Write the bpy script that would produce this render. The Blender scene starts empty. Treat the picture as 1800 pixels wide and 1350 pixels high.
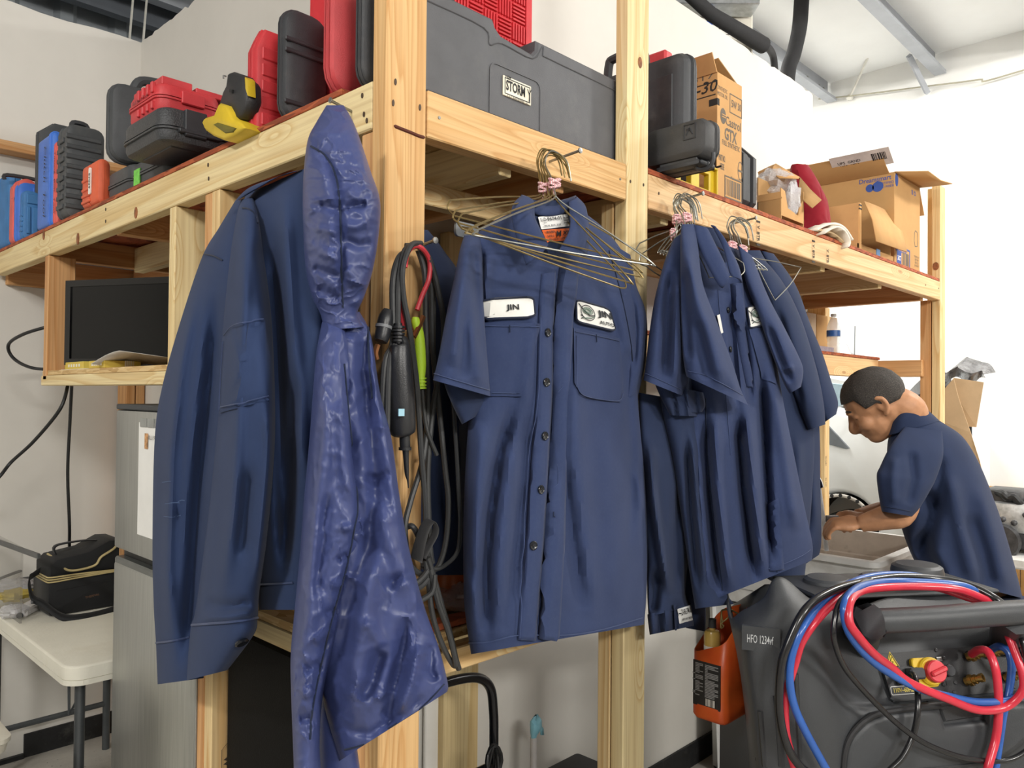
import bpy, bmesh, math, random
import numpy as np
from mathutils import Vector as V, Matrix, noise
random.seed(7)
scene = bpy.context.scene
COL = scene.collection
pi = math.pi
# ---------------------------------------------------------------- camera
YAW, PITCH, ROLL, FOC = 0.76857, 0.014806, 0.009365, 1371.0
CAM = V((0.0, 0.0, 1.58))
_f = V((math.cos(YAW)*math.cos(PITCH), math.sin(YAW)*math.cos(PITCH), math.sin(PITCH)))
_r = V((math.sin(YAW), -math.cos(YAW), 0.0)); _u = _r.cross(_f)
_r, _u = _r*math.cos(ROLL)+_u*math.sin(ROLL), _u*math.cos(ROLL)-_r*math.sin(ROLL)
cd = bpy.data.cameras.new('camera'); cam = bpy.data.objects.new('camera', cd); COL.objects.link(cam)
cd.sensor_width = 36.0; cd.lens = FOC/1800*36.0; cd.clip_start = 0.02
cam.matrix_world = Matrix(((_r.x, _u.x, -_f.x, CAM.x), (_r.y, _u.y, -_f.y, CAM.y), (_r.z, _u.z, -_f.z, CAM.z), (0, 0, 0, 1)))
scene.camera = cam
# ---------------------------------------------------------------- light and exposure
scene.view_settings.view_transform = 'Standard'; scene.view_settings.look = 'None'
scene.view_settings.gamma = 1.0; scene.view_settings.use_curve_mapping = False
scene.view_settings.exposure = -0.82
wd = bpy.data.worlds.new('world'); scene.world = wd; wd.use_nodes = True
wd.node_tree.nodes['Background'].inputs[0].default_value = (0.9, 0.95, 1.0, 1)
wd.node_tree.nodes['Background'].inputs[1].default_value = 0.3
def area(name, loc, aim, sx, sy, power, col=(1.0, 0.97, 0.92)):
    l = bpy.data.lights.new(name, 'AREA'); l.shape = 'RECTANGLE'; l.size = sx; l.size_y = sy
    l.energy = power; l.color = col
    o = bpy.data.objects.new(name, l); COL.objects.link(o)
    d = V(aim)-V(loc); o.location = loc; o.rotation_euler = d.to_track_quat('-Z', 'Y').to_euler()
    return o
area('ceiling_lamp_light', (-3.2, 0.4, 3.9), (0.4, 2.2, 1.2), 0.95, 0.3, 190)
area('ceiling_lamp_light', (-1.1, -3.2, 3.3), (1.0, 1.2, 1.1), 0.95, 0.3, 190)
area('ceiling_lamp_light', (1.6, -4.2, 3.1), (2.2, 1.4, 0.9), 0.95, 0.35, 200)
area('ceiling_lamp_light', (4.9, -0.6, 3.9), (5.2, 1.0, 1.0), 0.95, 0.3, 150)
area('ceiling_lamp_light', (4.6, 3.2, 3.9), (5.2, 2.6, 0.0), 1.2, 0.5, 120)
area('added_roof_fill', (2.6, -1.6, 2.9), (4.4, 1.2, 4.1), 1.2, 0.5, 45)  # added fill aimed upwards to brighten the roof, not a fixture of the room

# ---------------------------------------------------------------- geometry of the view: a pixel of the photograph -> a point on a real plane
def ray(x, y): return _f+_r*((x-900)/FOC)-_u*((y-675)/FOC)
def PD(x, y, d): return CAM+ray(x, y)*d
def PX(x, y, v): d = ray(x, y); return CAM+d*((v-CAM.x)/d.x)
def PY(x, y, v): d = ray(x, y); return CAM+d*((v-CAM.y)/d.y)
def PZ(x, y, v): d = ray(x, y); return CAM+d*((v-CAM.z)/d.z)
def PP(x, y, p0, n): d = ray(x, y); return CAM+d*((p0-CAM).dot(n)/d.dot(n))

# ---------------------------------------------------------------- naming
BASE = {}
def tag(o, label=None, cat=None, group=None, kind=None):
    if label: o['label'] = label
    if cat: o['category'] = cat
    if group: o['group'] = group
    if kind: o['kind'] = kind
    return o
def thing(name, label, cat, loc, group=None):
    o = bpy.data.objects.new(name, None); COL.objects.link(o); o.empty_display_size = 0.05
    o.location = loc; BASE[o.name] = V(loc)
    return tag(o, label, cat, group)
# ---------------------------------------------------------------- mesh builder
class MB:
    def __init__(s): s.bm = bmesh.new()
    def add(s, vs, fs):
        b = [s.bm.verts.new(v) for v in vs]
        for f in fs:
            try: s.bm.faces.new([b[i] for i in f])
            except ValueError: pass
        return b
    def box(s, x0, x1, y0, y1, z0, z1, bev=0.0, M=None, seg=1):
        co = [V((x, y, z)) for x in (x0, x1) for y in (y0, y1) for z in (z0, z1)]
        if M: co = [M @ c for c in co]
        b = s.add(co, [(0, 1, 3, 2), (4, 6, 7, 5), (0, 4, 5, 1), (2, 3, 7, 6), (0, 2, 6, 4), (1, 5, 7, 3)])
        if bev:
            es = list({e for v in b for e in v.link_edges})
            bmesh.ops.bevel(s.bm, geom=es, offset=bev, segments=seg, affect='EDGES', profile=0.5)
        return s
    def prism(s, poly, M, d0, d1, bev=0.0):   # poly in local xy, extruded along local z
        n = len(poly)
        lv = [(d0, bev), (d0+bev*(1 if d1 > d0 else -1), 0), (d1-bev*(1 if d1 > d0 else -1), 0), (d1, bev)] if bev else [(d0, 0), (d1, 0)]
        return s.shell(lambda k: inset(poly, k), lv, M)
    def shell(s, outline, levels, M=None, cap0=True, cap1=True):
        M = M or Matrix(); rows = []
        for d, k in levels:
            rows.append([s.bm.verts.new(M @ V((x, y, d))) for x, y in outline(k)])
        n = len(rows[0])
        for a, b in zip(rows, rows[1:]):
            for i in range(n):
                s.bm.faces.new((a[i], a[(i+1) % n], b[(i+1) % n], b[i]))
        if cap0: s.bm.faces.new(rows[0][::-1])
        if cap1: s.bm.faces.new(rows[-1])
        return s
    def tube(s, pts, r, n=8, closed=False, caps=True):
        pts = [V(p) for p in pts]; m = len(pts); rows = []; up = None
        for i, p in enumerate(pts):
            a = pts[(i-1) % m] if (closed or i > 0) else p; b = pts[(i+1) % m] if (closed or i < m-1) else p
            t = (b-a); t = t.normalized() if t.length > 1e-9 else V((0, 0, 1))
            if up is None: up = V((0, 0, 1)) if abs(t.z) < 0.9 else V((1, 0, 0))
            x = up-t*up.dot(t)
            if x.length < 1e-6: x = t.orthogonal()
            x.normalize(); up = x; y = t.cross(x)
            rr = r[i] if isinstance(r, (list, tuple)) else r
            rows.append([s.bm.verts.new(p+(x*math.cos(2*pi*k/n)+y*math.sin(2*pi*k/n))*rr) for k in range(n)])
        for i in range(m if closed else m-1):
            a, b = rows[i], rows[(i+1) % m]
            for k in range(n): s.bm.faces.new((a[k], a[(k+1) % n], b[(k+1) % n], b[k]))
        if caps and not closed:
            s.bm.faces.new(rows[0][::-1]); s.bm.faces.new(rows[-1])
        return s
    def lathe(s, prof, M=None, n=20, caps=True):  # prof: (r, z)
        M = M or Matrix(); rows = []
        for r, z in prof: rows.append([s.bm.verts.new(M @ V((r*math.cos(2*pi*k/n), r*math.sin(2*pi*k/n), z))) for k in range(n)])
        for a, b in zip(rows, rows[1:]):
            for k in range(n): s.bm.faces.new((a[k], a[(k+1) % n], b[(k+1) % n], b[k]))
        if caps: s.bm.faces.new(rows[0][::-1]); s.bm.faces.new(rows[-1])
        return s
    def grid(s, rows, closed=False, flip=False):
        vr = [[s.bm.verts.new(p) for p in r] for r in rows]
        for a, b in zip(vr, vr[1:]):
            n = len(a)
            for k in range(n if closed else n-1):
                q = (a[k], a[(k+1) % n], b[(k+1) % n], b[k])
                s.bm.faces.new(q[::-1] if flip else q)
        return vr
    def build(s, name, mat, parent=None, loc=None, ang=35, smooth=True, solid=0.0, recalc=True, weld=False):
        if weld: bmesh.ops.remove_doubles(s.bm, verts=s.bm.verts[:], dist=1e-5)
        if recalc: bmesh.ops.recalc_face_normals(s.bm, faces=s.bm.faces[:])
        if parent is not None: base = BASE[parent.name]
        elif loc is not None: base = V(loc)
        else:
            c = np.array([v.co[:] for v in s.bm.verts]); a, b = c.min(0), c.max(0); base = V(((a[0]+b[0])/2, (a[1]+b[1])/2, a[2]))
        for v in s.bm.verts: v.co -= base
        me = bpy.data.meshes.new(name); s.bm.to_mesh(me); s.bm.free()
        if smooth:
            me.polygons.foreach_set('use_smooth', [True]*len(me.polygons)); me.set_sharp_from_angle(angle=math.radians(ang))
        me.materials.append(mat)
        o = bpy.data.objects.new(name, me); COL.objects.link(o); BASE[o.name] = base
        if parent is not None: o.parent = parent
        else: o.location = base
        if solid:
            md = o.modifiers.new('thickness', 'SOLIDIFY'); md.thickness = solid; md.offset = 0
        return o
def inset(poly, k):
    if not k: return poly
    n = len(poly); out = []
    ar = sum(poly[i][0]*poly[(i+1) % n][1]-poly[(i+1) % n][0]*poly[i][1] for i in range(n)); sg = 1 if ar > 0 else -1
    for i in range(n):
        a, b, c = poly[i-1], poly[i], poly[(i+1) % n]
        e1 = V((b[0]-a[0], b[1]-a[1])); e2 = V((c[0]-b[0], c[1]-b[1]))
        if e1.length < 1e-9 or e2.length < 1e-9: out.append(b); continue
        e1.normalize(); e2.normalize(); n1 = V((-e1.y, e1.x))*sg; n2 = V((-e2.y, e2.x))*sg
        m = n1+n2; m = m/max(0.3, m.dot(m)/2) if m.length > 1e-6 else n1
        out.append((b[0]+m.x*k, b[1]+m.y*k))
    return out
def rrect(w, h, r, n=4, x0=None, y0=0.0):
    x0 = -w/2 if x0 is None else x0; P = []
    for cx, cy, a in ((x0+w-r, y0+r, -90), (x0+w-r, y0+h-r, 0), (x0+r, y0+h-r, 90), (x0+r, y0+r, 180)):
        for i in range(n+1):
            t = math.radians(a+90*i/n); P.append((cx+r*math.cos(t), cy+r*math.sin(t)))
    return P
def frame(o, x, y, z=None):
    x = V(x).normalized(); y = V(y); z = x.cross(y).normalized() if z is None else V(z).normalized(); y = z.cross(x)
    return Matrix(((x.x, y.x, z.x, o[0]), (x.y, y.y, z.y, o[1]), (x.z, y.z, z.z, o[2]), (0, 0, 0, 1)))
def crom(P, n, closed=False):    # Catmull-Rom through points, n samples per span
    P = [V(p) for p in P]; m = len(P); out = []
    for i in range(m if closed else m-1):
        a, b, c, d = (P[(i-1) % m], P[i], P[(i+1) % m], P[(i+2) % m]) if closed else (P[max(i-1, 0)], P[i], P[i+1], P[min(i+2, m-1)])
        for k in range(n):
            t = k/n; out.append(0.5*((2*b)+(c-a)*t+(2*a-5*b+4*c-d)*t*t+(3*b-a-3*c+d)*t**3))
    if not closed: out.append(P[-1])
    return out
# ---------------------------------------------------------------- materials
def srgb(h):
    h = h.lstrip('#'); c = [int(h[i:i+2], 16)/255 for i in (0, 2, 4)]
    return tuple(x/12.92 if x <= 0.04045 else ((x+0.055)/1.055)**2.4 for x in c)+(1,)
class NT:
    def __init__(s, name):
        s.m = bpy.data.materials.new(name); s.m.use_nodes = True; s.t = s.m.node_tree; s.b = s.t.nodes['Principled BSDF']
    def n(s, typ, **kw):
        o = s.t.nodes.new('ShaderNode'+typ)
        for k, v in kw.items():
            if k.startswith('i_'):
                key = k[2:]; key = int(key) if key.isdigit() else key.replace('_', ' ')
                o.inputs[key].default_value = v
            else: setattr(o, k, v)
        return o
    def l(s, a, b): s.t.links.new(a, b)
    def ramp(s, fac, stops):
        r = s.n('ValToRGB'); e = r.color_ramp.elements
        while len(e) < len(stops): e.new(0.5)
        for i, (p, c) in enumerate(stops): e[i].position = p; e[i].color = c
        s.l(fac, r.inputs[0]); return r.outputs[0]
    def math(s, op, a, b=None, c=None):
        m = s.n('Math', operation=op)
        for i, x in enumerate((a, b, c)):
            if x is None: continue
            if isinstance(x, (int, float)): m.inputs[i].default_value = x
            else: s.l(x, m.inputs[i])
        return m.outputs[0]
    def mix(s, fac, a, b, mode='MIX'):
        m = s.n('Mix', data_type='RGBA', blend_type=mode)
        for k, x in ((0, fac), (6, a), (7, b)):
            if isinstance(x, (int, float, tuple)): m.inputs[k].default_value = x
            else: s.l(x, m.inputs[k])
        return m.outputs[2]
    def bump(s, h, strength, dist=0.01, prev=None):
        b = s.n('Bump'); b.inputs['Strength'].default_value = strength; b.inputs['Distance'].default_value = dist
        s.l(h, b.inputs['Height'])
        if prev: s.l(prev, b.inputs['Normal'])
        return b.outputs[0]
    def noise(s, vec, scale, detail=3, rough=0.5, dist=0.0):
        x = s.n('TexNoise'); x.inputs['Scale'].default_value = scale; x.inputs['Detail'].default_value = detail
        x.inputs['Roughness'].default_value = rough; x.inputs['Distortion'].default_value = dist
        s.l(vec, x.inputs['Vector']); return x.outputs[0]
    def obj(s, scale=(1, 1, 1), rnd=True):
        tc = s.n('TexCoord'); mp = s.n('Mapping'); mp.inputs['Scale'].default_value = scale; s.l(tc.outputs['Object'], mp.inputs[0])
        if rnd:
            oi = s.n('ObjectInfo'); s.l(s.math('MULTIPLY', oi.outputs['Random'], 37.0), mp.inputs['Location'])
        return mp.outputs[0]
def plain(name, col, rough=0.5, metal=0.0, var=0.06, scale=14, bump=0.0, bscale=250, spec=0.5, dirt=None, **kw):
    t = NT(name); c = srgb(col) if isinstance(col, str) else col; v = t.obj()
    n1 = t.noise(v, scale, 4, 0.6)
    dk = tuple(x*(1-var*2) for x in c[:3])+(1,); lt = tuple(min(1, x*(1+var*2)) for x in c[:3])+(1,)
    base = t.ramp(n1, [(0.3, dk), (0.7, lt)])
    if dirt:
        n2 = t.noise(v, scale*0.35, 5, 0.7); base = t.mix(t.ramp(n2, [(0.55, (0, 0, 0, 1)), (0.75, (dirt[1],)*3+(1,))]), base, srgb(dirt[0]))
    t.l(base, t.b.inputs['Base Color'])
    t.b.inputs['Roughness'].default_value = rough; t.b.inputs['Metallic'].default_value = metal
    t.b.inputs['Specular IOR Level'].default_value = spec
    if bump: t.l(t.bump(t.noise(v, bscale, 3), bump, 0.002), t.b.inputs['Normal'])
    for k, x in kw.items(): t.b.inputs[k.replace('_', ' ')].default_value = x
    return t.m
def wood(name, axis, light, mid, dark, rings=9.0, rough=0.62, knots=True, across=5.0, fib=0.35):
    t = NT(name); sc = [across]*3; sc[axis] = 0.45; v = t.obj(tuple(sc))
    a = t.noise(v, 1.1, 1.5, 0.45, 0.25)
    if knots:
        ks = [13.0]*3; ks[axis] = 3.4; vk = t.obj(tuple(ks))
        vo = t.n('TexVoronoi'); vo.inputs['Scale'].default_value = 1.0; vo.inputs['Randomness'].default_value = 1.0; t.l(vk, vo.inputs['Vector'])
        kd = vo.outputs['Distance']; sel = t.math('GREATER_THAN', t.n('SeparateColor').outputs[0], 0.5)
        sep = t.n('SeparateColor'); t.l(vo.outputs['Color'], sep.inputs[0]); sel = t.math('GREATER_THAN', sep.outputs[0], 0.62)
        near = t.math('MULTIPLY', t.ramp(kd, [(0.0, (1, 1, 1, 1)), (0.42, (0, 0, 0, 1))]), sel)
        a = t.math('ADD', a, t.math('MULTIPLY', near, 0.55))
    fr = t.math('FRACT', t.math('MULTIPLY', a, rings))
    band = t.ramp(fr, [(0.0, (0, 0, 0, 1)), (0.55, (0.35, 0.35, 0.35, 1)), (0.9, (1, 1, 1, 1)), (1.0, (0, 0, 0, 1))])
    fs = [160.0]*3; fs[axis] = 3.0; fb = t.noise(t.obj(tuple(fs)), 1.0, 2)
    c = t.mix(band, srgb(light), srgb(mid))
    big = t.noise(t.obj((1, 1, 1)), 2.2, 2); c = t.mix(t.math('MULTIPLY', t.ramp(big, [(0.35, (0, 0, 0, 1)), (0.75, (1, 1, 1, 1))]), 0.35), c, srgb(mid))
    c = t.mix(t.math('MULTIPLY', t.ramp(fb, [(0.4, (0, 0, 0, 1)), (0.75, (1, 1, 1, 1))]), fib), c, srgb(dark))
    if knots:
        core = t.math('MULTIPLY', t.ramp(kd, [(0.05, (1, 1, 1, 1)), (0.13, (0, 0, 0, 1))]), sel)
        c = t.mix(t.math('MULTIPLY', core, 0.75), c, srgb(dark))
    t.l(c, t.b.inputs['Base Color']); t.b.inputs['Roughness'].default_value = rough
    t.b.inputs['Specular IOR Level'].default_value = 0.25
    t.l(t.bump(fb, 0.12, 0.001), t.b.inputs['Normal'])
    return t.m
def cloth(name, col, rough=0.92, sheen=0.12, var=0.06, big=0.0, weave=900, spec=0.25, coat=0.0, wr=0.0, wrs=18, wdist=0.004, dust=0.0):
    t = NT(name); c = srgb(col); v = t.obj()
    n1 = t.noise(v, 9, 4, 0.6); dk = tuple(x*(1-2*var) for x in c[:3])+(1,); lt = tuple(min(1, x*(1+2*var)) for x in c[:3])+(1,)
    base = t.ramp(n1, [(0.3, dk), (0.7, lt)])
    if dust: base = t.mix(t.math('MULTIPLY', t.ramp(t.noise(v, 160, 2), [(0.45, (0, 0, 0, 1)), (0.8, (1, 1, 1, 1))]), dust), base, (0.3, 0.32, 0.38, 1))
    t.l(base, t.b.inputs['Base Color'])
    t.b.inputs['Roughness'].default_value = rough; t.b.inputs['Specular IOR Level'].default_value = spec
    t.b.inputs['Sheen Weight'].default_value = sheen; t.b.inputs['Sheen Roughness'].default_value = 0.5
    nb = t.bump(t.noise(v, weave, 2), 0.15, 0.0006)
    if wr:
        w = t.n('TexNoise'); w.inputs['Scale'].default_value = wrs; w.inputs['Detail'].default_value = 4; w.inputs['Distortion'].default_value = 0.8
        try: w.noise_type = 'RIDGED_MULTIFRACTAL'
        except Exception: pass
        t.l(v, w.inputs['Vector']); nb = t.bump(w.outputs[0], wr, wdist, nb)
    t.l(nb, t.b.inputs['Normal'])
    return t.m
# ---------------------------------------------------------------- lettering (built-in font, real mesh standing on the surface)
def lettering(txt, M, size, mat, parent, bold=0.0, depth=0.0006, fit=None, align='CENTER', name='lettering', shear=0.0, sp=1.0):
    cu = bpy.data.curves.new('t', 'FONT'); cu.body = txt; cu.size = size; cu.align_x = align; cu.align_y = 'CENTER'
    cu.offset = bold*size; cu.extrude = 0; cu.resolution_u = 2; cu.shear = shear; cu.space_character = sp
    to = bpy.data.objects.new('t', cu); COL.objects.link(to); bpy.context.view_layer.update()
    me = bpy.data.meshes.new_from_object(to.evaluated_get(bpy.context.evaluated_depsgraph_get()))
    bpy.data.objects.remove(to); bpy.data.curves.remove(cu)
    xs = [v.co.x for v in me.vertices]; k = 1.0
    if fit and xs: k = fit/max(1e-6, max(xs)-min(xs))
    b = MB(); b.bm.from_mesh(me); bpy.data.meshes.remove(me)
    for v in b.bm.verts: v.co = M @ V((v.co.x*k, v.co.y, depth))
    return b.build(name, mat, parent, smooth=False, recalc=False)
# ================================================================ materials in common
M_WALL = plain('white_painted_drywall', '#DEDBD4', 0.85, var=0.015, scale=3, bump=0.05, bscale=60, spec=0.2, dirt=('#C9C4BA', 0.25))
M_WALLFAR = plain('white_insulation_facing', '#F1F1EE', 0.7, var=0.01, scale=3, spec=0.2)
M_ROOF = plain('white_roof_insulation', '#F4F5F4', 0.5, var=0.015, scale=2, bump=0.5, bscale=6, spec=0.3)
M_BLACKBASE = plain('black_vinyl_base', '#1A1B1D', 0.55, var=0.2, scale=30, dirt=('#8A8780', 0.25))
PINE = ('#EAD3A2', '#D9B27A', '#A97A48'); PINEY = ('#F0DFB0', '#DCBF88', '#B08A58'); FIR = ('#DDAF7C', '#C48D58', '#8F5A34')
M_PX = wood('pine_board_x', 0, *PINE); M_PY = wood('pine_board_y', 1, *PINEY); M_PZ = wood('pine_board_z', 2, *PINE, knots=False, rings=14, across=9)
M_OX = wood('orange_pine_beam_x', 0, '#E6C08A', '#D4A56C', '#A4713F', rings=15, across=7); M_OZ = wood('orange_pine_post_z', 2, '#E4BE88', '#D0A068', '#A06C3C', knots=False, rings=20, across=11); M_PZK = wood('pine_stud_knotty', 2, *PINEY, rings=8)
M_FX = wood('fir_board_x', 0, *FIR); M_FY = wood('fir_board_y', 1, *FIR); M_FZ = wood('fir_board_z', 2, *FIR, knots=False, rings=12, across=9)
M_STAMP = plain('ink_stamp', '#3C3630', 0.8, var=0.1)
M_KNOT = plain('dark_knot_wood', '#8C5530', 0.7, var=0.25, scale=60)
M_SCREW = plain('zinc_screw', '#9A9A98', 0.35, 0.9)
def osb(name, a, b, c):
    t = NT(name); v = t.obj((1, 1, 1)); vo = t.n('TexVoronoi'); vo.inputs['Scale'].default_value = 55; t.l(t.obj((1, 0.35, 3)), vo.inputs['Vector'])
    sp = t.n('SeparateColor'); t.l(vo.outputs['Color'], sp.inputs[0])
    t.l(t.ramp(sp.outputs[0], [(0.0, srgb(a)), (0.5, srgb(b)), (1.0, srgb(c))]), t.b.inputs['Base Color'])
    t.b.inputs['Roughness'].default_value = 0.8; t.l(t.bump(sp.outputs[1], 0.5, 0.003), t.b.inputs['Normal']); return t.m
M_OSBRED = osb('red_stained_osb', '#7A3A22', '#A34F2E', '#B8643C'); M_OSB = osb('osb_panel', '#B8935E', '#D3B27C', '#E0C592')
def struct(name, mb, mat, **k): o = mb.build(name, mat, **k); o['kind'] = 'structure'; return o
# ================================================================ room
YL, YB, XA, XE, XF, HP = 3.86, 1.78, 1.42, 4.19, 6.2, 3.25
t = NT('stained_concrete'); v = t.obj(rnd=False)
c = t.ramp(t.noise(v, 2.5, 8, 0.7), [(0.3, srgb('#8F8B84')), (0.55, srgb('#B5B1A9')), (0.75, srgb('#C9C5BC'))])
c = t.mix(t.ramp(t.noise(v, 40, 3), [(0.66, (0, 0, 0, 1)), (0.72, (1, 1, 1, 1))]), c, srgb('#55504A'))
t.l(c, t.b.inputs['Base Color']); t.b.inputs['Roughness'].default_value = 0.6; M_FLOOR = t.m
struct('floor', MB().box(-5, XF+.1, -5.5, 6.1, -0.1, 0), M_FLOOR, loc=(0, 0, 0))
# partition block that the shelf wraps round, with a slightly torn drywall edge on top
def wallpanel(p0, p1, th, h, nrm, seed):
    b = MB(); n = 60; r = random.Random(seed); top = []
    d = (V(p1)-V(p0)); rows = []
    for i in range(n+1):
        p = V(p0)+d*(i/n); hh = h+(r.uniform(-.012, .006) if r.random() < .5 else 0); rows.append((p, hh))
    f = [[V((p.x, p.y, 0)), V((p.x, p.y, hh))] for p, hh in rows]; k = V(nrm)*-th
    b.grid([[a, c, c+k, a+k] for a, c in f], closed=True)
    b.add([f[0][0], f[0][1], f[0][1]+k, f[0][0]+k], [(0, 1, 2, 3)]); b.add([f[-1][0], f[-1][1], f[-1][1]+k, f[-1][0]+k], [(0, 1, 2, 3)])
    return b
struct('wall_back', wallpanel((XA, YB, 0), (XE, YB, 0), .12, HP, (0, -1, 0), 3), M_WALL)
struct('wall_side', wallpanel((XA, YB+.12, 0), (XA, YL, 0), .12, HP, (-1, 0, 0), 5), M_WALL)
struct('wall_left', wallpanel((-5, YL, 0), (XA+.12, YL, 0), .12, HP, (0, -1, 0), 8), M_WALL)
struct('wall_end', MB().box(XE-.12, XE, YB+.12, YL+.1, 0, HP), M_WALL)
struct('wall_far', MB().box(XF, XF+.1, -5.5, 6.1, 0, 4.1), M_WALLFAR)
struct('wall_front', MB().box(-5, XF+.1, -5.6, -5.5, 0, 4.1), M_WALLFAR)
struct('wall_west', MB().box(-5.1, -5, -5.5, 6.1, 0, 4.1), M_WALLFAR)
struct('baseboard_back', MB().box(XA-.015, XE+.012, YB-.012, YB, 0, .1, .002), M_BLACKBASE)
struct('baseboard_left', MB().box(0.98, XA, YL-.012, YL, 0, .1, .002), M_BLACKBASE)
struct('trim_left', MB().box(.0, .98, YL-.02, YL, 0, .02, .002), M_BLACKBASE)
# roof: insulation, purlins
struct('ceiling', MB().grid([[V((-5+11.3*i/40, -5.6+11.8*j/40, 4.12+.012*noise.noise(V((i*.4, j*.9, 0))))) for j in range(41)] for i in range(41)]) and MB().box(-5, XF+.1, -5.6, 6.1, 4.1, 4.2), M_ROOF)
M_GALV = plain('grey_purlin_steel', '#A9ADB4', 0.45, 0.35, var=0.05, scale=5)
M_GALVD = plain('dark_girt_steel', '#5F646B', 0.5, 0.3, var=0.06, scale=5)
def zpurlin(y, x0, x1, z, mat, name='ceiling_purlin', h=.2, fl=.07):
    b = MB(); P = [(0, 0), (.004, 0), (.004, h-.004), (fl, h-.004), (fl, h), (0, h), (0, .004), (-fl, .004), (-fl, .022), (-fl-.004, .022), (-fl-.004, 0)]
    b.prism([(a, c) for a, c in P], Matrix(((0, 0, 1, x0), (1, 0, 0, y), (0, 1, 0, z), (0, 0, 0, 1))), 0, x1-x0)
    o = b.build(name, mat, ang=20); o['kind'] = 'structure'; return o
for i in range(-5, 6):
    yy = 1.72+.78*i
    o = zpurlin(yy, -5, XF-.03, 3.93, M_GALV, h=.17)
    if i in (0, 1):
        b = MB()
        for xx in (XF-.12, XF-.2, XF-.42): b.lathe([(.012, 0), (.012, .004), (.007, .009)], frame((xx, yy-.001, 4.02), (1, 0, 0), (0, 0, 1), (0, -1, 0)), 8)
        b.build('bolt', M_SCREW, o)
b = MB(); b.tube([PX(1598, 98, XF-.35), PX(1630, 163, XF-.03)], .022, 4); struct('purlin_brace', b, M_GALV)
# corrugated outer wall seen above the left partition, with its girt
b = MB(); xs = []; x = -5.0
while x < 3.2:
    for dx, dy in ((0, 0), (.03, .035), (.1, .035), (.13, 0), (.3, 0)): xs.append((x+dx, 5.2-dy))
    x += .305
b.grid([[V((a, c, 2.6)) for a, c in xs], [V((a, c, 4.1)) for a, c in xs]])
M_SIDING = plain('grey_steel_siding', '#8E9499', 0.5, 0.2, var=0.03)
struct('wall_siding', b, M_SIDING, ang=15)
o = zpurlin(5.0, -5, 3.4, 3.84, M_GALVD, 'siding_girt', .2, .06)
# cap rail on the far wall and the tan panelling below it
M_PANEL = plain('tan_wall_panelling', '#C99A5E', 0.55, var=0.05)
struct('trim_1', MB().box(XF-.03, XF, -5.5, 3.8, .93, .985, .004), plain('oak_cap_rail', '#C0924F', 0.5, var=0.08))
wp = MB()
yy = -5.4
while yy < 3.8: wp.box(XF-.014, XF, yy, yy+.195, .1, .93, .003); yy += .2
struct('trim_2', wp, M_PANEL)
# steel wall tie rod, drooping wire and hanging rods
M_WIREW = plain('white_wire', '#DEDCD3', 0.5)
b = MB(); b.tube(crom([PX(1439, 174, XF-.05), PX(1500, 168, XF-.05), PX(1634, 151, XF-.05), PX(1720, 140, XF-.05), PX(1800, 123, XF-.05), V((XF-.05, -1.0, 4.0))], 6), .006, 6)
tag(b.build('wall_cable', plain('dull_wall_cable', '#A9A592', 0.6)), 'thin drooping cable strung along the far white wall under the roof', 'cable')
b = MB(); b.tube(crom([V((XF-.05, PX(1495, 168, XF-.05).y, PX(1495, 168, XF-.05).z)), PX(1508, 140, XF-.08), PX(1530, 90, XF-.3), PX(1565, 0, XF-.5), PX(1590, -60, XF-.6)], 6), .01, 6)
b.lathe([(.0, 0), (.025, .005), (.025, .03), (.0, .035)], frame(PX(1492, 170, XF-.05), (0, 1, 0), (0, 0, 1)), 8)
tag(b.build('hanging_wire', M_WIREW), 'white wire rising from the far wall up to the roof', 'wire')
for px, label in ((226, 'left of two thin white rods rising from the left partition top'), (250, 'right of two thin white rods rising from the partition corner')):
    p = PY(px, 56, YL+.06); q = PY(px+9, -20, YL+.5)
    b = MB(); b.tube([V((p.x, p.y, 3.2)), q+(q-p)*.2], .006, 6); tag(b.build('suspension_rod', M_WIREW), label, 'rod')
# ================================================================ the timber shelf that wraps the partition corner
SH = thing('timber_shelf', 'pine stud shelving wrapping the white partition corner with red-edged board decks', 'shelf', (1.4, 1.45, 0))
def board(x0, x1, y0, y1, z0, z1, mat, name='beam', bev=.0025, parent=None):
    return MB().box(x0, x1, y0, y1, z0, z1, bev).build(name, mat, parent or SH, ang=30)
X0, Y0, ZB0, ZB1, ZD = .84, 1.13, 2.066, 2.155, 2.168
# posts
cp = board(.838, .931, Y0, 1.172, 0, 3.3, M_OZ, 'post')
board(.845, .93, 1.176, 1.214, 0, 2.064, M_FZ, 'post')
p2 = board(1.57, 1.661, Y0, 1.168, 0, 3.6, M_PZK, 'post')
board(1.57, 1.66, 1.172, 1.21, 0, 2.064, M_PZ, 'post')
board(4.14, 4.18, Y0, 1.168, 0, 2.62, M_PZ, 'post'); board(4.14, 4.18, 1.172, 1.22, 0, 2.064, M_FZ, 'post'); board(4.182, 4.22, Y0, 1.2, 0, 2.62, M_PZ, 'post')
mp = board(X0, .93, 1.785, 1.823, 0, 2.064, M_PZ, 'post'); board(X0+.002, .93, 1.827, 1.865, 0, 2.064, M_FZ, 'post')
board(X0, .93, 3.11, 3.15, 1.62, 2.064, M_FZ, 'post')
board(1.52, 1.66, YB-.045, YB-.004, 0, 2.064, M_PZK, 'post'); board(1.335, 1.373, 3.735, 3.845, 0, 2.064, M_FZ, 'post'); board(1.378, 1.416, 3.735, 3.845, 0, 2.064, M_FZ, 'post')
sp = board(4.125, 4.185, 1.68, YB-.003, 0, 2.064, M_PZ, 'post')
board(1.01, 1.1, 1.70, 1.738, 1.1, 2.064, M_FZ, 'post'); board(1.12, 1.158, 1.70, 1.775, 1.1, 2.064, M_PZ, 'post')
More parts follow.
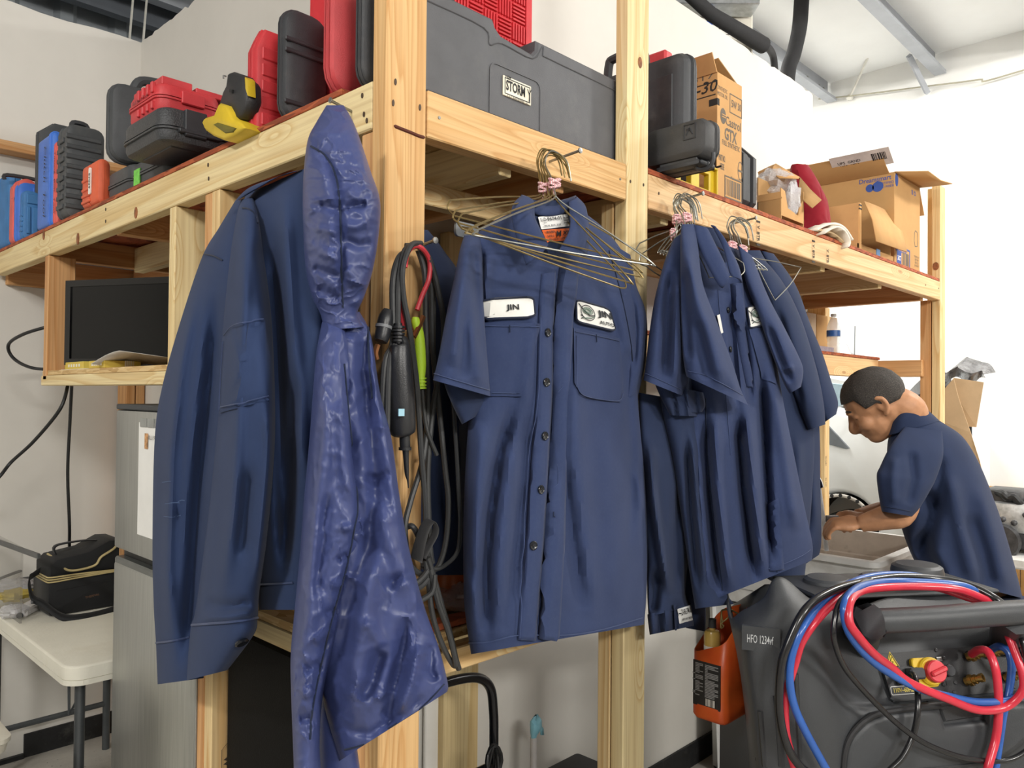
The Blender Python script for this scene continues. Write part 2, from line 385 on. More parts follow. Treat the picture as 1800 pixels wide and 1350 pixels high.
# beams
board(X0, .878, 1.176, 3.84, ZB0, ZB1, M_PY); b1 = board(.934, 1.567, Y0, 1.168, 2.064, 2.153, M_OX)
b2 = board(1.664, 4.138, Y0, 1.168, 2.06, 2.149, wood('fir_front_beam', 0, '#E6C597', '#D3A775', '#9A6B42'))
board(1.664, 4.12, YB-.04, YB-.002, 2.062, 2.15, M_PX, 'ledger'); board(.88, 1.41, 3.82, 3.857, 2.03, 2.15, M_FX, 'ledger'); board(1.38, 1.418, 1.82, 3.8, ZB0, ZB1, M_FY, 'ledger')
# joists
for xx in (1.78, 2.25, 2.83, 3.42, 3.975): board(xx, xx+.038, 1.17, YB-.042, 2.047, 2.147, M_FY if xx > 3.9 else M_PY, 'joist')
board(1.165, 1.203, 1.17, 3.2, 2.05, 2.145, M_PY, 'joist'); board(1.34, 1.378, 1.17, 1.9, 2.05, 2.145, M_FY, 'joist')
for yy in (2.53, 3.2): board(.88, 1.378, yy, yy+.038, 2.066, 2.15, M_FX, 'joist')
board(.94, 1.55, 1.33, 1.368, 2.0, 2.05, M_PX, 'joist')
# decks
def deck(x0, x1, y0, y1, z0, z1, mat, name='deck_board'): return board(x0, x1, y0, y1, z0, z1, mat, name, .001)
deck(X0, 1.416, 1.275, 3.84, ZB1+.001, ZD, M_OSBRED); deck(1.664, 4.136, Y0+.002, YB-.003, 2.151, 2.164, M_OSBRED)
deck(.9, 1.66, 1.17, 1.27, 2.153, 2.158, M_OSB); deck(.882, 1.66, 1.172, YB-.004, 2.146, 2.1525, M_OSB)
# the two lower levels and the television shelf
board(X0, .878, 1.22, 1.78, 1.05, 1.09, M_PY, 'lower_beam'); board(.935, 1.5, Y0, 1.168, 1.045, 1.09, M_PX, 'lower_beam')
deck(X0+.002, 1.41, 1.174, 1.78, 1.091, 1.11, M_OSB)
board(X0, .93, 2.07, 3.172, 1.6, 1.636, M_PY, 'shelf_front_board'); deck(X0+.004, 1.41, 2.071, 3.17, 1.637, 1.653, M_OSB)
board(X0, 1.41, 2.033, 2.069, 1.637, 2.064, M_PZK, 'shelf_partition')
board(1.67, 4.098, 1.40, 1.438, 1.685, 1.775, wood('fir_rail_front', 0, '#EBCB98', '#D7A976', '#9A6B42'), 'lower_beam'); deck(1.67, 4.11, 1.398, YB-.003, 1.776, 1.789, M_OSBRED)
board(4.1, 4.138, 1.2, 1.41, 1.69, 1.772, M_FY, 'lower_beam')
# rail on the left wall
struct('trim_3', MB().box(-3, 1.38, YL-.09, YL, 2.585, 2.625, .003), M_FX)
# knots, scars, nail heads and ink stamps on the timber
def disc(P, nrm, up, rx, rz, name, mat, parent=SH, d=.0012, n=14):
    nrm = V(nrm); up = V(up); sd = up.cross(nrm)
    b = MB(); b.prism([(rx*math.cos(2*pi*i/n), rz*math.sin(2*pi*i/n)) for i in range(n)], frame(P, sd, up, nrm), -.001, d)
    return b.build(name, mat, parent)
FY_, UZ = (0, -1, 0), (0, 0, 1)
M_NAIL = plain('nail_hole', '#4A3A2C', 0.6)
for px, py in ((695, 144), (691, 181), (738, 189)): disc(PY(px, py, Y0-.0005), FY_, UZ, .0025, .006, 'nail_head', M_NAIL, cp)
b = MB(); b.tube(crom([PY(692, 221, Y0), PY(704, 226, Y0), PY(722, 233, Y0), PY(736, 239, Y0), PY(747, 242, Y0)], 3), [.001]+[.0035]*11+[.001], 6); b.build('bark_scar', plain('bark_scar', '#5A2E22', 0.9), cp)
for px, py in ((772, 207), (1090, 315)): disc(PY(px, py, Y0-.0005), FY_, UZ, .003, .003, 'screw_head', M_SCREW, b1)
for px, py, pp in ((1108, 319, p2), (1131, 325, p2), (1158, 340, b2), (1627, 501, b2), (1650, 507, b2)): disc(PY(px, py, Y0-.0005), FY_, UZ, .0025, .004, 'nail_head', M_NAIL, pp)
disc(PY(1125, 110, Y0-.0005), FY_, UZ, .008, .014, 'knot', M_KNOT, p2)
for px, py in ((637, 168), (640, 201), (645, 212), (366, 290), (367, 314), (186, 368), (186, 389)): disc(PX(px, py, X0-.0005), (-1, 0, 0), UZ, .003, .005, 'nail_head', M_NAIL)
for px, py, r in ((239, 374, .011), (77, 413, .012), (137, 420, .013)): disc(PX(px, py, X0-.0005), (-1, 0, 0), UZ, r, r*1.5, 'knot', M_KNOT)
disc(PX(1645, 468, 4.14)+V((-.001, 0, 0)), (-1, 0, 0), UZ, .014, .02, 'knot', M_KNOT)
# stamps
for px, rows in ((1333, 3), (1430, 2), (1455, 2)):
    P = PY(px, 410+(px-1333)*.33, Y0-.0008); Mx = frame(P, (0, 0, -1), (1, 0, 0), FY_)
    lettering('V  BTR', Mx, .022, M_STAMP, b2, .02, fit=.05, name='ink_stamp'); lettering('DOUG FIR  S-DRY', Mx @ Matrix.Translation((0, -.012, 0)), .007, M_STAMP, b2, fit=.05, name='ink_stamp')
    if px < 1440:
        for dz in (-.036, .036): MB().box(P.x-.012, P.x+.012, Y0-.0012, Y0, P.z+dz-.003, P.z+dz+.003).build('ink_stamp', M_STAMP, b2)
for py in (810, 848): lettering('HEM FIR', frame(PY(1452, py, 1.679), (0, 0, 1), (-1, 0, 0), FY_), .02, M_STAMP, sp, fit=.05, name='ink_stamp')
P = PY(398, 1338, 1.784); Mx = frame(P, (0, 0, -1), (1, 0, 0), FY_)
lettering('W', Mx, .022, M_STAMP, mp, .02, name='ink_stamp')
b = MB(); q = [(-.03, -.012), (.02, -.012), (.02, .014), (-.03, .014), (-.042, .001)]
b.tube([Mx @ V((x, y, .0004)) for x, y in q], .0007, 4, closed=True); b.build('ink_stamp', M_STAMP, mp)
# ================================================================ tool cases and boxes on the top deck
def pl(n, c, rough=.55, b=.25, bs=500, **k): return plain(n, c, rough, bump=b, bscale=bs, **k)
M_BLK = pl('black_case_plastic', '#34363A', var=.08, dirt=('#6A6864', .35)); M_BLK2 = pl('charcoal_case_plastic', '#45484B', var=.06, dirt=('#77756F', .3))
M_GREYC = pl('dark_grey_case_plastic', '#5A5B5F', .6, var=.05, dirt=('#86847F', .25)); M_RED = pl('red_case_plastic', '#C9393F', .5); M_REDD = pl('faded_red_case_plastic', '#BE4145', .55, dirt=('#8A5A58', .5))
M_CORAL = pl('coral_case_plastic', '#E2665C', .5); M_BLUE = pl('blue_case_plastic', '#4077D6', .45); M_DBLUE = pl('dull_blue_case_plastic', '#3F7AB4', .55); M_ORG = pl('orange_case_plastic', '#DE6440', .55)
M_INK = plain('black_ink', '#2A2A2C', .7, var=.1); M_LABEL = plain('white_label_paper', '#EDEBE4', .6, var=.02); M_YEL = pl('yellow_tool_plastic', '#D8B92A', .45, .1)
def boxpx(a, c, r, top, xf=None, yf=None, zb=ZD+.0052, bot=None):
    P = PX(c, top, xf) if xf is not None else PY(c, top, yf)
    yfar = PX(a, top, P.x).y; xfar = PY(r, top, P.y).x
    return P.x, xfar, P.y, yfar, zb, P.z
def cframe(b, thin):
    x0, x1, y0, y1, z0, z1 = b
    if thin == 'y': return frame((x0, y1, z0), (1, 0, 0), UZ, FY_), x1-x0, z1-z0, y1-y0
    if thin == 'x': return frame((x1, y1, z0), (0, -1, 0), UZ, (-1, 0, 0)), y1-y0, z1-z0, x1-x0
    return frame((x0, y0, z0), (1, 0, 0), (0, 1, 0), UZ), x1-x0, y1-y0, z1-z0
def case(name, label, b, thin, mat, r=.02, ch=.012, cham=None, ribs=(), seam=.5, lip=.004, handle=None, latch=(), face=(), extra=(), M2=None, cat='tool case', group=None, hmat=None):
    F_, W, H, T = cframe(b, thin)
    if M2: F_ = M2 @ F_
    o = thing(name, label, cat, F_ @ V((W/2, (0 if thin != 'z' else H/2), T/2 if thin != 'z' else 0)), group)
    out = cham or rrect(W, H, min(r, W/2.1, H/2.1), 4, 0, 0)
    s = T*seam; f = lambda k: inset(out, k)
    MB().shell(f, [(0, ch), (ch*.35, ch*.3), (ch, 0), (s-.007, 0), (s-.006, -lip), (s-.0012, -lip), (s-.001, .003)], F_).build('case_half', mat, o)
    MB().shell(f, [(s+.001, .003), (s+.0012, -lip), (s+.006, -lip), (s+.007, 0), (T-ch, 0), (T-ch*.35, ch*.3), (T, ch)], F_).build('case_half', mat, o)
    def part(nm, m, boxes, bev=.002):
        q = MB()
        for x in boxes: q.box(*x, bev=bev, M=F_)
        return q.build(nm, m, o)
    if ribs: part('rib', mat, [(*((-.004, .006) if e == 'x0' else (W-.006, W+.004)), h0, h1, T*a, T*c) for e, h0, h1, a, c in ribs])
    for x0, x1, y0, y1, d in face: part('raised_panel', mat, [(x0*W, x1*W, y0*H, y1*H, T-.002, T+d)], .0025)
    for x0, x1, y0, y1, z0, z1 in latch: part('latch', hmat or mat, [(x0, x1, y0, y1, z0, z1)])
    if handle:
        q = MB(); q.tube(crom([F_ @ V(p) for p in handle], 5), .009, 8); q.build('handle', hmat or mat, o)
    for nm, m, boxes in extra: part(nm, m, boxes)
    o_ = o; o_['_'] = 0; del o_['_']
    return o, F_, W, H, T
xf = X0+.012
# -- left leg, from the left
case('tool_case', 'dull blue tool case with inked initials, leftmost on the top deck', boxpx(-14, 14, 40, 301, xf), 'y', M_DBLUE, r=.05, ch=.02)
o, Fm, W, H, T = case('tool_case', 'coral red tool case with black handle beside the leftmost blue case', boxpx(17, 33, 66, 311, xf+.004), 'y', M_CORAL, r=.045, ch=.008, latch=[(.1, .2, .99*.0+.185, .2, .01, .03)][:0])
b = MB(); P = Fm @ V((W*.55, H, T/2)); b.tube(crom([P+V((-.07, 0, -.004)), P+V((-.06, 0, .016)), P+V((.06, 0, .016)), P+V((.07, 0, -.004))], 4), .008, 6); b.build('handle', M_BLK, o)
Mx = frame(PX(24, 352, xf+.003), (0, -1, 0), UZ, (-1, 0, 0)); lettering('TW', Mx, .03, M_INK, o, .01, name='handwriting')
b5 = boxpx(36, 42, 72, 334, xf)
o, Fm, W, H, T = case('tool_case', 'bright blue stepped tool case behind the smallest blue case', (xf, xf+.2, PX(33, 320, xf).y, PX(25, 320, xf).y, ZD, PX(33, 318, xf).z), 'y', M_BLUE, r=.03, ch=.008, face=[(.25, .8, .7, .93, .006), (.1, .16, .2, .75, .006)])
o, Fm, W, H, T = case('tool_case', 'smallest blue tool case at the deck edge beside the tall black case', b5, 'y', M_DBLUE, r=.02, ch=.006, face=[(.18, .85, .74, .94, .006), (.18, .4, .12, .68, .006), (.5, .85, .12, .68, .006)], ribs=[('x0', H_, H_+.006, .1, .9) for H_ in (.03, .05, .07, .09)])
b5 = boxpx(62, 72, 128, 210, X0+.06); W, H = b5[1]-b5[0], b5[5]-b5[4]; c_ = .07
case('tool_case', 'tall black tool case with cut corners standing behind the tall blue case', b5, 'y', M_BLK2, cham=[(0, .02), (.02, 0), (W, 0), (W, H), (W*.45, H), (0, H-.045)], ch=.01, face=[(.2, .8, .2, .8, .004)])
o, Fm, W, H, T = case('tool_case', 'tall blue tool case with handwriting down its edge', boxpx(67, 92, 112, 229, xf-.004), 'y', M_BLUE, r=.04, ch=.012, seam=.88)
Mx = frame(PX(80, 318, xf-.004)+V((-.0035, 0, 0)), (0, 0, -1), (0, -1, 0), (-1, 0, 0)); lettering('Clutch  Tool', Mx, .034, M_INK, o, 0, fit=.26, name='handwriting', shear=.2)
o, Fm, W, H, T = case('tool_case', 'thin coral red case with handwriting squeezed beside the tall blue case', boxpx(94, 103, 120, 246, xf+.004), 'y', M_CORAL, r=.03, ch=.006)
Mx = frame(PX(98, 320, xf+.002)+V((-.004, 0, 0)), (0, 0, -1), (0, -1, 0), (-1, 0, 0)); lettering('Timing  Belt  Tool', Mx, .018, M_INK, o, 0, fit=.22, name='handwriting')
b5 = boxpx(101, 118, 186, 214, xf-.01); Hh = b5[5]-b5[4]
o, Fm, W, H, T = case('tool_case', 'black tool case with a wavy ribbed edge beside the small orange case', b5, 'y', M_BLK2, r=.03, ch=.012, seam=.35,
     extra=[('rib', M_BLK2, [(-.006, .025, Hh*(.1+.1*i), Hh*(.15+.1*i), .02, .085)]) for i in range(8)])
[MB().box(-.004, W*.9, H*(.1+.105*i), H*(.15+.105*i), T-.004, T+.005, bev=.003, M=Fm).build('rib', M_BLK2, o) for i in range(8)]
b = MB(); b.tube(crom([Fm @ V(p) for p in ((W*.25, H-.01, T/2), (W*.28, H+.018, T/2), (W*.62, H+.018, T/2), (W*.65, H-.01, T/2))], 4), .009, 6); b.build('handle', M_BLK, o)
b5 = boxpx(144, 172, 196, 276, xf-.006); Hh = b5[5]-b5[4]
o, Fm, W, H, T = case('tool_case', 'small orange tool case with white number label at the deck edge', b5, 'y', M_ORG, r=.022, ch=.012, lip=-.002,
     extra=[('rib', M_ORG, [(-.004, .01, h, h+.01, .012, .09)]) for h in (.015, .035, .055, .085)])
P = PX(157.5, 318, b5[0]-.004); Mx = frame(P, (0, 0, -1), (0, -1, 0), (-1, 0, 0))
b = MB(); b.prism(rrect(.085, .018, .006, 3, None, -.009), Mx, -.003, .001); b.build('number_label', M_LABEL, o); lettering('57039', Mx, .017, M_INK, o, .02, depth=.0016, fit=.05, name='label_number')
# low flat black pair that carries the others
b5 = (X0+.03, X0+.33, PX(231, 300, X0+.03).y, PX(188, 310, X0+.03).y, ZD+.002, PX(231, 284, X0+.03).z)
case('tool_case', 'low soft-cornered black case under the upright black case', b5, 'z', M_BLK2, r=.03, ch=.012)
b5 = (X0+.02, X0+.36, PX(292, 300, X0+.02).y, PX(230, 300, X0+.02).y+.0, ZD+.002, PX(250, 280, X0+.02).z); zlow = b5[5]
o, Fm, W, H, T = case('tool_case', 'low black case with a bright green sticker under the lying black case', b5, 'z', M_BLK2, r=.03, ch=.012)
P = PX(240, 312, b5[0]-.0042); MB().box(P.x, P.x+.003, P.y-.022, P.y+.022, P.z-.024, P.z+.024).build('green_sticker', plain('green_sticker', '#7ED957', .6, var=.12, scale=120), o)
b5 = (X0-.015, X0+.3, PX(197, 200, X0-.015).y, PX(184, 200, X0-.015).y, PX(197, 277, X0-.015).z, PX(197, 140, X0-.015).z)
o, Fm, W, H, T = case('tool_case', 'upright black tool case with a round top handle left of the red case', b5, 'y', M_BLK2, r=.04, ch=.012, face=[(.2, .85, .2, .75, .003)])
b = MB(); b.tube(crom([Fm @ V(p) for p in ((W*.22, H-.01, T/2), (W*.3, H+.03, T/2), (W*.55, H+.035, T/2), (W*.7, H-.01, T/2))], 5), .015, 8); b.build('handle', M_BLK2, o)
# lying black case overhanging the edge, with the red case on it
P = PX(283, 243, X0-.075); Q = PX(283, 181, X0-.075)
b5 = (P.x, P.x+.36, P.y, PX(214, 275, P.x).y, P.z, Q.z); ztop = Q.z
lb, Fm, W, H, T = case('tool_case', 'black pebbled case lying flat and overhanging the deck under the red case', b5, 'z', pl('pebbled_black_plastic', '#37393C', .42, .9, 260), r=.035, ch=.014, seam=.42, lip=.005,
     latch=[(.055, .11, -.012, .004, .02, T_) for T_ in (.085,)]+[(.19, .225, -.008, .004, .005, .03)], hmat=M_BLK)
MB().box(.04, W-.04, .04, H-.04, -.003, .002, bev=.002, M=Fm).build('raised_panel', M_BLK, lb)
b = MB(); b.box(.04, .15, -.014, .002, T*.42-.012, T*.42-.002, bev=.002, M=Fm); b.build('latch_bar', M_BLK, lb)
P = PX(279, 180, X0-.06); P.z = ztop+.001; Q = PX(279, 140, X0-.06)
b5 = (P.x, PY(391, 170, P.y).x, P.y, PX(224, 200, P.x).y, P.z, Q.z)
H_ = b5[5]-b5[4]
rc, Fm, W, H, T = case('tool_case', 'bright red ribbed tool case lying on the flat black case', b5, 'z', M_RED, r=.03, ch=.012, seam=.55, lip=.004,
     extra=[('rib', M_RED, [(-.006, .004, y, y+.012, a_, c_)]) for a_, c_ in ((.01, .03), (.052, .08)) for y in (.03, .06, .09, .12)]+[
            ('lid_hump', M_RED, [(.012, .09, .012, .2, H_-.004, H_+.018)]), ('lid_hump', M_RED, [(.1, .2, .012, .2, H_-.004, H_+.012)]), ('latch', M_RED, [(.055, .115, -.01, .003, .03, .062)]), ('latch_recess', M_REDD, [(.2, .3, -.003, .002, .012, .03)])])
Mx = frame(PX(248, 176, P.x-.003), (0, -1, 0), UZ, (-1, 0, 0)); lettering('Ball Joint Tool', Mx, .014, M_INK, rc, 0, fit=.1, depth=.003, name='handwriting')
case('tool_case', 'small red case wedged behind the yellow and black cordless tool', (X0+.04, X0+.25, PX(437, 200, X0+.04).y, PX(408, 200, X0+.04).y, ZD+.005, PX(425, 172, X0+.04).z), 'y', M_REDD)
# cordless tool standing on its battery foot
P0 = PX(392, 205, X0-.02)
ct = thing('cordless_tool', 'yellow and black cordless tool without battery, tipped against the red cases', 'power tool', (P0.x, P0.y, ZD))
def pxv(L, x): return [PX(a, c, x) for a, c in L]
def extr(poly, x0, x1, bev=.006):  # outline given on a plane of constant x, real depth along x
    ps = [PX(a, c, x0) for a, c in poly]; M = frame((x0, 0, 0), (0, -1, 0), UZ, (-1, 0, 0))
    b = MB(); b.shell(lambda k: inset([(-p.y, p.z) for p in ps], k), [(x0-x1, bev), (x0-x1+bev, 0), (-bev, 0), (0, bev)], M); return b
extr([(399, 128), (408, 125), (424, 131), (433, 145), (434, 172), (430, 190), (422, 206), (412, 212), (400, 205), (388, 196), (384, 183), (391, 160), (396, 150)], X0-.02, X0+.018).build('grip', pl('black_rubber_grip', '#2C2C2E', .5), ct, ang=50)
extr([(384, 180), (396, 184), (402, 195), (406, 206), (420, 213), (431, 225), (418, 233), (392, 246), (372, 238), (358, 228), (353, 216), (358, 206), (375, 201)], X0-.035, X0+.045).build('battery_foot', M_YEL, ct, ang=50)
extr([(374, 219), (381, 215), (414, 225), (408, 232), (395, 234)], X0-.038, X0-.03, .002).build('battery_slot', plain('olive_slot', '#6B6320', .6), ct, ang=50)
extr([(430, 135), (434, 139), (435, 168), (431, 156)], X0-.022, X0-.002, .001).build('yellow_side_panel', M_YEL, ct)
extr([(403, 156), (407, 157), (406, 163), (402, 162)], X0-.026, X0-.018, .001).build('screw', M_BLACKBASE, ct)
b = MB(); b.tube([PX(397, 134, X0), PX(393, 133, X0-.01), PX(393, 138, X0-.01)], .002, 6); b.build('hook_pin', M_SCREW, ct)
# tall cases by the corner post
b5 = boxpx(434, 453, 500, 44, xf-.004)
case('tool_case', 'tall narrow red tool case with cross ribs beside the tall black case', b5, 'y', M_RED, r=.015, ch=.008, cham=[(.0, .0), (b5[1]-b5[0], 0), (b5[1]-b5[0], b5[5]-b5[4]), (.022, b5[5]-b5[4]), (.012, b5[5]-b5[4]-.02), (0, b5[5]-b5[4]-.05)], lip=.003,
     extra=[('rib', M_RED, [(.012, .1, (b5[5]-b5[4])*h, (b5[5]-b5[4])*(h+.12), b5[3]-b5[2]-.003, b5[3]-b5[2]+.003)]) for h in (.05, .21, .37, .53, .69)])
b5 = boxpx(487, 504, 580, 7, xf)
case('tool_case', 'tall black tool case with banded ribs right of the tall red one', b5, 'y', M_BLK, r=.035, ch=.014, seam=.45, lip=.004,
     extra=[('rib', M_BLK, [(-.003, b5[1]-b5[0], (b5[5]-b5[4])*h, (b5[5]-b5[4])*(h+.04), b5[3]-b5[2]-.004, b5[3]-b5[2]+.004)]) for h in (.12, .58, .68)])
b5 = boxpx(566, 588, 640, -70, xf-.01)
case('tool_case', 'faded red tool case with rounded base at the deck end by the corner post', (b5[0], b5[0]+.24, b5[2], b5[3], ZD+.005, b5[5]), 'y', M_REDD, r=.05, ch=.02, lip=.004)
b5 = boxpx(624, 636, 660, -90, xf-.006)
case('tool_case', 'black rounded tool case between the faded red case and the corner post', (b5[0], b5[0]+.24, b5[2]-.01, b5[3], ZB1+.006, b5[5]), 'y', M_BLK, r=.035, ch=.012, lip=.003)
# -- long grey case on the right leg
yf = Y0+.046
Hs = PY(1080, 138, yf).z; xl, xr = .945, 1.70; P = [PY(a, c, yf) for a, c in ((868, 26), (872, 47), (882, 62), (936, 94), (943, 92), (944, 66))]
top = lambda x: Hs+.004
poly = [(xl, ZB1+.006), (xr, ZB1+.006), (xr, Hs-.02), (xr-.02, Hs)]+[(P[5].x, Hs), (P[4].x, P[4].z+.006), (P[3].x, P[3].z), (P[2].x, P[2].z), (P[1].x, P[1].z), (P[0].x, Hs)]+[(xl+.02, Hs), (xl, Hs-.02)]
sc = thing('tool_case', 'long dark grey case with a white name plate on the beam between the posts', 'tool case', (1.3, yf+.06, ZB1))
Fs = frame((0, yf+.13, 0), (1, 0, 0), UZ, FY_); f = lambda k: inset(poly, k)
MB().shell(f, [(0, .008), (.008, 0), (.06, 0), (.061, .003)], Fs).build('case_half', M_GREYC, sc); MB().shell(f, [(.061, .003), (.062, 0), (.124, 0), (.13, .006)], Fs).build('case_half', M_GREYC, sc)
b = MB(); zz = Hs-.012; b.tube(crom([V((P[0].x-.01, yf+.06, zz)), V((P[0].x+.012, yf+.06, zz)), V((P[5].x-.012, yf+.06, zz)), V((P[5].x+.01, yf+.06, zz))], 4), .012, 10); b.build('handle', M_BLK, sc)
A = PY(860, 118, yf); B = PY(950, 170, yf)
def ring(poly, w, M, d, name, mat, par):
    b = MB(); i = inset(poly, w); n = len(poly)
    for k in range(n):
        q = [poly[k], poly[(k+1) % n], i[(k+1) % n], i[k]]
        b.add([M @ V((x, y, z)) for z in (0, d) for x, y in q], [(0, 1, 2, 3), (7, 6, 5, 4), (0, 4, 5, 1), (1, 5, 6, 2), (2, 6, 7, 3), (3, 7, 4, 0)])
    return b.build(name, mat, par, smooth=False)
Fp = frame((0, yf, 0), (1, 0, 0), UZ, FY_)
ring(rrect(B.x-A.x, .13, .02, 4, A.x, A.z-.115), .003, Fp, .002, 'panel_outline', M_GREYC, sc)
ln = MB(); ln.tube([Fp @ V((P[5].x+.02, Hs-.03, .001)), Fp @ V((xr-.03, Hs-.03, .001))], .0015, 4); ln.tube([Fp @ V((xl, ZB1+.02, .001)), Fp @ V((xr, ZB1+.02, .001))], .0015, 4)
ln.tube(crom([Fp @ V((x, z, .001)) for x, z in ((xl+.02, Hs-.03), (P[0].x-.03, Hs-.03), (P[0].x-.012, Hs-.06), (P[2].x, P[2].z-.018), (P[3].x, P[3].z-.012), (P[4].x+.02, P[4].z+.02), (P[5].x+.02, Hs-.03))], 4), .0015, 4); ln.build('moulded_line', M_GREYC, sc)
A, B = PY(883, 132, yf), PY(931, 186, yf); wpl = PY(932, 153, yf).x-A.x; hp = A.z-PY(883, 167, yf).z
pn = MB().box(A.x, A.x+wpl, yf-.0035, yf, A.z-hp, A.z, .001).build('name_plate', plain('cream_name_plate', '#EDE7D2', .5), sc)
Mx = frame((A.x+wpl/2, yf-.0035, A.z-hp/2), (1, 0, 0), UZ, FY_)
ring([(-wpl/2+.004, -hp/2+.004), (wpl/2-.004, -hp/2+.004), (wpl/2-.004, hp/2-.004), (-wpl/2+.004, hp/2-.004)], .0018, Mx, .0006, 'plate_border', M_INK, pn)
lettering('STORM', Mx @ Matrix.Translation((-.006, .001, 0)), .03, M_INK, pn, .03, fit=wpl*.68, depth=.0008)
lettering('HEM', Mx @ Matrix.Translation((-.03, .02, 0)), .009, M_INK, pn, .01, depth=.0008); lettering('S & F  INDUSTRIES  Inc', Mx @ Matrix.Translation((0, -.021, 0)), .007, M_INK, pn, 0, fit=wpl*.75, depth=.0008)
b = MB(); b.tube(crom([Mx @ V(p) for p in ((.036, -.015, .001), (.037, .0, .001), (.031, .012, .001), (.037, .004, .001), (.043, .013, .001))], 4), .0008, 4); b.build('plate_emblem', M_INK, pn)
# red basket behind it: four woven-look slotted sides
bx0, bx1, by0, by1 = PY(822, 20, 1.33).x-.25, PY(934, 20, 1.33).x, 1.33, 1.6; bz0, bz1 = 2.36, 2.78
rb = thing('plastic_basket', 'red slotted plastic basket standing behind the long grey case', 'basket', ((bx0+bx1)/2, (by0+by1)/2, 2.153))
M_BSK = pl('red_basket_plastic', '#CF2F38', .5)
b = MB(); b.box(bx0, bx1, by0+.006, by0+.01, 2.17, bz1); b.box(bx0, bx1, by1-.006, by1, 2.17, bz1); b.box(bx0, bx0+.006, by0+.006, by1-.006, 2.17, bz1); b.box(bx1-.006, bx1, by0+.006, by1-.006, 2.17, bz1); b.box(bx0, bx1, by0, by1, 2.17, 2.176); b.build('basket_wall', M_BSK, rb)
b = MB(); cw = .048; nx = int((bx1-bx0-.02)/cw)
for i in range(nx):
    for j in range(8):
        x, z = bx1-.02-(i+1)*cw, bz0+j*cw
        for k in range(5):
            if (i+j) % 2: b.box(x+.003, x+cw-.003, by0, by0+.006, z+.003+k*.0094, z+.0075+k*.0094)
            else: b.box(x+.003+k*.0094, x+.0075+k*.0094, by0, by0+.006, z+.003, z+cw-.003)
b.box(bx1-.02, bx1, by0-.002, by0+.008, 2.17, bz1)
w = b.build('slot_bars', M_BSK, rb); w['kind'] = 'stuff'
# upright black case with handle right of the second post
xc = 1.80
P = PX(1203, 84, xc); yfar = PX(1050, 120, xc).y; xfar = PY(1231, 84, P.y).x
o, Fm, W, H, T = case('tool_case', 'large upright black case with looped handle right of the second post', (xc, xfar, P.y, yfar, 2.25, P.z), 'x', M_BLK, r=.03, ch=.02, seam=.42, lip=.005, face=[(.5, .88, .12, .78, .003)])
b = MB(); b.tube(crom([Fm @ V(p) for p in ((W*.02, H-.02, T*.5), (W*.04, H+.045, T*.5), (W*.1, H+.06, T*.5), (W*.4, H+.06, T*.5), (W*.47, H+.04, T*.5), (W*.49, H-.02, T*.5))], 5), .013, 8); b.build('handle', M_BLK, o)
P = PX(1155, 90, xc+.15); tag(MB().box(P.x, P.x+.04, P.y-.03, P.y+.04, 2.17, P.z, .006).build('tool_case', M_RED), 'sliver of a red case lid behind the large upright black case', 'tool case')
xo = 1.715
P, Q = PX(1247, 199, xo), PX(1247, 270, xo); yfar = PX(1128, 235, xo).y
o, Fm, W, H, T = case('tool_case', 'long black case with a square emblem sticking out over the deck edge', (xo, xo+.08, PX(1241, 230, xo).y, yfar, Q.z, P.z), 'x', pl('scuffed_black_plastic', '#3A3A3B', .55, dirt=('#6E675E', .6), scale=20), r=.028, ch=.016, seam=.3, lip=.004, extra=[('latch', M_BLK, [(.05, .16, -.012, .02, .03, .07)])])
P = PX(1212, 231, xo); P.y += .0; Mx = frame(P, (0, -1, 0), UZ, (-1, 0, 0)); ring([(-.018, -.02), (.018, -.02), (.018, .02), (-.018, .02)], .003, Mx, .002, 'emblem_frame', M_BLK, o)
b = MB(); b.tube(crom([Mx @ V(p) for p in ((-.009, -.008, .001), (.0, .009, .001), (.009, -.008, .001), (.003, .002, .001), (-.008, .006, .001))], 3), .002, 4); b.build('emblem', M_BLK, o)
P = PX(1240, 285, 1.74); b = MB(); b.tube(crom([P+V((0, .03, .02)), P+V((0, .025, -.01)), P+V((0, .0, -.018)), P+V((0, -.02, -.005)), P+V((0, -.022, .02))], 4), .005, 6); b.build('carry_loop', M_BLK, o)
case('tool_case', 'small black box with a pale rim propping the long black case', (1.72, 1.80, PX(1232, 295, 1.72).y, PX(1150, 295, 1.72).y, 2.166, Q.z-.004), 'x', M_BLK, r=.025, ch=.012, seam=.5, lip=.003, extra=[('pale_rim', plain('grey_rubber_rim', '#8A8C8E', .5), [(.33, .335, .006, .05, .01, .06)])][:0])
# yellow level with hand holes
yl = Y0+.012; A, B = PY(1193, 318, yl), PY(1263, 300, yl); zt = PY(1263, 300, yl).z
lv = thing('spirit_level', 'yellow tool body with hand holes at the foot of the tall printed carton', 'level', ((A.x+B.x)/2, yl+.02, 2.164))
def holed(x0, x1, z0, z1, holes, y0, y1, mat, name, par):
    b = MB(); M = frame((0, y1, 0), (1, 0, 0), UZ, FY_); xs = [x0]
    for h in holes: xs += [h[0], h[1]]
    xs.append(x1)
    for i in range(0, len(xs), 2): b.box(xs[i], xs[i+1], z0, z1, 0, y1-y0, .0015, M)
    for h in holes: b.box(h[0], h[1], z0, h[2], 0, y1-y0, .0015, M); b.box(h[0], h[1], h[3], z1, 0, y1-y0, .0015, M)
    return b.build(name, mat, par)
h1 = (PY(1236, 318, yl).x, PY(1253, 318, yl).x, 2.178, zt-.016); h0 = (PY(1204, 318, yl).x, PY(1222, 318, yl).x, 2.178, zt-.02)
holed(A.x, B.x, 2.165, zt, [h0, h1], yl+.012, yl+.03, M_YEL, 'level_web', lv)
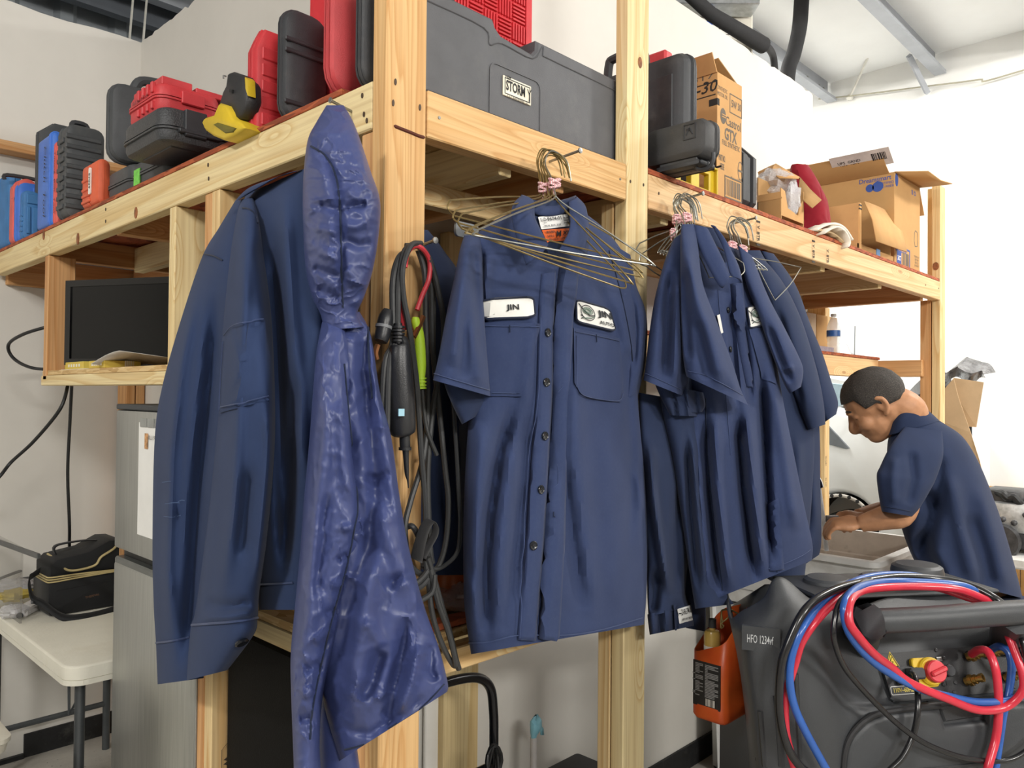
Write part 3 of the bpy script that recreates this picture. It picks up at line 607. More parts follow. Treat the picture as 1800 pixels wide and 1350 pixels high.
MB().box(A.x, B.x, yl, yl+.045, zt, zt+.006, .002).build('level_rail', M_YEL, lv); MB().box(B.x-.006, B.x, yl, yl+.045, 2.165, zt, .002).build('end_cap', M_YEL, lv)
# ---- cartons
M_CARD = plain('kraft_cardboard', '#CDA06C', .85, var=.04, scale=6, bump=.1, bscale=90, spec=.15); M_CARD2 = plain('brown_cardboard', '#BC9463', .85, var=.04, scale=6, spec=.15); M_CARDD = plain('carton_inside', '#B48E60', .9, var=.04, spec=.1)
M_PRINT = plain('grey_carton_print', '#6B6257', .8, var=.05); M_PRINTB = plain('black_carton_print', '#2E2C2A', .8); M_PRINTBL = plain('blue_carton_print', '#33509A', .7)
def carton_walls(name, x0, x1, y0, y1, z0, z1, mat, par, th=.004):
    for a in ((x0, x0+th, y0, y1), (x1-th, x1, y0, y1), (x0+th, x1-th, y0, y0+th), (x0+th, x1-th, y1-th, y1)): MB().box(*a, z0, z1).build('carton_wall', mat, par, smooth=False)
    MB().box(x0, x1, y0, y1, z0-.003, z0).build('carton_base', mat, par, smooth=False)
def flap(par, p0, p1, out, name='carton_flap', mat=None, th=.004, bend=0.0, n=6):
    p0, p1, out = V(p0), V(p1), V(out); nn = (p1-p0).cross(out).normalized(); rows = []
    for j in range(n+1):
        t = j/n; rows.append([p0+out*t+nn*bend*math.sin(t*pi), p1+out*t+nn*bend*math.sin(t*pi)])
    b = MB(); r2 = [[a+nn*th, c+nn*th] for a, c in rows]
    b.grid([[r[0], r[1], q[1], q[0]] for r, q in zip(rows, r2)], closed=True); b.add([rows[0][0], rows[0][1], r2[0][1], r2[0][0]], [(0, 1, 2, 3)]); b.add([rows[-1][0], rows[-1][1], r2[-1][1], r2[-1][0]], [(0, 1, 2, 3)])
    return b.build(name, mat or M_CARD, par, ang=30)
yc = Y0+.05; C0 = PY(1261, 126, yc); C1 = PY(1304, 160, yc); Cl = PX(1222, 130, C0.x)
x0, x1, y0, y1, z1 = C0.x, C1.x, yc, Cl.y+.02, C0.z
cb = thing('cardboard_box', 'tall printed oil carton with open top flaps on the right deck', 'cardboard box', ((x0+x1)/2, (y0+y1)/2, 2.164))
carton_walls('c', x0, x1, y0, y1, 2.168, z1, M_CARD, cb)
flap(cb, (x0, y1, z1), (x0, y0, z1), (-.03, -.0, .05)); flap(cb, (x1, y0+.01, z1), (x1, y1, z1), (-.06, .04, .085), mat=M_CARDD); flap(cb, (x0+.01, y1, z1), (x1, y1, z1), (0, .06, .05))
FY = lambda px, py: frame(PY(px, py, yc), (1, 0, 0), UZ, FY_)
w = x1-x0
lettering('Castrol', FY(1289, 219), .04, M_PRINT, cb, .01, fit=w*.62, name='printed_word'); lettering('GTX', FY(1284, 240), .05, M_PRINT, cb, .03, fit=w*.5, name='printed_word'); lettering('FULL SYNTHETIC', FY(1285, 257), .022, M_PRINT, cb, .01, fit=w*.72, name='printed_word')
lettering('SYNTHETIC\nMOTOR OIL', FY(1270, 163), .018, M_PRINT, cb, 0, fit=w*.4, name='printed_word'); lettering('5W 30', FY(1294, 187), .032, M_PRINT, cb, .02, fit=w*.4, name='printed_word'); lettering('PART NO.\n15B53E', FY(1269, 286), .026, M_PRINT, cb, .02, fit=w*.26, name='printed_word')
lettering('Made in USA', FY(1293, 316), .014, M_PRINT, cb, 0, fit=w*.4, name='printed_word')
P = PY(1271, 204, yc)
b = MB(); M = frame(P, (1, 0, 0), UZ, FY_); b.prism([(.017*math.cos(2*pi*i/20), .024*math.sin(2*pi*i/20)) for i in range(20)], M, -.001, .0006); q = b.build('printed_roundel', M_PRINT, cb)
b = MB(); b.box(-.008, .018, .003, .006, 0, .0012, M=M); b.box(-.008, .018, -.004, -.001, 0, .0012, M=M); b.build('roundel_bar', M_CARD, q)
P = PY(1301, 301, yc); M = frame(P, (1, 0, 0), UZ, FY_); cc = [(.016*math.cos(2*pi*i/16), .03*math.sin(2*pi*i/16)) for i in range(16)]; ring(cc, .003, M, .0007, 'printed_symbol', M_PRINT, cb); MB().box(-.012, .012, -.003, .003, 0, .0007, M=M).build('printed_symbol', M_PRINT, cb)
def barcode(M, w, h, par, mat, n=14, seed=1):
    r = random.Random(seed); b = MB(); x = -w/2
    while x < w/2-.001:
        t = r.choice((.6, 1, 1.8))*w/(n*2.2); b.box(x, min(x+t, w/2), -h/2, h/2, 0, .0007, M=M); x += t+r.choice((.6, 1, 1.4))*w/(n*2.2)
    o = b.build('barcode', mat, par, smooth=False); return o
M = FY(1289, 333); barcode(M, w*.62, .05, cb, M_PRINT, 9); ring([(-w*.36, -.034), (w*.36, -.034), (w*.36, .034), (-w*.36, .034)], .004, M, .0008, 'printed_frame', M_PRINT, cb)
P = PY(1304, 186, yc); M = frame(PY(1294, 187, yc), (1, 0, 0), UZ, FY_); ring([(-w*.27, -.03), (w*.24, -.03), (w*.24, .03), (-w*.27, .03)], .003, M, .0007, 'printed_frame', M_PRINT, cb)
FX = lambda px, py: frame(PX(px, py, x0), (0, -1, 0), UZ, (-1, 0, 0))
lettering('5W-30', FX(1219, 162), .05, M_PRINTB, cb, .01, fit=.16, name='printed_word', shear=.2); lettering('0317', FX(1229, 140), .025, M_PRINT, cb, 0, fit=.1, name='printed_word')
for py in (151, 173): P = PX(1232, py, x0); MB().box(P.x-.001, P.x, P.y-.05, P.y+.1, P.z-.0015, P.z+.0015).build('printed_line', M_PRINTB, cb)
P = PX(1257, 179, x0); MB().box(x0-.001, x0+.012, y0-.001, P.y+.02, P.z-.01, P.z+.01).build('printed_block', M_PRINTB, cb)
lettering('OIL', FX(1244, 290), .05, M_PRINTB, cb, .02, fit=.09, name='printed_word')
# black ribbed octagonal case beside it
P = PY(1333, 270, Y0+.07); A = PY(1306, 242, Y0+.07)
H = A.z-2.164; W = P.x-A.x+.02
o8 = thing('tool_case', 'black case with vertical ridges right of the tall printed carton', 'tool case', (A.x+W/2, Y0+.2, 2.164))
for i, (t0, t1, k) in enumerate(((0, .28, 0), (.3, .52, .006), (.54, .76, .0), (.78, 1, .016))):
    D = .34; c_ = .05; out = [(0, c_), (c_, 0), (D-c_, 0), (D, c_), (D, H-c_), (D-c_, H), (c_, H), (0, H-c_)]
    MB().shell(lambda q: inset(out, q), [(W*t0, .008+k), (W*t0+.004, k), (W*t1-.004, k), (W*t1, .008+k)], frame((A.x, Y0+.07, 2.165), (0, 1, 0), UZ, (1, 0, 0))).build('case_half' if i in (0, 3) else 'rib_band', M_BLK, o8)
# small open carton with bubble wrap
ys = Y0+.03; A, B = PY(1373, 372, ys), PY(1413, 400, ys); z0 = 2.164
sx0, sx1, sy0, sy1, sz1 = A.x, PY(1413, 365, ys).x, ys, PX(1331, 335, A.x).y, PY(1373, 330, ys).z
sb = thing('cardboard_box', 'small open carton of bubble wrap with a curled flap at the deck edge', 'cardboard box', ((sx0+sx1)/2, (sy0+sy1)/2, z0))
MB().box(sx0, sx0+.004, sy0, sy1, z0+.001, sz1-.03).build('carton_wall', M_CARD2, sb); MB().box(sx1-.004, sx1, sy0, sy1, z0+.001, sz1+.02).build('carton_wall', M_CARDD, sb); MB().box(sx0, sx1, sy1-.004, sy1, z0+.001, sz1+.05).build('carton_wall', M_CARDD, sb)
q = [PY(a, c, ys) for a, c in ((1373, 378), (1373, 330), (1380, 336), (1385, 366), (1403, 379), (1407, 360), (1413, 352), (1413, 394))]
b = MB(); b.prism([(p.x, max(p.z, z0+.001)) for p in q], frame((0, ys+.004, 0), (1, 0, 0), UZ, FY_), 0, .004); b.build('torn_front_wall', M_CARD, sb)
MB().box(sx0-.001, sx0+.006, sy0, sy1, sz1-.035, sz1-.012).build('folded_rim', M_CARD, sb)
fl = [PY(a, c, ys+.06) for a, c in ((1366, 288), (1353, 300))]; A = PY(1364, 290, ys+.05); B = PY(1408, 312, ys-.01)
b = MB(); rows = []
for (a, c, d), (a2, c2, d2) in (((1332, 303, .22), (1334, 312, .2)), ((1350, 294, .2), (1352, 304, .16)), ((1364, 288, .18), (1355, 302, .1)), ((1384, 300, .12), (1370, 313, .04)), ((1406, 312, .05), (1404, 314, -.01))):
    p, s = PY(a, c, ys+d), PY(a2, c2, ys+d2); rows.append([p, p*.5+s*.5+V((0, 0, .003)), s])
b.grid(rows); b.build('carton_flap', M_CARD, sb, solid=.003)
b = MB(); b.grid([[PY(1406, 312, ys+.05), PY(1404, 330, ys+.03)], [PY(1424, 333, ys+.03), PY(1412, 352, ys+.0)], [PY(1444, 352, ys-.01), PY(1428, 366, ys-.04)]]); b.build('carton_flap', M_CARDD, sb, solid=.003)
t = NT('clear_bubble_wrap'); vv = t.obj(); n_ = t.noise(vv, 60, 3, .6, .6); t.b.inputs['Base Color'].default_value = (.85, .85, .88, 1); t.b.inputs['Roughness'].default_value = .12; t.b.inputs['Alpha'].default_value = .45; t.b.inputs['Transmission Weight'].default_value = 0.0
t.l(t.bump(n_, 1.0, .01), t.b.inputs['Normal']); M_WRAP = t.m
def blob(P, rx, ry, rz, amp, sc, seed, n=18, m=12):
    rows = []
    for j in range(m+1):
        th = pi*j/m; r = []
        for i in range(n):
            ph = 2*pi*i/n; d = V((math.sin(th)*math.cos(ph), math.sin(th)*math.sin(ph), math.cos(th)))
            k = 1+amp*noise.noise(d*sc+V((seed, 0, 0))); r.append(V(P)+V((d.x*rx, d.y*ry, d.z*rz))*k)
        rows.append(r)
    b = MB(); b.grid(rows, closed=True); bmesh.ops.remove_doubles(b.bm, verts=b.bm.verts[:], dist=1e-5); return b
P = PY(1362, 330, ys+.1); q = blob(P, .1, .07, .06, .5, 3, 2).build('bubble_wrap', M_WRAP); tag(q, 'crumpled clear bubble wrap stuffed in the small open carton', 'bubble wrap')
P = PY(1394, 350, ys+.012); q = blob(P, .035, .02, .06, .5, 3, 5).build('bubble_wrap', M_WRAP); tag(q, 'tuft of bubble wrap poking out of the torn carton front', 'bubble wrap')
# red cloth bundle
t = NT('dark_red_cloth'); vv = t.obj(); M_REDC = cloth('dark_red_cloth', '#8C1C2A', .9, wr=.7, wrs=16, wdist=.014)
P = PY(1422, 345, Y0+.11); zt = PY(1408, 294, Y0+.14).z; rows = []
for j in range(15):
    t_ = j/14; cx = PY(1405+22*min(1, t_*1.6), 300, Y0+.14).x; z = 2.166+(zt-2.166)*(1-t_)-.0; r_ = (.03+.055*math.sin(min(1, t_*1.8+.08)*pi*.55))
    rows.append([V((cx+math.cos(a)*r_*(1+.35*noise.noise(V((math.cos(a)*1.5, t_*7, math.sin(a)*1.5)))), Y0+.14+math.sin(a)*r_*.8, z+.012*noise.noise(V((math.cos(a)*2, t_*5, 3))))) for a in [2*pi*i/20 for i in range(20)]])
b = MB(); b.grid(rows, closed=True); b.bm.faces.new([v for v in b.bm.verts[:20]]); tag(b.build('red_cloth_bag', M_REDC, loc=(PY(1427, 380, Y0+.14).x, Y0+.14, 2.164)), 'dark red cloth bundle between the small carton and the large carton', 'cloth')
# large open carton
yb0 = Y0+.06; A = PY(1572, 302, yb0)
x0, x1, z1 = A.x, PY(1617, 320, yb0).x, A.z; y0 = yb0; y1 = YB-.02
bb = thing('cardboard_box', 'large open brown carton with spread flaps at the far deck end', 'cardboard box', ((x0+x1)/2, (y0+y1)/2, 2.164))
BX0 = x0; carton_walls('c', x0, x1, y0, y1, 2.168, z1, M_CARD2, bb)
fo = PX(1549, 262, x0-.1)-PX(1567, 301, x0); fo.y = 0
lf = flap(bb, (x0, y1, z1), (x0, y0+.02, z1), tuple(fo), mat=M_CARD2, bend=.008)
q0 = PY(1632, 301, yb0-.12)-V((x0, y0, z1)); q1 = PY(1674, 323, yb0-.12)-V((x1, y0, z1))
b = MB(); n_ = 6; b.grid([[V((x0, y0, z1))+q0*(i/n_), V(((x0+x1)/2, y0, z1))+(q0+q1)*.5*(i/n_)+V((0, 0, -.012*(i/n_))), V((x1, y0, z1))+q1*(i/n_)] for i in range(n_+1)]); b.build('carton_flap', M_CARD2, bb, solid=.004)
flap(bb, (x1, y0, z1-.01), (x1, y1, z1-.01), (.07, 0, -.11))
FXb = lambda px, py: frame(PX(px, py, x0), (0, -1, 0), UZ, (-1, 0, 0)); FYb = lambda px, py: frame(PY(px, py, yb0), (1, 0, 0), UZ, FY_)
lettering('Dreamsmart', FXb(1538, 316), .03, M_PRINTBL, bb, .01, fit=.14, name='printed_word')
for px, py, r in ((1543, 328, .024), (1529, 331, .018)):
    b = MB(); b.prism([(r*math.cos(2*pi*i/18), r*math.sin(2*pi*i/18)) for i in range(18)], FXb(px, py), -.001, .0007); b.build('printed_symbol', M_PRINTBL, bb)
lettering('CERTIFIED\nECO FIBER', FXb(1557, 325), .016, M_PRINTBL, bb, 0, fit=.07, name='printed_word')
b = MB(); b.prism([(.02*math.cos(2*pi*i/18), .03*math.sin(2*pi*i/18)) for i in range(18)], FYb(1576, 316), -.001, .0007); b.build('printed_symbol', M_PRINTBL, bb)
lettering('B O', FYb(1606, 340), .03, M_PRINTBL, bb, .02, fit=.06, name='printed_word')
M = FYb(1588, 455); ring([(-.09, -.05), (.09, -.05), (.09, .05), (-.09, .05)], .008, M, .0007, 'printed_frame', M_PRINTBL, bb); barcode(M @ Matrix.Translation((.03, -.006, 0)), .09, .07, bb, M_PRINT, 8, 3); MB().box(-.085, -.03, -.045, .03, 0, .0008, M=M).build('printed_block', M_PRINTBL, bb)
lettering('24CT', M @ Matrix.Translation((-.057, -.005, .0005)), .03, M_LABEL, bb, .02, fit=.045, name='printed_word'); lettering('SWEETIE', FYb(1584, 440), .03, M_PRINTBL, bb, .02, fit=.15, name='printed_word')
lettering('STORE FLAT\nKEEP DRY\nRECYCLE\n24 COUNT', FYb(1611, 460), .014, M_PRINT, bb, 0, fit=.07, name='printed_word')
cc = [(-.025, .03), (-.01, .045), (.02, .04), (.03, .01), (.02, -.03), (-.015, -.035), (-.028, -.01)]; ring(cc, .004, FYb(1610, 422), .0007, 'printed_symbol', M_PRINT, bb)
e1 = V((0, -1, 0)); up = fo.normalized(); nn = e1.cross(up).normalized()
tl = PX(1515, 281, x0-.07); tl = V((x0, tl.y, z1))+fo*.78
M = frame(tl+nn*.009, e1, up, nn); MB().box(-.13, .13, -.045, .045, 0, .001, M=M).build('shipping_label', plain('greyish_label', '#CFC6C2', .7), lf); barcode(M @ Matrix.Translation((.08, .005, .001)), .06, .04, lf, M_INK, 8, 6); lettering('UPS  GRND\nUSA  VDA', M @ Matrix.Translation((-.05, -.005, .001)), .02, M_INK, lf, .01, fit=.1, name='label_text')
# small open carton in front of it
yq = Y0+.035; A = PY(1509, 356, yq); B = PY(1512, 436, yq)
x0 = A.x; y1 = PX(1440, 376, x0).y; x1 = min(PY(1570, 420, yq).x, BX0-.012)
tb = thing('cardboard_box', 'small plain carton lying open in front of the large brown carton', 'cardboard box', ((x0+x1)/2, yq+.1, 2.164))
MB().box(x0, x0+.004, yq, y1, 2.166, A.z).build('carton_wall', M_CARD, tb); MB().box(x0, x1, y1-.004, y1, 2.166, A.z-.02).build('carton_wall', M_CARD2, tb); MB().box(x1-.004, x1, yq+.01, y1, 2.166, A.z-.07).build('carton_wall', M_CARD2, tb); MB().box(x0, x1, yq, yq+.004, 2.166, 2.2).build('carton_wall', M_CARDD, tb)
MB().box(x0+.004, x0+.025, yq-.003, yq, 2.166, A.z).build('edge_strip', M_CARD, tb); MB().box(x0, x0+.026, yq-.004, yq-.002, A.z-.012, A.z-.006).build('black_tape', M_INK, tb); MB().box(x0, x0+.026, yq-.004, yq-.002, A.z-.026, A.z-.02).build('black_tape', M_INK, tb)
P = [PY(a, c, yq+d) for a, c, d in ((1519, 354, -.005), (1572, 379, .1), (1540, 424, -.06), (1594, 443, -.02))]
b = MB(); b.grid([[P[0].lerp(P[1], i/6)+V((0, 0, .006*math.sin(i/6*pi))) for i in range(7)], [P[0].lerp(P[2], .5).lerp(P[1].lerp(P[3], .5), i/6)+V((-.012, -.012, .004)) for i in range(7)], [P[2].lerp(P[3], i/6) for i in range(7)]]); b.build('carton_flap', M_CARD, tb, solid=.004)
P = PY(1543, 432, yq); MB().box(P.x-.02, P.x+.02, yq-.003, yq, 2.167, 2.205).build('blue_tape', plain('blue_tape', '#4F7FB0', .5), tb)
# canvas glove
M_GLV = cloth('cream_canvas', '#E4DACB', .95)
def foldstrip(px, thick, w, y, seed):
    pts = [PY(a, c, y) for a, c in px]; top = crom(pts, 5); rows = []
    for p in top: rows.append([p+V((0, 0, 0)), p+V((.004, w*.5, .004*math.sin(p.x*90))), p+V((.008, w, -.004))])
    b = MB(); b.grid(rows); return b
gl = thing('work_glove', 'cream canvas glove folded over the red deck edge in front of the cartons', 'glove', tuple(PY(1468, 420, Y0-.005)))
foldstrip([(1437, 404), (1447, 398), (1462, 393), (1474, 394), (1487, 402), (1500, 421)], .006, .07, Y0-.012, 1).build('glove_back', M_GLV, gl, solid=.007)
foldstrip([(1450, 409), (1464, 401), (1475, 399), (1487, 407), (1495, 424), (1492, 433)], .006, .05, Y0-.03, 2).build('glove_cuff', M_GLV, gl, solid=.007)
foldstrip([(1440, 404), (1452, 406), (1468, 412), (1484, 425), (1492, 432)], .006, .05, Y0-.008, 2).build('glove_palm', plain('tan_glove_palm', '#BFA57F', .9), gl, solid=.006)
# ================================================================ garments
from mathutils.bvhtree import BVHTree
def crom_np(P, n):
    P = np.array(P, float); m = len(P); out = []
    for i in range(m-1):
        a, b, c, d = P[max(i-1, 0)], P[i], P[i+1], P[min(i+2, m-1)]
        for k in range(n):
            t = k/n; out.append(0.5*((2*b)+(c-a)*t+(2*a-5*b+4*c-d)*t*t+(3*b-a-3*c+d)*t**3))
    out.append(P[-1]); return np.array(out)
def segdist(p, L):   # distance of points p (n,2) from polyline L, and the signed side
    best = np.full(len(p), 1e9); tt = np.zeros(len(p)); L = np.array(L, float)
    ln = np.r_[0, np.cumsum(np.hypot(*np.diff(L, axis=0).T))]
    for i in range(len(L)-1):
        a, b = L[i], L[i+1]; ab = b-a; t = np.clip(((p-a) @ ab)/max(ab @ ab, 1e-9), 0, 1)
        q = a+t[:, None]*ab; d = np.hypot(*(p-q).T); k = d < best
        best[k] = d[k]; tt[k] = (ln[i]+t[k]*(ln[i+1]-ln[i]))/max(ln[-1], 1e-9)
    return best, tt
class Plane:
    def __init__(s, p0, n): s.p0 = V(p0); s.n = V(n).normalized()
    def at(s, px, py, d): return PP(px, py, s.p0+s.n*d, s.n)
def displace(P2, creases, nz=None):
    D = np.zeros(len(P2))
    for amp, w, L in creases:
        d, t = segdist(P2, L); D += amp*np.exp(-(d/w)**2)*np.clip(np.sin(np.clip(t, .02, .98)*pi)*2.2, 0, 1)
    if nz:
        for q in nz:
            amp, sx, sy, seed = q[:4]
            if len(q) > 4:   # crinkle: sharp ridges along the zero lines of a warped noise
                D += amp*np.array([(1-min(1, abs(noise.noise(V((x*sx+.6*noise.noise(V((x*sx*.7, y*sy*.7, seed+9))), y*sy, seed))))*3.2))**2*(.4+noise.noise(V((x*.02, y*.02, seed+4)))) for x, y in P2])
            else: D += amp*np.array([noise.noise(V((x*sx, y*sy, seed))) for x, y in P2])
    return D
def garment(name, rows, pl, mat, parent=None, nu=40, per=10, creases=(), nz=None, back=.5, pw=.75, closed_top=False, loc=None, ang=60, open_back=False):
    """a hanging tube of cloth: rows of (xl, yl, xr, yr, d, thick) traced on the plane the garment hangs in; thick = how far its front bulges"""
    R_ = crom_np(rows, per); nv = len(R_); ph = np.linspace(0, pi, nu+1); s = (1-np.cos(ph))/2; fr = np.sin(ph)**pw
    F2 = []; Fd = []
    for xl, yl, xr, yr, d, th in R_:
        for k in range(nu+1): F2.append((xl+(xr-xl)*s[k], yl+(yr-yl)*s[k])); Fd.append(d+th*fr[k])
    F2 = np.array(F2); Fd = np.array(Fd)
    edge = np.tile(fr, nv)
    D = Fd+displace(F2, creases, nz)*np.clip(edge*1.6, 0, 1)
    b = MB(); front = [[pl.at(*F2[j*(nu+1)+k], D[j*(nu+1)+k]) for k in range(nu+1)] for j in range(nv)]
    rows3 = []
    for j in range(nv):
        xl, yl, xr, yr, d, th = R_[j]
        bk = [pl.at(xl+(xr-xl)*s[k], yl+(yr-yl)*s[k], d-back*th*fr[k]) for k in range(nu-1, 0, -2)]
        rows3.append(front[j]+([] if open_back else bk))
    b.grid(rows3, closed=not open_back)
    if closed_top: b.bm.faces.new([v for v in b.bm.verts[:len(rows3[0])]])
    o = b.build(name, mat, parent, loc, ang=ang)
    base = BASE[o.name]; me = o.data
    o_b = BVHTree.FromPolygons([v.co+base for v in me.vertices], [tuple(p.vertices) for p in me.polygons])
    return o, o_b
def hit(bv, px, py, off=0.0):
    d = ray(px, py).normalized()
    for bvh in (bv if isinstance(bv, (list, tuple)) else (bv,)):
        h = bvh.ray_cast(CAM, d)
        if h[0] is not None:
            n = h[1] if h[1].dot(d) < 0 else -h[1]
            return h[0]+n*off-d*off*.5, n
    return None, None
def bil(q, u, v):
    (a, b), (c, d), (e, f), (g, h) = q   # TL TR BR BL
    x = (a*(1-u)+c*u)*(1-v)+(g*(1-u)+e*u)*v; y = (b*(1-u)+d*u)*(1-v)+(h*(1-u)+f*u)*v
    return x, y
def decal(bv, q, name, mat, parent, off=.002, r=0.0, rings=7, n=6, nx=0, ny=0, th=.0012, out=None):
    """a patch of cloth sewn on: rounded quad laid on the surface below it"""
    if out is None:
        if r:
            out = []
            for cx, cy, a in ((1-r, r, -90), (1-r, 1-r, 0), (r, 1-r, 90), (r, r, 180)):
                for i in range(n+1): t = math.radians(a+90*i/n); out.append((cx+r*math.cos(t), cy+r*math.sin(t)))
        else:
            out = [(i/8, 0) for i in range(8)]+[(1, i/8) for i in range(8)]+[(1-i/8, 1) for i in range(8)]+[(0, 1-i/8) for i in range(8)]
    b = MB(); rows = []; last = None
    for k in range(rings+1):
        s = k/rings; row = []
        for u, v in out:
            p, nn = hit(bv, *bil(q, .5+(u-.5)*s, .5+(v-.5)*s), off)
            if p is None: p = last
            last = p; row.append(p)
        rows.append(row)
    for i, row in enumerate(rows):
        rows[i] = [p if p is not None else V((0, 0, 0)) for p in row]
    edge = [p+((CAM-p).normalized()*-(off+.001)) for p in rows[-1]]
    b.grid(rows[1:]+[edge], closed=True); b.bm.verts.ensure_lookup_table()
    b.bm.faces.new([b.bm.verts[i] for i in range(len(out))][::-1])
    return b.build(name, mat, parent, ang=50)
def text_on(bv, q, txt, mat, parent, u0, u1, v0, v1, off=.0035, bold=.02, name='lettering', shear=0.0):
    cu = bpy.data.curves.new('t', 'FONT'); cu.body = txt; cu.align_x = 'CENTER'; cu.align_y = 'CENTER'; cu.offset = bold; cu.resolution_u = 2; cu.shear = shear
    to = bpy.data.objects.new('t', cu); COL.objects.link(to); bpy.context.view_layer.update()
    me = bpy.data.meshes.new_from_object(to.evaluated_get(bpy.context.evaluated_depsgraph_get())); bpy.data.objects.remove(to); bpy.data.curves.remove(cu)
    b = MB(); b.bm.from_mesh(me); bpy.data.meshes.remove(me)
    xs = [v.co.x for v in b.bm.verts]; ys = [v.co.y for v in b.bm.verts]; ax, bx, ay, by = min(xs), max(xs), min(ys), max(ys)
    for v in b.bm.verts:
        u = u0+(u1-u0)*(v.co.x-ax)/(bx-ax); w = v1-(v1-v0)*(v.co.y-ay)/(by-ay)
        p, nn = hit(bv, *bil(q, u, w), off); v.co = p if p is not None else v.co
    return b.build(name, mat, parent, smooth=False, recalc=False)
def line_on(bv, pts, w, mat, parent, name='seam', off=.001, n=5, per=8, r2=None):
    L = crom_np(pts, per); P = [hit(bv, x, y, off)[0] for x, y in L]; P = [p for p in P if p is not None]
    if len(P) < 2: return None
    b = MB(); b.tube(P, w, n); return b.build(name, mat, parent)
def button_on(bv, px, py, r, mat, parent, tag_='button'):
    p, n = hit(bv, px, py, .001)
    if p is None: return
    M = frame(p, n.orthogonal(), n.cross(n.orthogonal()), n); b = MB()
    b.lathe([(r*.9, -.001), (r, .0005), (r, .002), (r*.85, .003), (r*.7, .0022), (.0001, .0022)], M, 14); o = b.build(tag_, mat, parent)
    h = MB()
    for a in range(4): h.lathe([(r*.12, .0018), (r*.12, .0026)], M @ Matrix.Translation((r*.25*math.cos(a*pi/2+.8), r*.25*math.sin(a*pi/2+.8), 0)), 6)
    k = h.build('button_holes', M_INK, o); k['kind'] = 'stuff'
M_NAVY = cloth('navy_canvas_cloth', '#2B3A5C', .85, sheen=.04, var=.03, weave=700)
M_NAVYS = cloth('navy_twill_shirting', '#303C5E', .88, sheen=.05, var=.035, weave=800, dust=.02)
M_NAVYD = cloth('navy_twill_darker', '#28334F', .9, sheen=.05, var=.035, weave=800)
M_NYLON = cloth('navy_shiny_nylon', '#3E4876', .38, sheen=.0, var=.04, weave=1200, spec=.45, wr=.35, wrs=13, wdist=.008)
M_STITCH = cloth('navy_stitching', '#39466A', .8, var=.05); M_STITCHD = cloth('dark_navy_stitching', '#1B253D', .8)
M_BTN = plain('dark_navy_button', '#14181F', .22, var=.1)
# ---------------------------------------------------------------- navy work jacket on the left face
PJ = Plane((.74, 0, 0), (-1, 0, 0))
jk = thing('work_jacket', 'plain navy work jacket with elbow patches hanging sideways left of the hooded jacket', 'jacket', tuple(PJ.at(420, 1190, 0)))
bodyc = [(.02, 14, [(500, 330), (506, 480), (520, 640), (530, 850)]), (-.03, 12, [(478, 420), (488, 560), (492, 700), (500, 1000)]), (-.025, 10, [(520, 640), (512, 800), (500, 1000)])]
body, bvb = garment('jacket_body', [(432, 342, 545, 292, -.02, .03), (425, 372, 556, 340, -.01, .055), (428, 450, 568, 430, 0, .06), (440, 600, 575, 600, 0, .06), (452, 800, 572, 800, 0, .06), (452, 950, 560, 950, 0, .055), (454, 1040, 546, 1030, 0, .05), (455, 1072, 540, 1072, 0, .05)], PJ, M_NAVY, jk, creases=bodyc)
s2c = [(.022, 12, [(345, 500), (318, 640), (300, 800), (295, 1000), (300, 1130)]), (-.035, 16, [(384, 500), (372, 660), (352, 850), (338, 1050), (325, 1190)]), (-.006, 8, [(276, 870), (300, 868)]), (.006, 6, [(275, 900), (312, 905)])]
s2, bv2 = garment('sleeve', [(414, 352, 452, 352, -.02, .03), (385, 400, 445, 400, -.02, .05), (356, 450, 440, 450, -.015, .065), (320, 556, 430, 556, -.01, .07), (286, 676, 420, 690, 0, .075), (272, 770, 405, 800, 0, .075), (268, 950, 390, 950, 0, .07), (270, 1060, 372, 1060, 0, .065), (274, 1130, 362, 1122, 0, .06), (277, 1203, 358, 1192, 0, .058)], PJ, M_NAVY, jk, creases=s2c)
s1c = [(.016, 14, [(430, 400), (428, 520), (418, 700), (410, 900), (390, 1060)]), (-.02, 12, [(456, 410), (470, 480), (478, 560), (480, 640)]), (.012, 10, [(470, 700), (474, 800), (462, 930), (450, 1040)]), (-.012, 12, [(440, 820), (430, 900), (425, 980)]), (-.008, 9, [(356, 1060), (400, 1066), (445, 1060)]), (.008, 8, [(352, 1085), (400, 1084), (450, 1076)]), (-.012, 10, [(405, 420), (400, 560), (390, 720)])]
s1, bv1 = garment('sleeve', [(424, 350, 446, 348, .01, .03), (415, 384, 454, 380, .03, .05), (402, 470, 464, 450, .04, .07), (391, 590, 477, 560, .045, .08), (386, 700, 483, 690, .045, .085), (372, 850, 482, 800, .045, .085), (358, 970, 470, 940, .045, .08), (343, 1075, 456, 1040, .045, .075), (336, 1100, 453, 1086, .045, .075), (331, 1150, 446, 1116, .045, .072), (328, 1196, 400, 1178, .045, .06)], PJ, M_NAVY, jk, creases=s1c)
bc, bvc = garment('collar', [(412, 356, 446, 336, .03, .01), (420, 345, 470, 322, .03, .015), (436, 331, 500, 306, .02, .018), (455, 322, 532, 298, .0, .015)][::-1], PJ, M_NAVY, jk, nu=16)
line_on(bv1, [(335, 1099), (370, 1096), (410, 1092), (452, 1086)], .0022, M_STITCH, s1, 'cuff_seam'); line_on(bv2, [(275, 1130), (300, 1127), (334, 1120)], .0022, M_STITCH, s2, 'cuff_seam')
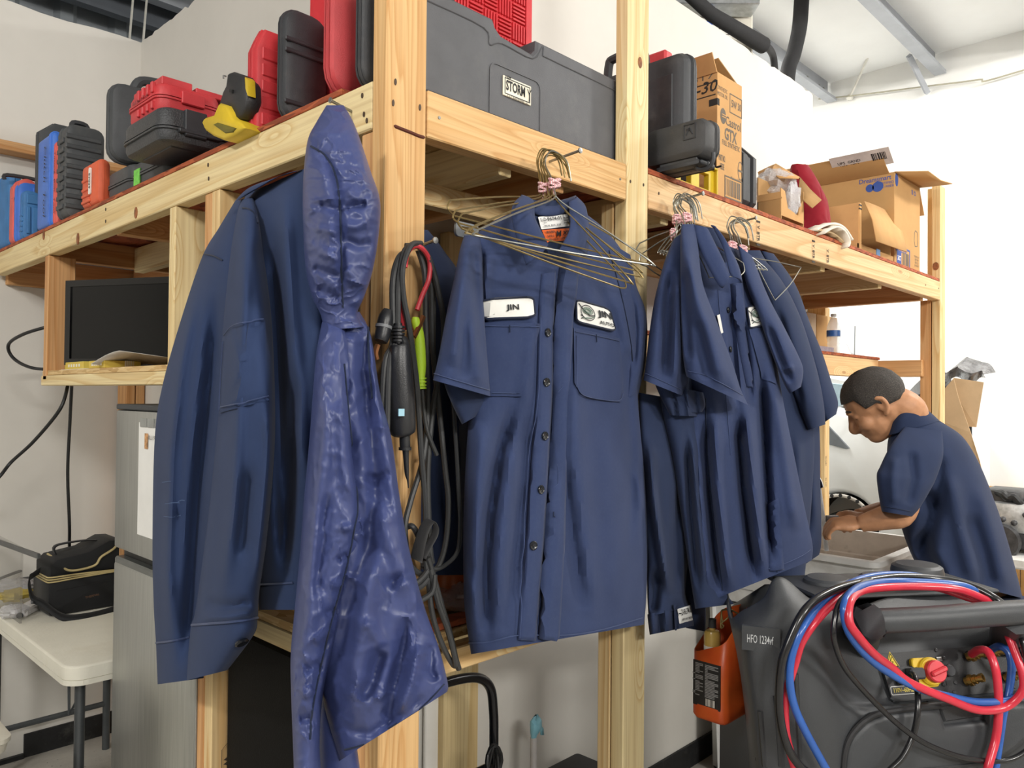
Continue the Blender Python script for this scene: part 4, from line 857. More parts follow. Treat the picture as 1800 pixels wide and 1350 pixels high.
line_on(bv1, [(427, 366), (438, 368), (449, 378), (452, 392)], .0016, M_STITCHD, s1, 'shoulder_seam'); line_on(bv2, [(360, 447), (376, 450), (392, 458)], .0016, M_STITCHD, s2, 'shoulder_seam'); line_on(bvb, [(454, 1028), (490, 1026), (516, 1024)], .0018, M_STITCH, body, 'hem_seam')
pq = [(394, 588), (463, 562), (471, 704), (389, 726)]
decal(bv1, pq, 'elbow_patch', M_NAVY, s1, .003, out=[(0, .06), (.1, 0), (.25, -.03), (.6, -.02), (1, 0), (1, .33), (1, .66), (1, 1), (.66, 1.0), (.33, 1.0), (0, 1), (0, .66), (0, .33)])
line_on(bv1, [(398, 590), (414, 573), (440, 566), (459, 562)], .001, M_STITCH, s1, 'patch_stitching', .005); line_on(bv1, [(392, 716), (420, 710), (445, 704), (468, 697)], .001, M_STITCH, s1, 'patch_stitching', .005); line_on(bv1, [(397, 600), (393, 660), (390, 722)], .001, M_STITCH, s1, 'patch_stitching', .005)
p, n = hit(bv1, 424, 1127, .002); b = MB(); M = frame(p, n.orthogonal(), n.cross(n.orthogonal()), n); b.lathe([(.011, -.001), (.012, .002), (.009, .004), (.0001, .003)], M, 14); b.build('button', M_BTN, s1)
M_CHALK = plain('pale_rub_mark', '#4F6286', .95)
for px, py, L in ((285, 848, 16), (290, 886, 26), (288, 908, 30), (313, 882, 12)): line_on(bv2, [(px, py), (px+L*.5, py+random.uniform(-3, 3)), (px+L, py-2)], .0009, M_CHALK, s2, 'rub_mark', .0)
# ---------------------------------------------------------------- hooded nylon jacket in front of the corner
nf = V((-_f.x, -_f.y, 0)).normalized(); PR = Plane(PD(650, 700, 1.29), nf)
rj = thing('hooded_jacket', 'shiny navy nylon jacket hanging by its hood from a nail beside the corner post', 'jacket', tuple(PR.at(640, 1330, 0)))
hood_c = [(.012, 16, [(560, 270), (575, 340), (580, 420), (585, 500)]), (-.012, 7, [(547, 256), (572, 275), (590, 310), (598, 360), (600, 440), (603, 530)]),
 (.01, 9, [(610, 330), (622, 345), (636, 350)]), (-.012, 8, [(560, 360), (580, 366), (598, 372)]), (.012, 8, [(555, 400), (575, 404), (598, 410)]), (-.014, 7, [(604, 370), (625, 362), (646, 358)]), (.012, 9, [(604, 396), (626, 398), (650, 388)]),
 (-.012, 8, [(604, 420), (630, 432), (655, 428)]), (.01, 8, [(560, 440), (582, 452), (598, 458)]), (-.012, 7, [(548, 470), (575, 480), (598, 488)]), (.012, 9, [(606, 470), (622, 490), (640, 500)]), (-.01, 8, [(556, 505), (580, 518), (600, 525)]), (.008, 20, [(630, 260), (650, 330), (655, 400)])]
hood, bvh_ = garment('hood', [(574, 185, 604, 185, 0, .01), (556, 215, 618, 208, .02, .035), (541, 246, 632, 242, .03, .06), (534, 300, 652, 302, .03, .085), (532, 352, 668, 352, .03, .1), (533, 400, 666, 410, .03, .1), (537, 470, 655, 476, .03, .09), (548, 520, 640, 522, .03, .065), (563, 552, 628, 552, .03, .05), (570, 580, 640, 575, .03, .05)], PR, M_NYLON, rj, creases=hood_c, closed_top=True, nz=[(.005, .02, .015, 3), (.011, .022, .03, 5, 1), (.006, .05, .06, 15, 1)], nu=84, per=24)
body_c = [(.03, 14, [(655, 560), (668, 700), (690, 850), (716, 960)]), (-.03, 14, [(640, 560), (642, 700), (655, 830), (668, 900)]), (.025, 18, [(640, 720), (650, 850), (690, 960), (740, 1080)]), (-.025, 14, [(640, 820), (660, 880), (648, 960), (620, 1060), (600, 1160)]),
 (.03, 22, [(668, 960), (640, 1060), (628, 1180), (622, 1290)]), (-.025, 12, [(672, 1140), (655, 1190), (630, 1230)]), (-.03, 14, [(716, 1080), (708, 1150), (690, 1230), (680, 1290)]), (.025, 12, [(740, 1130), (724, 1190), (704, 1260)]), (-.02, 9, [(758, 1130), (756, 1180), (768, 1200)]),
 (-.015, 9, [(680, 1030), (715, 1010), (745, 1000)]), (.015, 10, [(635, 1095), (650, 1100), (672, 1140)]), (.012, 10, [(600, 1225), (630, 1215), (655, 1180)]), (-.01, 8, [(605, 1285), (650, 1290), (700, 1260), (750, 1220)]), (.014, 9, [(640, 640), (660, 660), (672, 690)]), (-.012, 8, [(640, 838), (660, 842), (690, 830)])]
bodyr, bvr = garment('jacket_body', [(572, 556, 632, 548, .0, .03), (564, 600, 652, 590, .01, .06), (556, 690, 668, 690, .01, .08), (556, 770, 688, 770, .015, .09), (560, 860, 702, 870, .02, .09), (566, 950, 718, 960, .02, .09), (564, 1050, 744, 1060, .02, .1), (560, 1150, 772, 1140, .02, .1), (570, 1240, 787, 1200, .02, .1), (596, 1338, 786, 1216, .02, .09)], PR, M_NYLON, rj, creases=body_c, nz=[(.006, .012, .012, 8), (.012, .018, .012, 2, 1), (.006, .045, .035, 12, 1)], nu=90, per=24)
sl_c = [(-.012, 7, [(600, 590), (612, 700), (622, 800), (632, 900), (618, 960), (602, 1040), (580, 1110), (562, 1180), (545, 1280)]), (.02, 16, [(572, 640), (572, 760), (560, 900), (548, 1050), (530, 1180)]), (.015, 8, [(600, 930), (622, 925)]), (-.012, 7, [(592, 985), (612, 975)]), (.014, 7, [(580, 1030), (604, 1025)]), (-.014, 7, [(570, 1080), (592, 1070)]), (.014, 8, [(550, 1130), (585, 1105)]), (-.012, 8, [(535, 1180), (565, 1165)]), (.014, 8, [(530, 1225), (552, 1210)]), (-.012, 8, [(525, 1265), (548, 1262)]), (.018, 12, [(598, 700), (606, 820), (620, 880)]), (-.02, 10, [(575, 860), (566, 960), (555, 1060)])]
slr, bvs = garment('sleeve', [(566, 566, 600, 556, .03, .03), (556, 620, 612, 600, .05, .055), (550, 690, 620, 690, .06, .07), (544, 770, 628, 780, .06, .08), (534, 880, 640, 890, .06, .085), (528, 960, 630, 965, .06, .085), (519, 1060, 606, 1060, .06, .08), (511, 1150, 584, 1150, .06, .075), (512, 1230, 568, 1220, .06, .07), (515, 1310, 562, 1310, .06, .065), (518, 1400, 568, 1400, .06, .06)], PR, M_NYLON, rj, creases=sl_c, nz=[(.004, .02, .015, 11), (.009, .03, .02, 4, 1), (.005, .06, .05, 14, 1)], nu=64, per=24)
sl2, bvs2 = garment('sleeve', [(560, 1180, 620, 1180, -.01, .03), (556, 1280, 625, 1290, -.01, .045), (560, 1400, 640, 1400, -.01, .05)], PR, M_NYLON, rj, nu=24)
line_on(bvh_, [(547, 257), (570, 272), (588, 300), (597, 352), (599, 438), (603, 540)], .0016, M_STITCHD, hood, 'hood_seam', .0005); line_on(bvs, [(605, 640), (614, 740), (628, 880), (622, 930), (608, 1000), (585, 1080), (566, 1160), (550, 1240), (545, 1300)], .0016, M_STITCHD, slr, 'sleeve_seam', .0005)
line_on(bvr, [(606, 1318), (650, 1305), (700, 1278), (745, 1240), (780, 1203)], .0014, M_STITCHD, bodyr, 'hem_seam', .0005); line_on(bvr, [(646, 570), (650, 640), (655, 700)], .002, M_STITCHD, bodyr, 'zip_seam', .0005); line_on(bvr, [(556, 722), (580, 728), (600, 738)], .002, M_STITCH, slr, 'pocket_seam', .001) if 0 else None
nl = MB(); q0 = PX(618, 196, X0); nl.tube([q0, q0+V((-.055, -.01, .004))], .0028, 8); nl.lathe([(.0, 0), (.0055, .001), (.0055, .003), (.0, .004)], frame(q0+V((-.055, -.01, .004)), (0, 1, 0), UZ), 10)
tag(nl.build('nail', M_SCREW, loc=tuple(q0)), 'ridged steel nail in the left beam holding the hood', 'nail')
# ---------------------------------------------------------------- front work shirt on the first beam
PS = Plane((0, Y0-.075, 0), (0, -1, 0))
sh = thing('work_shirt', 'front navy short sleeve work shirt with white name patches on the first beam', 'shirt', tuple(PS.at(960, 1120, 0)), None)
M_PATCH = cloth('white_patch_twill', '#E6E5E0', .9, var=.015, weave=900); M_PBORD = cloth('navy_patch_border', '#1C2338', .8); M_PTXT = plain('dark_patch_thread', '#23262B', .8)
M_GRN = plain('grey_green_thread', '#6F8478', .8); M_LORG = plain('orange_care_label', '#E0662A', .7); M_TAG = plain('white_rental_tag', '#ECEBE8', .6, var=.02)
c1 = [(-.03, 12, [(905, 700), (880, 790), (862, 900), (852, 1010), (858, 1120)]), (.02, 18, [(850, 730), (840, 860), (835, 1000), (838, 1110)]), (.014, 22, [(905, 760), (890, 880), (885, 1000), (890, 1100)]), (-.02, 14, [(930, 720), (920, 850), (905, 980), (890, 1100)]),
 (.018, 16, [(1010, 620), (1015, 800), (1030, 960), (1045, 1100)]), (-.012, 16, [(985, 800), (1005, 940), (1030, 1080)]), (.012, 24, [(1070, 720), (1080, 860), (1085, 1000), (1090, 1090)]), (-.016, 10, [(1096, 600), (1106, 700), (1112, 830), (1106, 980)]), (.014, 8, [(1112, 820), (1124, 850), (1130, 900)]),
 (-.022, 9, [(846, 440), (838, 500), (846, 580)]), (.012, 9, [(858, 446), (852, 520), (856, 560)]), (-.01, 10, [(1050, 500), (1075, 560), (1090, 620)]), (.01, 12, [(1090, 520), (1100, 580), (1108, 640)]), (-.014, 8, [(1100, 620), (1112, 632), (1118, 660)]),
 (-.02, 6, [(972, 500), (972, 680), (968, 790), (956, 960), (940, 1125)]), (.008, 10, [(940, 540), (930, 640), (915, 720)]), (-.008, 9, [(820, 980), (842, 1040), (850, 1100)])]
sb_rows = [(905, 372, 1030, 376, -.005, .02), (862, 392, 1062, 402, -.005, .045), (834, 420, 1096, 446, -.005, .055), (828, 470, 1112, 500, 0, .062), (832, 560, 1120, 580, 0, .068), (832, 660, 1121, 690, 0, .07), (822, 760, 1126, 760, 0, .075), (815, 900, 1134, 850, 0, .08), (815, 1040, 1138, 960, 0, .085), (820, 1096, 1136, 1050, 0, .085), (828, 1150, 1132, 1098, 0, .085)]
# the hem dips in the middle: add depth by bending rows
sbody, bvs1 = garment('shirt_body', sb_rows, PS, M_NAVYS, sh, nu=64, per=12, creases=c1, nz=[(.004, .012, .006, 3), (.0015, .05, .03, 7)])
rs, bvr1 = garment('sleeve', [(1062, 420, 1108, 448, -.01, .025), (1084, 470, 1118, 500, -.01, .03), (1098, 530, 1133, 540, -.012, .04), (1104, 590, 1138, 580, -.012, .045), (1102, 650, 1134, 640, -.012, .045), (1096, 700, 1122, 694, -.012, .04)], PS, M_NAVYS, sh, nu=24, creases=[(-.012, 6, [(1112, 520), (1118, 580), (1114, 650)])])
ls_c = [(-.016, 8, [(834, 430), (836, 500), (842, 560), (850, 640)]), (.014, 12, [(815, 470), (805, 560), (795, 650)]), (.012, 12, [(830, 560), (838, 620), (846, 680)]), (-.008, 10, [(818, 540), (816, 620), (812, 670)])]
lsv, bvl1 = garment('sleeve', [(816, 414, 846, 412, .0, .02), (808, 440, 848, 440, .01, .045), (798, 490, 850, 490, .02, .06), (786, 545, 852, 560, .03, .065), (776, 600, 856, 620, .035, .068), (768, 640, 860, 664, .035, .068), (761, 668, 863, 697, .035, .066)], PS, M_NAVYS, sh, nu=36, per=12, creases=ls_c)
ll, _ = garment('sleeve_lining', [(776, 660, 862, 690, .012, .04), (786, 690, 863, 705, .012, .04), (800, 722, 858, 716, .012, .035), (812, 746, 840, 730, .012, .03)], PS, M_NAVYD, sh, nu=20)
BV = [bvs1]
# collar: stand behind the neck, two leaves
def leaf(pts, rows2, name, d0, par=sh, mat=M_NAVYS, pl=PS):
    b = MB(); R1 = crom([pl.at(x, y, d) for x, y, d in pts], 6); R2 = crom([pl.at(x, y, d) for x, y, d in rows2], 6)
    b.grid([[a.lerp(c, i/6)+pl.n*(.008*math.sin(i/6*pi)) for i in range(7)] for a, c in zip(R1, R2)]); return b.build(name, mat, par, solid=.004, ang=60)
neck = [(922, 352, .02), (940, 366, .045), (960, 372, .05), (985, 366, .045), (1008, 352, .02)]
inn, bvin = garment('neck_yoke', [(916, 352, 1012, 352, .06, .004), (924, 374, 1012, 372, .06, .004), (940, 400, 1006, 400, .062, .004), (955, 428, 990, 430, .064, .003), (964, 445, 978, 445, .066, .002)], PS, M_NAVYD, sh, nu=14, back=.3)
leaf([(918, 344, .05), (905, 356, .07), (899, 371, .085), (903, 400, .09), (912, 430, .092), (925, 466, .094)], [(938, 360, .07), (938, 372, .085), (940, 386, .098), (948, 402, .105), (956, 418, .108), (962, 430, .108)], 'collar_leaf', 0)
leaf([(1012, 346, .05), (1026, 360, .07), (1031, 376, .085), (1034, 400, .09), (1034, 425, .092), (1029, 453, .094)], [(1000, 356, .07), (1001, 372, .085), (1003, 390, .098), (1000, 408, .105), (992, 424, .108), (983, 440, .108)], 'collar_leaf', 0)
leaf([(916, 343, .03), (930, 350, .045), (958, 358, .05), (990, 352, .045), (1012, 345, .03)], [(932, 366, .066), (942, 376, .068), (962, 380, .07), (988, 376, .068), (1002, 366, .066)], 'collar_stand', 0)
tq = [(943, 382), (995, 377), (998, 398), (949, 404)]; q = decal(bvin, tq, 'rental_tag', M_TAG, inn, .004, .05)
for a in ((.02, .72, .12, .42, '1-2-9674-01'), (.1, .2, .5, .6, 'JIN'), (.1, .66, .72, .86, '||||| |||| ||||')): text_on(bvin, tq, a[4], M_INK, inn, *a[:4], off=.0075, name='tag_lettering')
for v in (.25, .45, .65): text_on(bvin, tq, '=====', M_INK, inn, .78, .97, v, v+.1, off=.0075, name='tag_lettering')
oq = [(950, 405), (1002, 401), (995, 424), (960, 427)]; decal(bvin, oq, 'care_label', M_LORG, inn, .0035, .02)
for a in ((.08, .4, .1, .3, 'WORN'), (.08, .35, .42, .6, 'LAVE 60'), (.45, .62, .15, .6, 'M'), (.68, .95, .2, .5, 'XL'), (.1, .9, .7, .85, 'POLYESTER COTTON')): text_on(bvin, oq, a[4], M_INK, inn, *a[:4], off=.0065, name='label_lettering')
# button strip and the wavy right front edge laid over it
def strip(bv, L, Rr, name, mat, par, off, nx=6, per=14, th=.004, wave=0.0):
    A = crom_np(L, per); B = crom_np(Rr, per); rows = []; last = None
    for i, (a, c) in enumerate(zip(A, B)):
        row = []
        for k in range(nx+1):
            t = k/nx; p, n = hit(bv, a[0]+(c[0]-a[0])*t, a[1]+(c[1]-a[1])*t, off*(math.sin(min(1, t*nx/1.0)*pi/2) if k == 0 else 1)+wave*math.sin(i*.55)*(1-t))
            row.append(p if p is not None else (last or V((0, 0, 0)))); last = row[-1]
        rows.append(row)
    b = MB(); b.grid(rows); return b.build(name, mat, par, solid=th, ang=60)
strip(bvs1, [(952, 482), (946, 560), (943, 680), (935, 800), (925, 940), (909, 1124)], [(973, 478), (970, 560), (967, 680), (960, 800), (952, 940), (938, 1126)], 'button_strip', M_NAVYS, sh, .004, per=12)
strip(bvs1, [(984, 470), (978, 510), (976, 560), (971, 680), (968, 790), (962, 884), (957, 969), (946, 1122)], [(1010, 470), (1006, 520), (1000, 560), (996, 680), (990, 790), (986, 884), (984, 969), (976, 1126)], 'front_placket', M_NAVYS, sh, .009, per=10, wave=.0016)
for L in ([(944, 560), (941, 680), (933, 800), (923, 940), (908, 1120)], [(988, 560), (984, 680), (977, 790), (973, 884), (970, 969), (962, 1120)]): line_on(bvs1, L, .0009, M_STITCH, sh, 'placket_stitching', .0085)
for px, py in ((974, 512), (957, 585), (955, 672), (952, 766), (945, 860), (932, 958)): button_on([bvs1], px, py, .0085, M_BTN, sh) if py != 512 else None
def relift(): pass
for o in [o for o in COL.objects if o.parent == sh and o.name.startswith('button.') or (o.parent == sh and o.name == 'button')]:
    o.location += PS.n*.007
for v in (590, 700, 800, 900): line_on(bvs1, [(982-(v-590)*.04, v), (982-(v-590)*.04, v+9)], .0012, M_STITCHD, sh, 'buttonhole', .012)
# pockets
pkl = [(851, 567), (948, 569), (917, 696), (862, 697)]; decal(bvs1, pkl, 'chest_pocket', M_NAVYS, sh, .0035)
pkr = [(1006, 576), (1088, 594), (1094, 704), (1008, 690)]; decal(bvs1, pkr, 'chest_pocket', M_NAVYS, sh, .0035, out=[(0, 0), (.25, 0), (.5, 0), (.75, 0), (1, 0), (1, .3), (1, .6), (1, .92), (.93, 1.04), (.6, 1.05), (.3, 1.05), (.12, 1.0), (0, .86), (0, .6), (0, .3)])
line_on(bvs1, [(893, 572), (894, 585)], .0012, M_STITCHD, sh, 'pen_slot', .006); line_on(bvs1, [(1044, 588), (1045, 602)], .0012, M_STITCHD, sh, 'pen_slot', .006)
for L in ([(852, 573), (900, 574), (944, 575)], [(864, 691), (890, 691), (915, 690)], [(1008, 583), (1048, 591), (1086, 600)], [(1011, 680), (1024, 696), (1080, 705), (1091, 692)], [(1010, 590), (1010, 640), (1011, 678)]): line_on(bvs1, L, .0008, M_STITCH, sh, 'pocket_stitching', .0055)
# name patches
def patch(bv, q, par, name='name_patch'):
    o = decal(bv, q, name, M_PATCH, par, .0065, .16, th=.002)
    qq = [bil(q, u, v) for u, v in ((.02, .03), (.98, .03), (.98, .97), (.02, .97))]
    pts = []
    for cx, cy, a in ((1-.15, .15, -90), (.85, .85, 0), (.15, .85, 90), (.15, .15, 180)):
        for i in range(6): t = math.radians(a+90*i/5); pts.append((cx+.15*math.cos(t), cy+.15*math.sin(t)))
    P = [hit(bv, *bil(q, u, v), .0065)[0] for u, v in pts]; P = [p for p in P if p is not None]
    b = MB(); b.tube(P, .0022, 6, closed=True); b.build('patch_border', M_PBORD, o); return o
lq = [(852, 526), (934, 523), (938, 559), (854, 560)]; o = patch(bvs1, lq, sh); text_on(bvs1, lq, 'JIN', M_PTXT, o, .4, .66, .33, .68, off=.0085, bold=.03)
rq = [(1008, 527), (1067, 545), (1078, 583), (1009, 566)]; o = patch(bvs1, rq, sh, 'shop_patch'); text_on(bvs1, rq, 'JIN', M_PTXT, o, .58, .97, .2, .58, off=.0085, bold=.03); text_on(bvs1, rq, 'AUTO', M_PTXT, o, .6, .97, .68, .84, off=.0085, bold=.02)
def emblem(bv, q, cu_, cv, ru, rv, par, off=.0085):
    M2 = lambda u, v: hit(bv, *bil(q, cu_+u*ru, cv+v*rv), off)[0]
    def tb(L, w, m): 
        P = [M2(*x) for x in L]; P = [p for p in P if p is not None]
        if len(P) > 1: MB_ = MB(); MB_.tube(P, w, 5); MB_.build('embroidered_emblem', m, par)
    c = [(math.cos(a), math.sin(a)) for a in np.linspace(0, 2*pi, 22)]
    tb(c, .0008, M_PTXT); tb([(x*.72, y*.42-.25) for x, y in c], .0008, M_GRN); tb([(x*.4, y*.25-.25) for x, y in c], .0012, M_GRN); tb([(-1.3, -.9), (-.6, -.2), (.2, .35), (.9, .2)], .001, M_PTXT); tb([(-.9, .9), (-.2, .75), (.5, .6), (.95, .3)], .0009, M_GRN); tb([(-1.0, .5), (-.6, .75), (-1.0, .95)], .0012, M_PTXT)
    for k in (-.55, -.4, -.1, .05): tb([(-.6, k), (0, k-.12), (.6, k)], .0005, M_GRN)
emblem(bvs1, rq, .3, .47, .19, .34, o)
line_on(bvs1, [(825, 1130), (860, 1128), (900, 1118), (940, 1116), (1000, 1116), (1060, 1106), (1128, 1086)], .0012, M_STITCH, sh, 'hem_stitching', .0015); line_on(bvl1, [(764, 657), (800, 668), (860, 686)], .001, M_STITCH, lsv, 'cuff_stitching', .001); line_on(bvs1, [(846, 436), (842, 500), (846, 580), (840, 680)], .0012, M_STITCHD, sh, 'armhole_seam', .001); line_on(bvs1, [(1070, 440), (1092, 520), (1108, 600), (1112, 650)], .0012, M_STITCHD, sh, 'armhole_seam', .001)
# dark jacket hanging behind, between the corner post and the front shirt
PB = Plane((0, Y0+.13, 0), (0, -1, 0))
bj = thing('work_jacket', 'dark navy jacket hanging in the shade behind the looped cables', 'jacket', tuple(PB.at(790, 1010, 0)))
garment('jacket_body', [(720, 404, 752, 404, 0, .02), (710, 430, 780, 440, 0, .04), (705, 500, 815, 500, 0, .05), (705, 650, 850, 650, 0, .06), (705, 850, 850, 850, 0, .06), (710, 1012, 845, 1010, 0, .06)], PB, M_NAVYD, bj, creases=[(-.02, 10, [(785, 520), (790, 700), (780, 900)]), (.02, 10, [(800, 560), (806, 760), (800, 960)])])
# ---------------------------------------------------------------- trousers upside down, waistband at the bottom
PT = Plane((0, Y0-.05, 0), (0, -1, 0))
tr = thing('work_trousers', 'navy trousers hanging upside down with a tagged waistband beside the front shirt', 'trousers', tuple(PT.at(1190, 1110, 0)))
tb_, bvt = garment('trouser_leg', [(1122, 690, 1180, 700, -.01, .03), (1124, 760, 1190, 760, -.005, .04), (1128, 840, 1200, 840, 0, .05), (1132, 925, 1211, 920, 0, .055), (1136, 980, 1211, 970, 0, .055), (1138, 1050, 1205, 1040, 0, .05), (1140, 1084, 1214, 1066, 0, .05)], PT, M_NAVYD, tr, creases=[(.025, 8, [(1142, 780), (1150, 880), (1165, 980), (1178, 1050)]), (-.02, 9, [(1155, 1000), (1150, 1060), (1146, 1080)]), (-.015, 9, [(1196, 850), (1188, 940), (1190, 1040)])])
wb_, bvw = garment('waistband', [(1138, 1080, 1215, 1062, .0, .052), (1139, 1092, 1217, 1078, .0, .056), (1142, 1116, 1220, 1100, 0, .054)], PT, M_NAVYD, tr, creases=[(-.02, 7, [(1158, 1070), (1160, 1120)]), (-.015, 6, [(1184, 1064), (1186, 1120)])], nu=30)
garment('trouser_leg', [(1180, 800, 1205, 800, -.03, .03), (1190, 950, 1230, 950, -.03, .03), (1200, 1060, 1240, 1060, -.03, .03), (1206, 1104, 1240, 1110, -.03, .03)], PT, M_NAVYD, tr, nu=20)
wq = [(1190, 1069), (1211, 1064), (1216, 1090), (1193, 1096)]; o = decal(bvw, wq, 'rental_tag', M_TAG, wb_, .003, .05); text_on(bvw, wq, '1-2-9674-0', M_INK, o, .02, .98, .12, .5, off=.0055, bold=.01, name='tag_lettering'); text_on(bvw, wq, '||||||||||', M_INK, o, .15, .95, .7, .84, off=.0055, name='tag_lettering')
decal([bvw, bvt], [(1180, 1062), (1186, 1061), (1188, 1106), (1182, 1107)], 'belt_loop', M_NAVYD, tr, .006)
# ---------------------------------------------------------------- the bunch of shirts on the second beam
PG = Plane((0, Y0-.07, 0), V((-.35, -1, 0))); PG.p0 = PY(1250, 700, Y0-.09)
def shirt_group():
    g = 'navy work shirts bunched on the second beam'
    # back-most: two shirts seen only as sleeves and side seams on the right
    PD_ = Plane(PY(1400, 700, Y0-.06), V((-.35, -1, 0)))
    d4 = thing('work_shirt', 'rearmost navy shirt of the bunch whose sleeve reaches farthest right', 'shirt', tuple(PD_.at(1430, 1000, 0)), None)
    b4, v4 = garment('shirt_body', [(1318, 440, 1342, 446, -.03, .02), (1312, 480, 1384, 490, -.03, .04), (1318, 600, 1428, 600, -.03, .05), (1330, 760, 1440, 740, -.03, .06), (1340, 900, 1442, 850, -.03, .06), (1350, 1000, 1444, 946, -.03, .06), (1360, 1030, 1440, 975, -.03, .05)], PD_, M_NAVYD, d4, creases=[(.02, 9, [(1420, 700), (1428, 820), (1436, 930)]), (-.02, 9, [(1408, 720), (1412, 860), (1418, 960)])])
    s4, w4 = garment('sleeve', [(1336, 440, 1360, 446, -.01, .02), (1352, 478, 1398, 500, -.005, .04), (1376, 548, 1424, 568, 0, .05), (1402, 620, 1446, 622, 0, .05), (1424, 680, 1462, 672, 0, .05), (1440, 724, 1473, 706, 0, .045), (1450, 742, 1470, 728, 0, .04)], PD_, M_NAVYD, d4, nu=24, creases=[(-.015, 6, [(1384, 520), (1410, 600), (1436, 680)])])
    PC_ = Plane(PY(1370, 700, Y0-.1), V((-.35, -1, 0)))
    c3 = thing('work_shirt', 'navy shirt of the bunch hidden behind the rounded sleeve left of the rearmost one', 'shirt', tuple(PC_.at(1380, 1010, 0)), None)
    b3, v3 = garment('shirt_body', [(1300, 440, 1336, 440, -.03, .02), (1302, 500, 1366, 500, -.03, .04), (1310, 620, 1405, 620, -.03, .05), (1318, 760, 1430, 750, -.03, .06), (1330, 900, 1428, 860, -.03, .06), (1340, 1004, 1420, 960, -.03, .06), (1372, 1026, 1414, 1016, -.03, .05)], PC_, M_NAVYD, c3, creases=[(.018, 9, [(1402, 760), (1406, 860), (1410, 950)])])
    s3, w3 = garment('sleeve', [(1306, 446, 1340, 452, -.005, .02), (1330, 486, 1376, 496, .0, .045), (1356, 556, 1408, 560, .005, .055), (1378, 640, 1436, 650, .005, .06), (1398, 700, 1448, 710, .005, .06), (1420, 756, 1451, 746, .0, .045)], PC_, M_NAVYD, c3, nu=26, creases=[(-.016, 7, [(1366, 540), (1388, 620), (1410, 720)])])
    PA = Plane(PY(1290, 700, Y0-.13), V((-.3, -1, 0)))
    a1 = thing('work_shirt', 'navy shirt with a cut-off emblem patch, front of the bunch on the second beam', 'shirt', tuple(PA.at(1300, 1040, 0)), None)
    cr = [(.03, 12, [(1256, 720), (1262, 850), (1275, 980), (1286, 1046)]), (-.035, 9, [(1240, 720), (1246, 860), (1262, 1000), (1270, 1050)]), (-.04, 9, [(1296, 720), (1306, 860), (1324, 1000), (1330, 1030)]), (.03, 10, [(1312, 720), (1326, 860), (1342, 1000)]), (-.05, 9, [(1336, 640), (1344, 800), (1356, 1000)]), (.03, 14, [(1362, 660), (1382, 800), (1402, 940)]), (-.02, 6, [(1282, 520), (1290, 620), (1298, 720)]), (-.03, 8, [(1302, 560), (1314, 640), (1322, 720)]), (.02, 9, [(1226, 800), (1236, 940), (1246, 1050)]), (-.02, 7, [(1216, 800), (1222, 940), (1230, 1050)])]
    b1_, v1 = garment('shirt_body', [(1216, 408, 1300, 440, -.01, .02), (1204, 460, 1322, 500, -.01, .05), (1202, 540, 1352, 560, -.01, .07), (1200, 660, 1374, 690, -.01, .08), (1196, 780, 1394, 790, -.01, .085), (1206, 900, 1414, 890, -.01, .09), (1222, 1020, 1428, 955, -.01, .09), (1234, 1062, 1427, 985, -.01, .085)], PA, M_NAVYS, a1, nu=72, per=12, creases=cr, nz=[(.004, .02, .008, 21)])
    # second sleeve on the right, half hidden
    sr, wr_ = garment('sleeve', [(1296, 430, 1322, 450, .02, .02), (1312, 500, 1350, 520, .03, .04), (1334, 560, 1378, 574, .035, .05), (1356, 620, 1402, 622, .035, .05), (1376, 670, 1412, 650, .035, .045), (1388, 692, 1408, 680, .03, .03)], PA, M_NAVYS, a1, nu=26, creases=[(-.02, 6, [(1350, 570), (1372, 630), (1392, 676)]), (.012, 5, [(1378, 650), (1396, 646)])])
    # collar and neck
    leaf([(1220, 396, .09), (1224, 420, .1), (1240, 460, .11), (1262, 500, .115), (1270, 506, .115)], [(1244, 404, .1), (1254, 424, .11), (1266, 448, .12), (1278, 474, .12), (1280, 480, .12)], 'collar_leaf', 0, a1, M_NAVYS, PA)
    leaf([(1250, 396, .08), (1268, 414, .1), (1284, 440, .105), (1298, 470, .11), (1304, 497, .11)], [(1256, 404, .09), (1268, 428, .105), (1276, 452, .115), (1282, 476, .12), (1286, 486, .12)], 'collar_leaf', 0, a1, M_NAVYS, PA)
    nk, vnk = garment('neck_yoke', [(1236, 398, 1262, 402, .07, .005), (1248, 428, 1274, 430, .075, .005), (1264, 460, 1282, 462, .08, .004)], PA, M_NAVYD, a1, nu=12)
    tg_ = [(1241, 420), (1250, 421), (1258, 436), (1254, 438)]; decal([vnk, v1], tg_, 'rental_tag', M_TAG, nk, .004); rdq = [(1256, 440), (1259, 438), (1265, 452), (1262, 454)]; decal([vnk, v1], rdq, 'care_label', M_LORG, nk, .004)
    pq_ = [(1309, 541), (1332, 537), (1342, 571), (1316, 577)]; o = patch([v1], pq_, a1, 'shop_patch'); emblem([v1], pq_, .5, .48, .36, .34, o)
    nq = [(1258, 555), (1263, 553), (1269, 585), (1265, 587)]; decal([v1], nq, 'name_patch', M_PATCH, a1, .005)
    pk = [(1316, 578), (1347, 574), (1363, 676), (1338, 664)]; decal([v1], pk, 'chest_pocket', M_NAVYS, a1, .003)
    for px, py in ((1279, 545), (1283, 614), (1290, 690)): button_on([v1], px, py, .008, M_BTN, a1)
    line_on([v1], [(1262, 510), (1268, 600), (1276, 700), (1284, 800)], .0009, M_STITCH, a1, 'placket_stitching', .001); line_on([v1], [(1240, 700), (1244, 800), (1256, 920), (1272, 1048)], .0016, M_STITCHD, a1, 'side_seam', .001); line_on([v1], [(1354, 880), (1362, 960), (1366, 1006)], .0012, M_STITCH, a1, 'placket_stitching', .001)
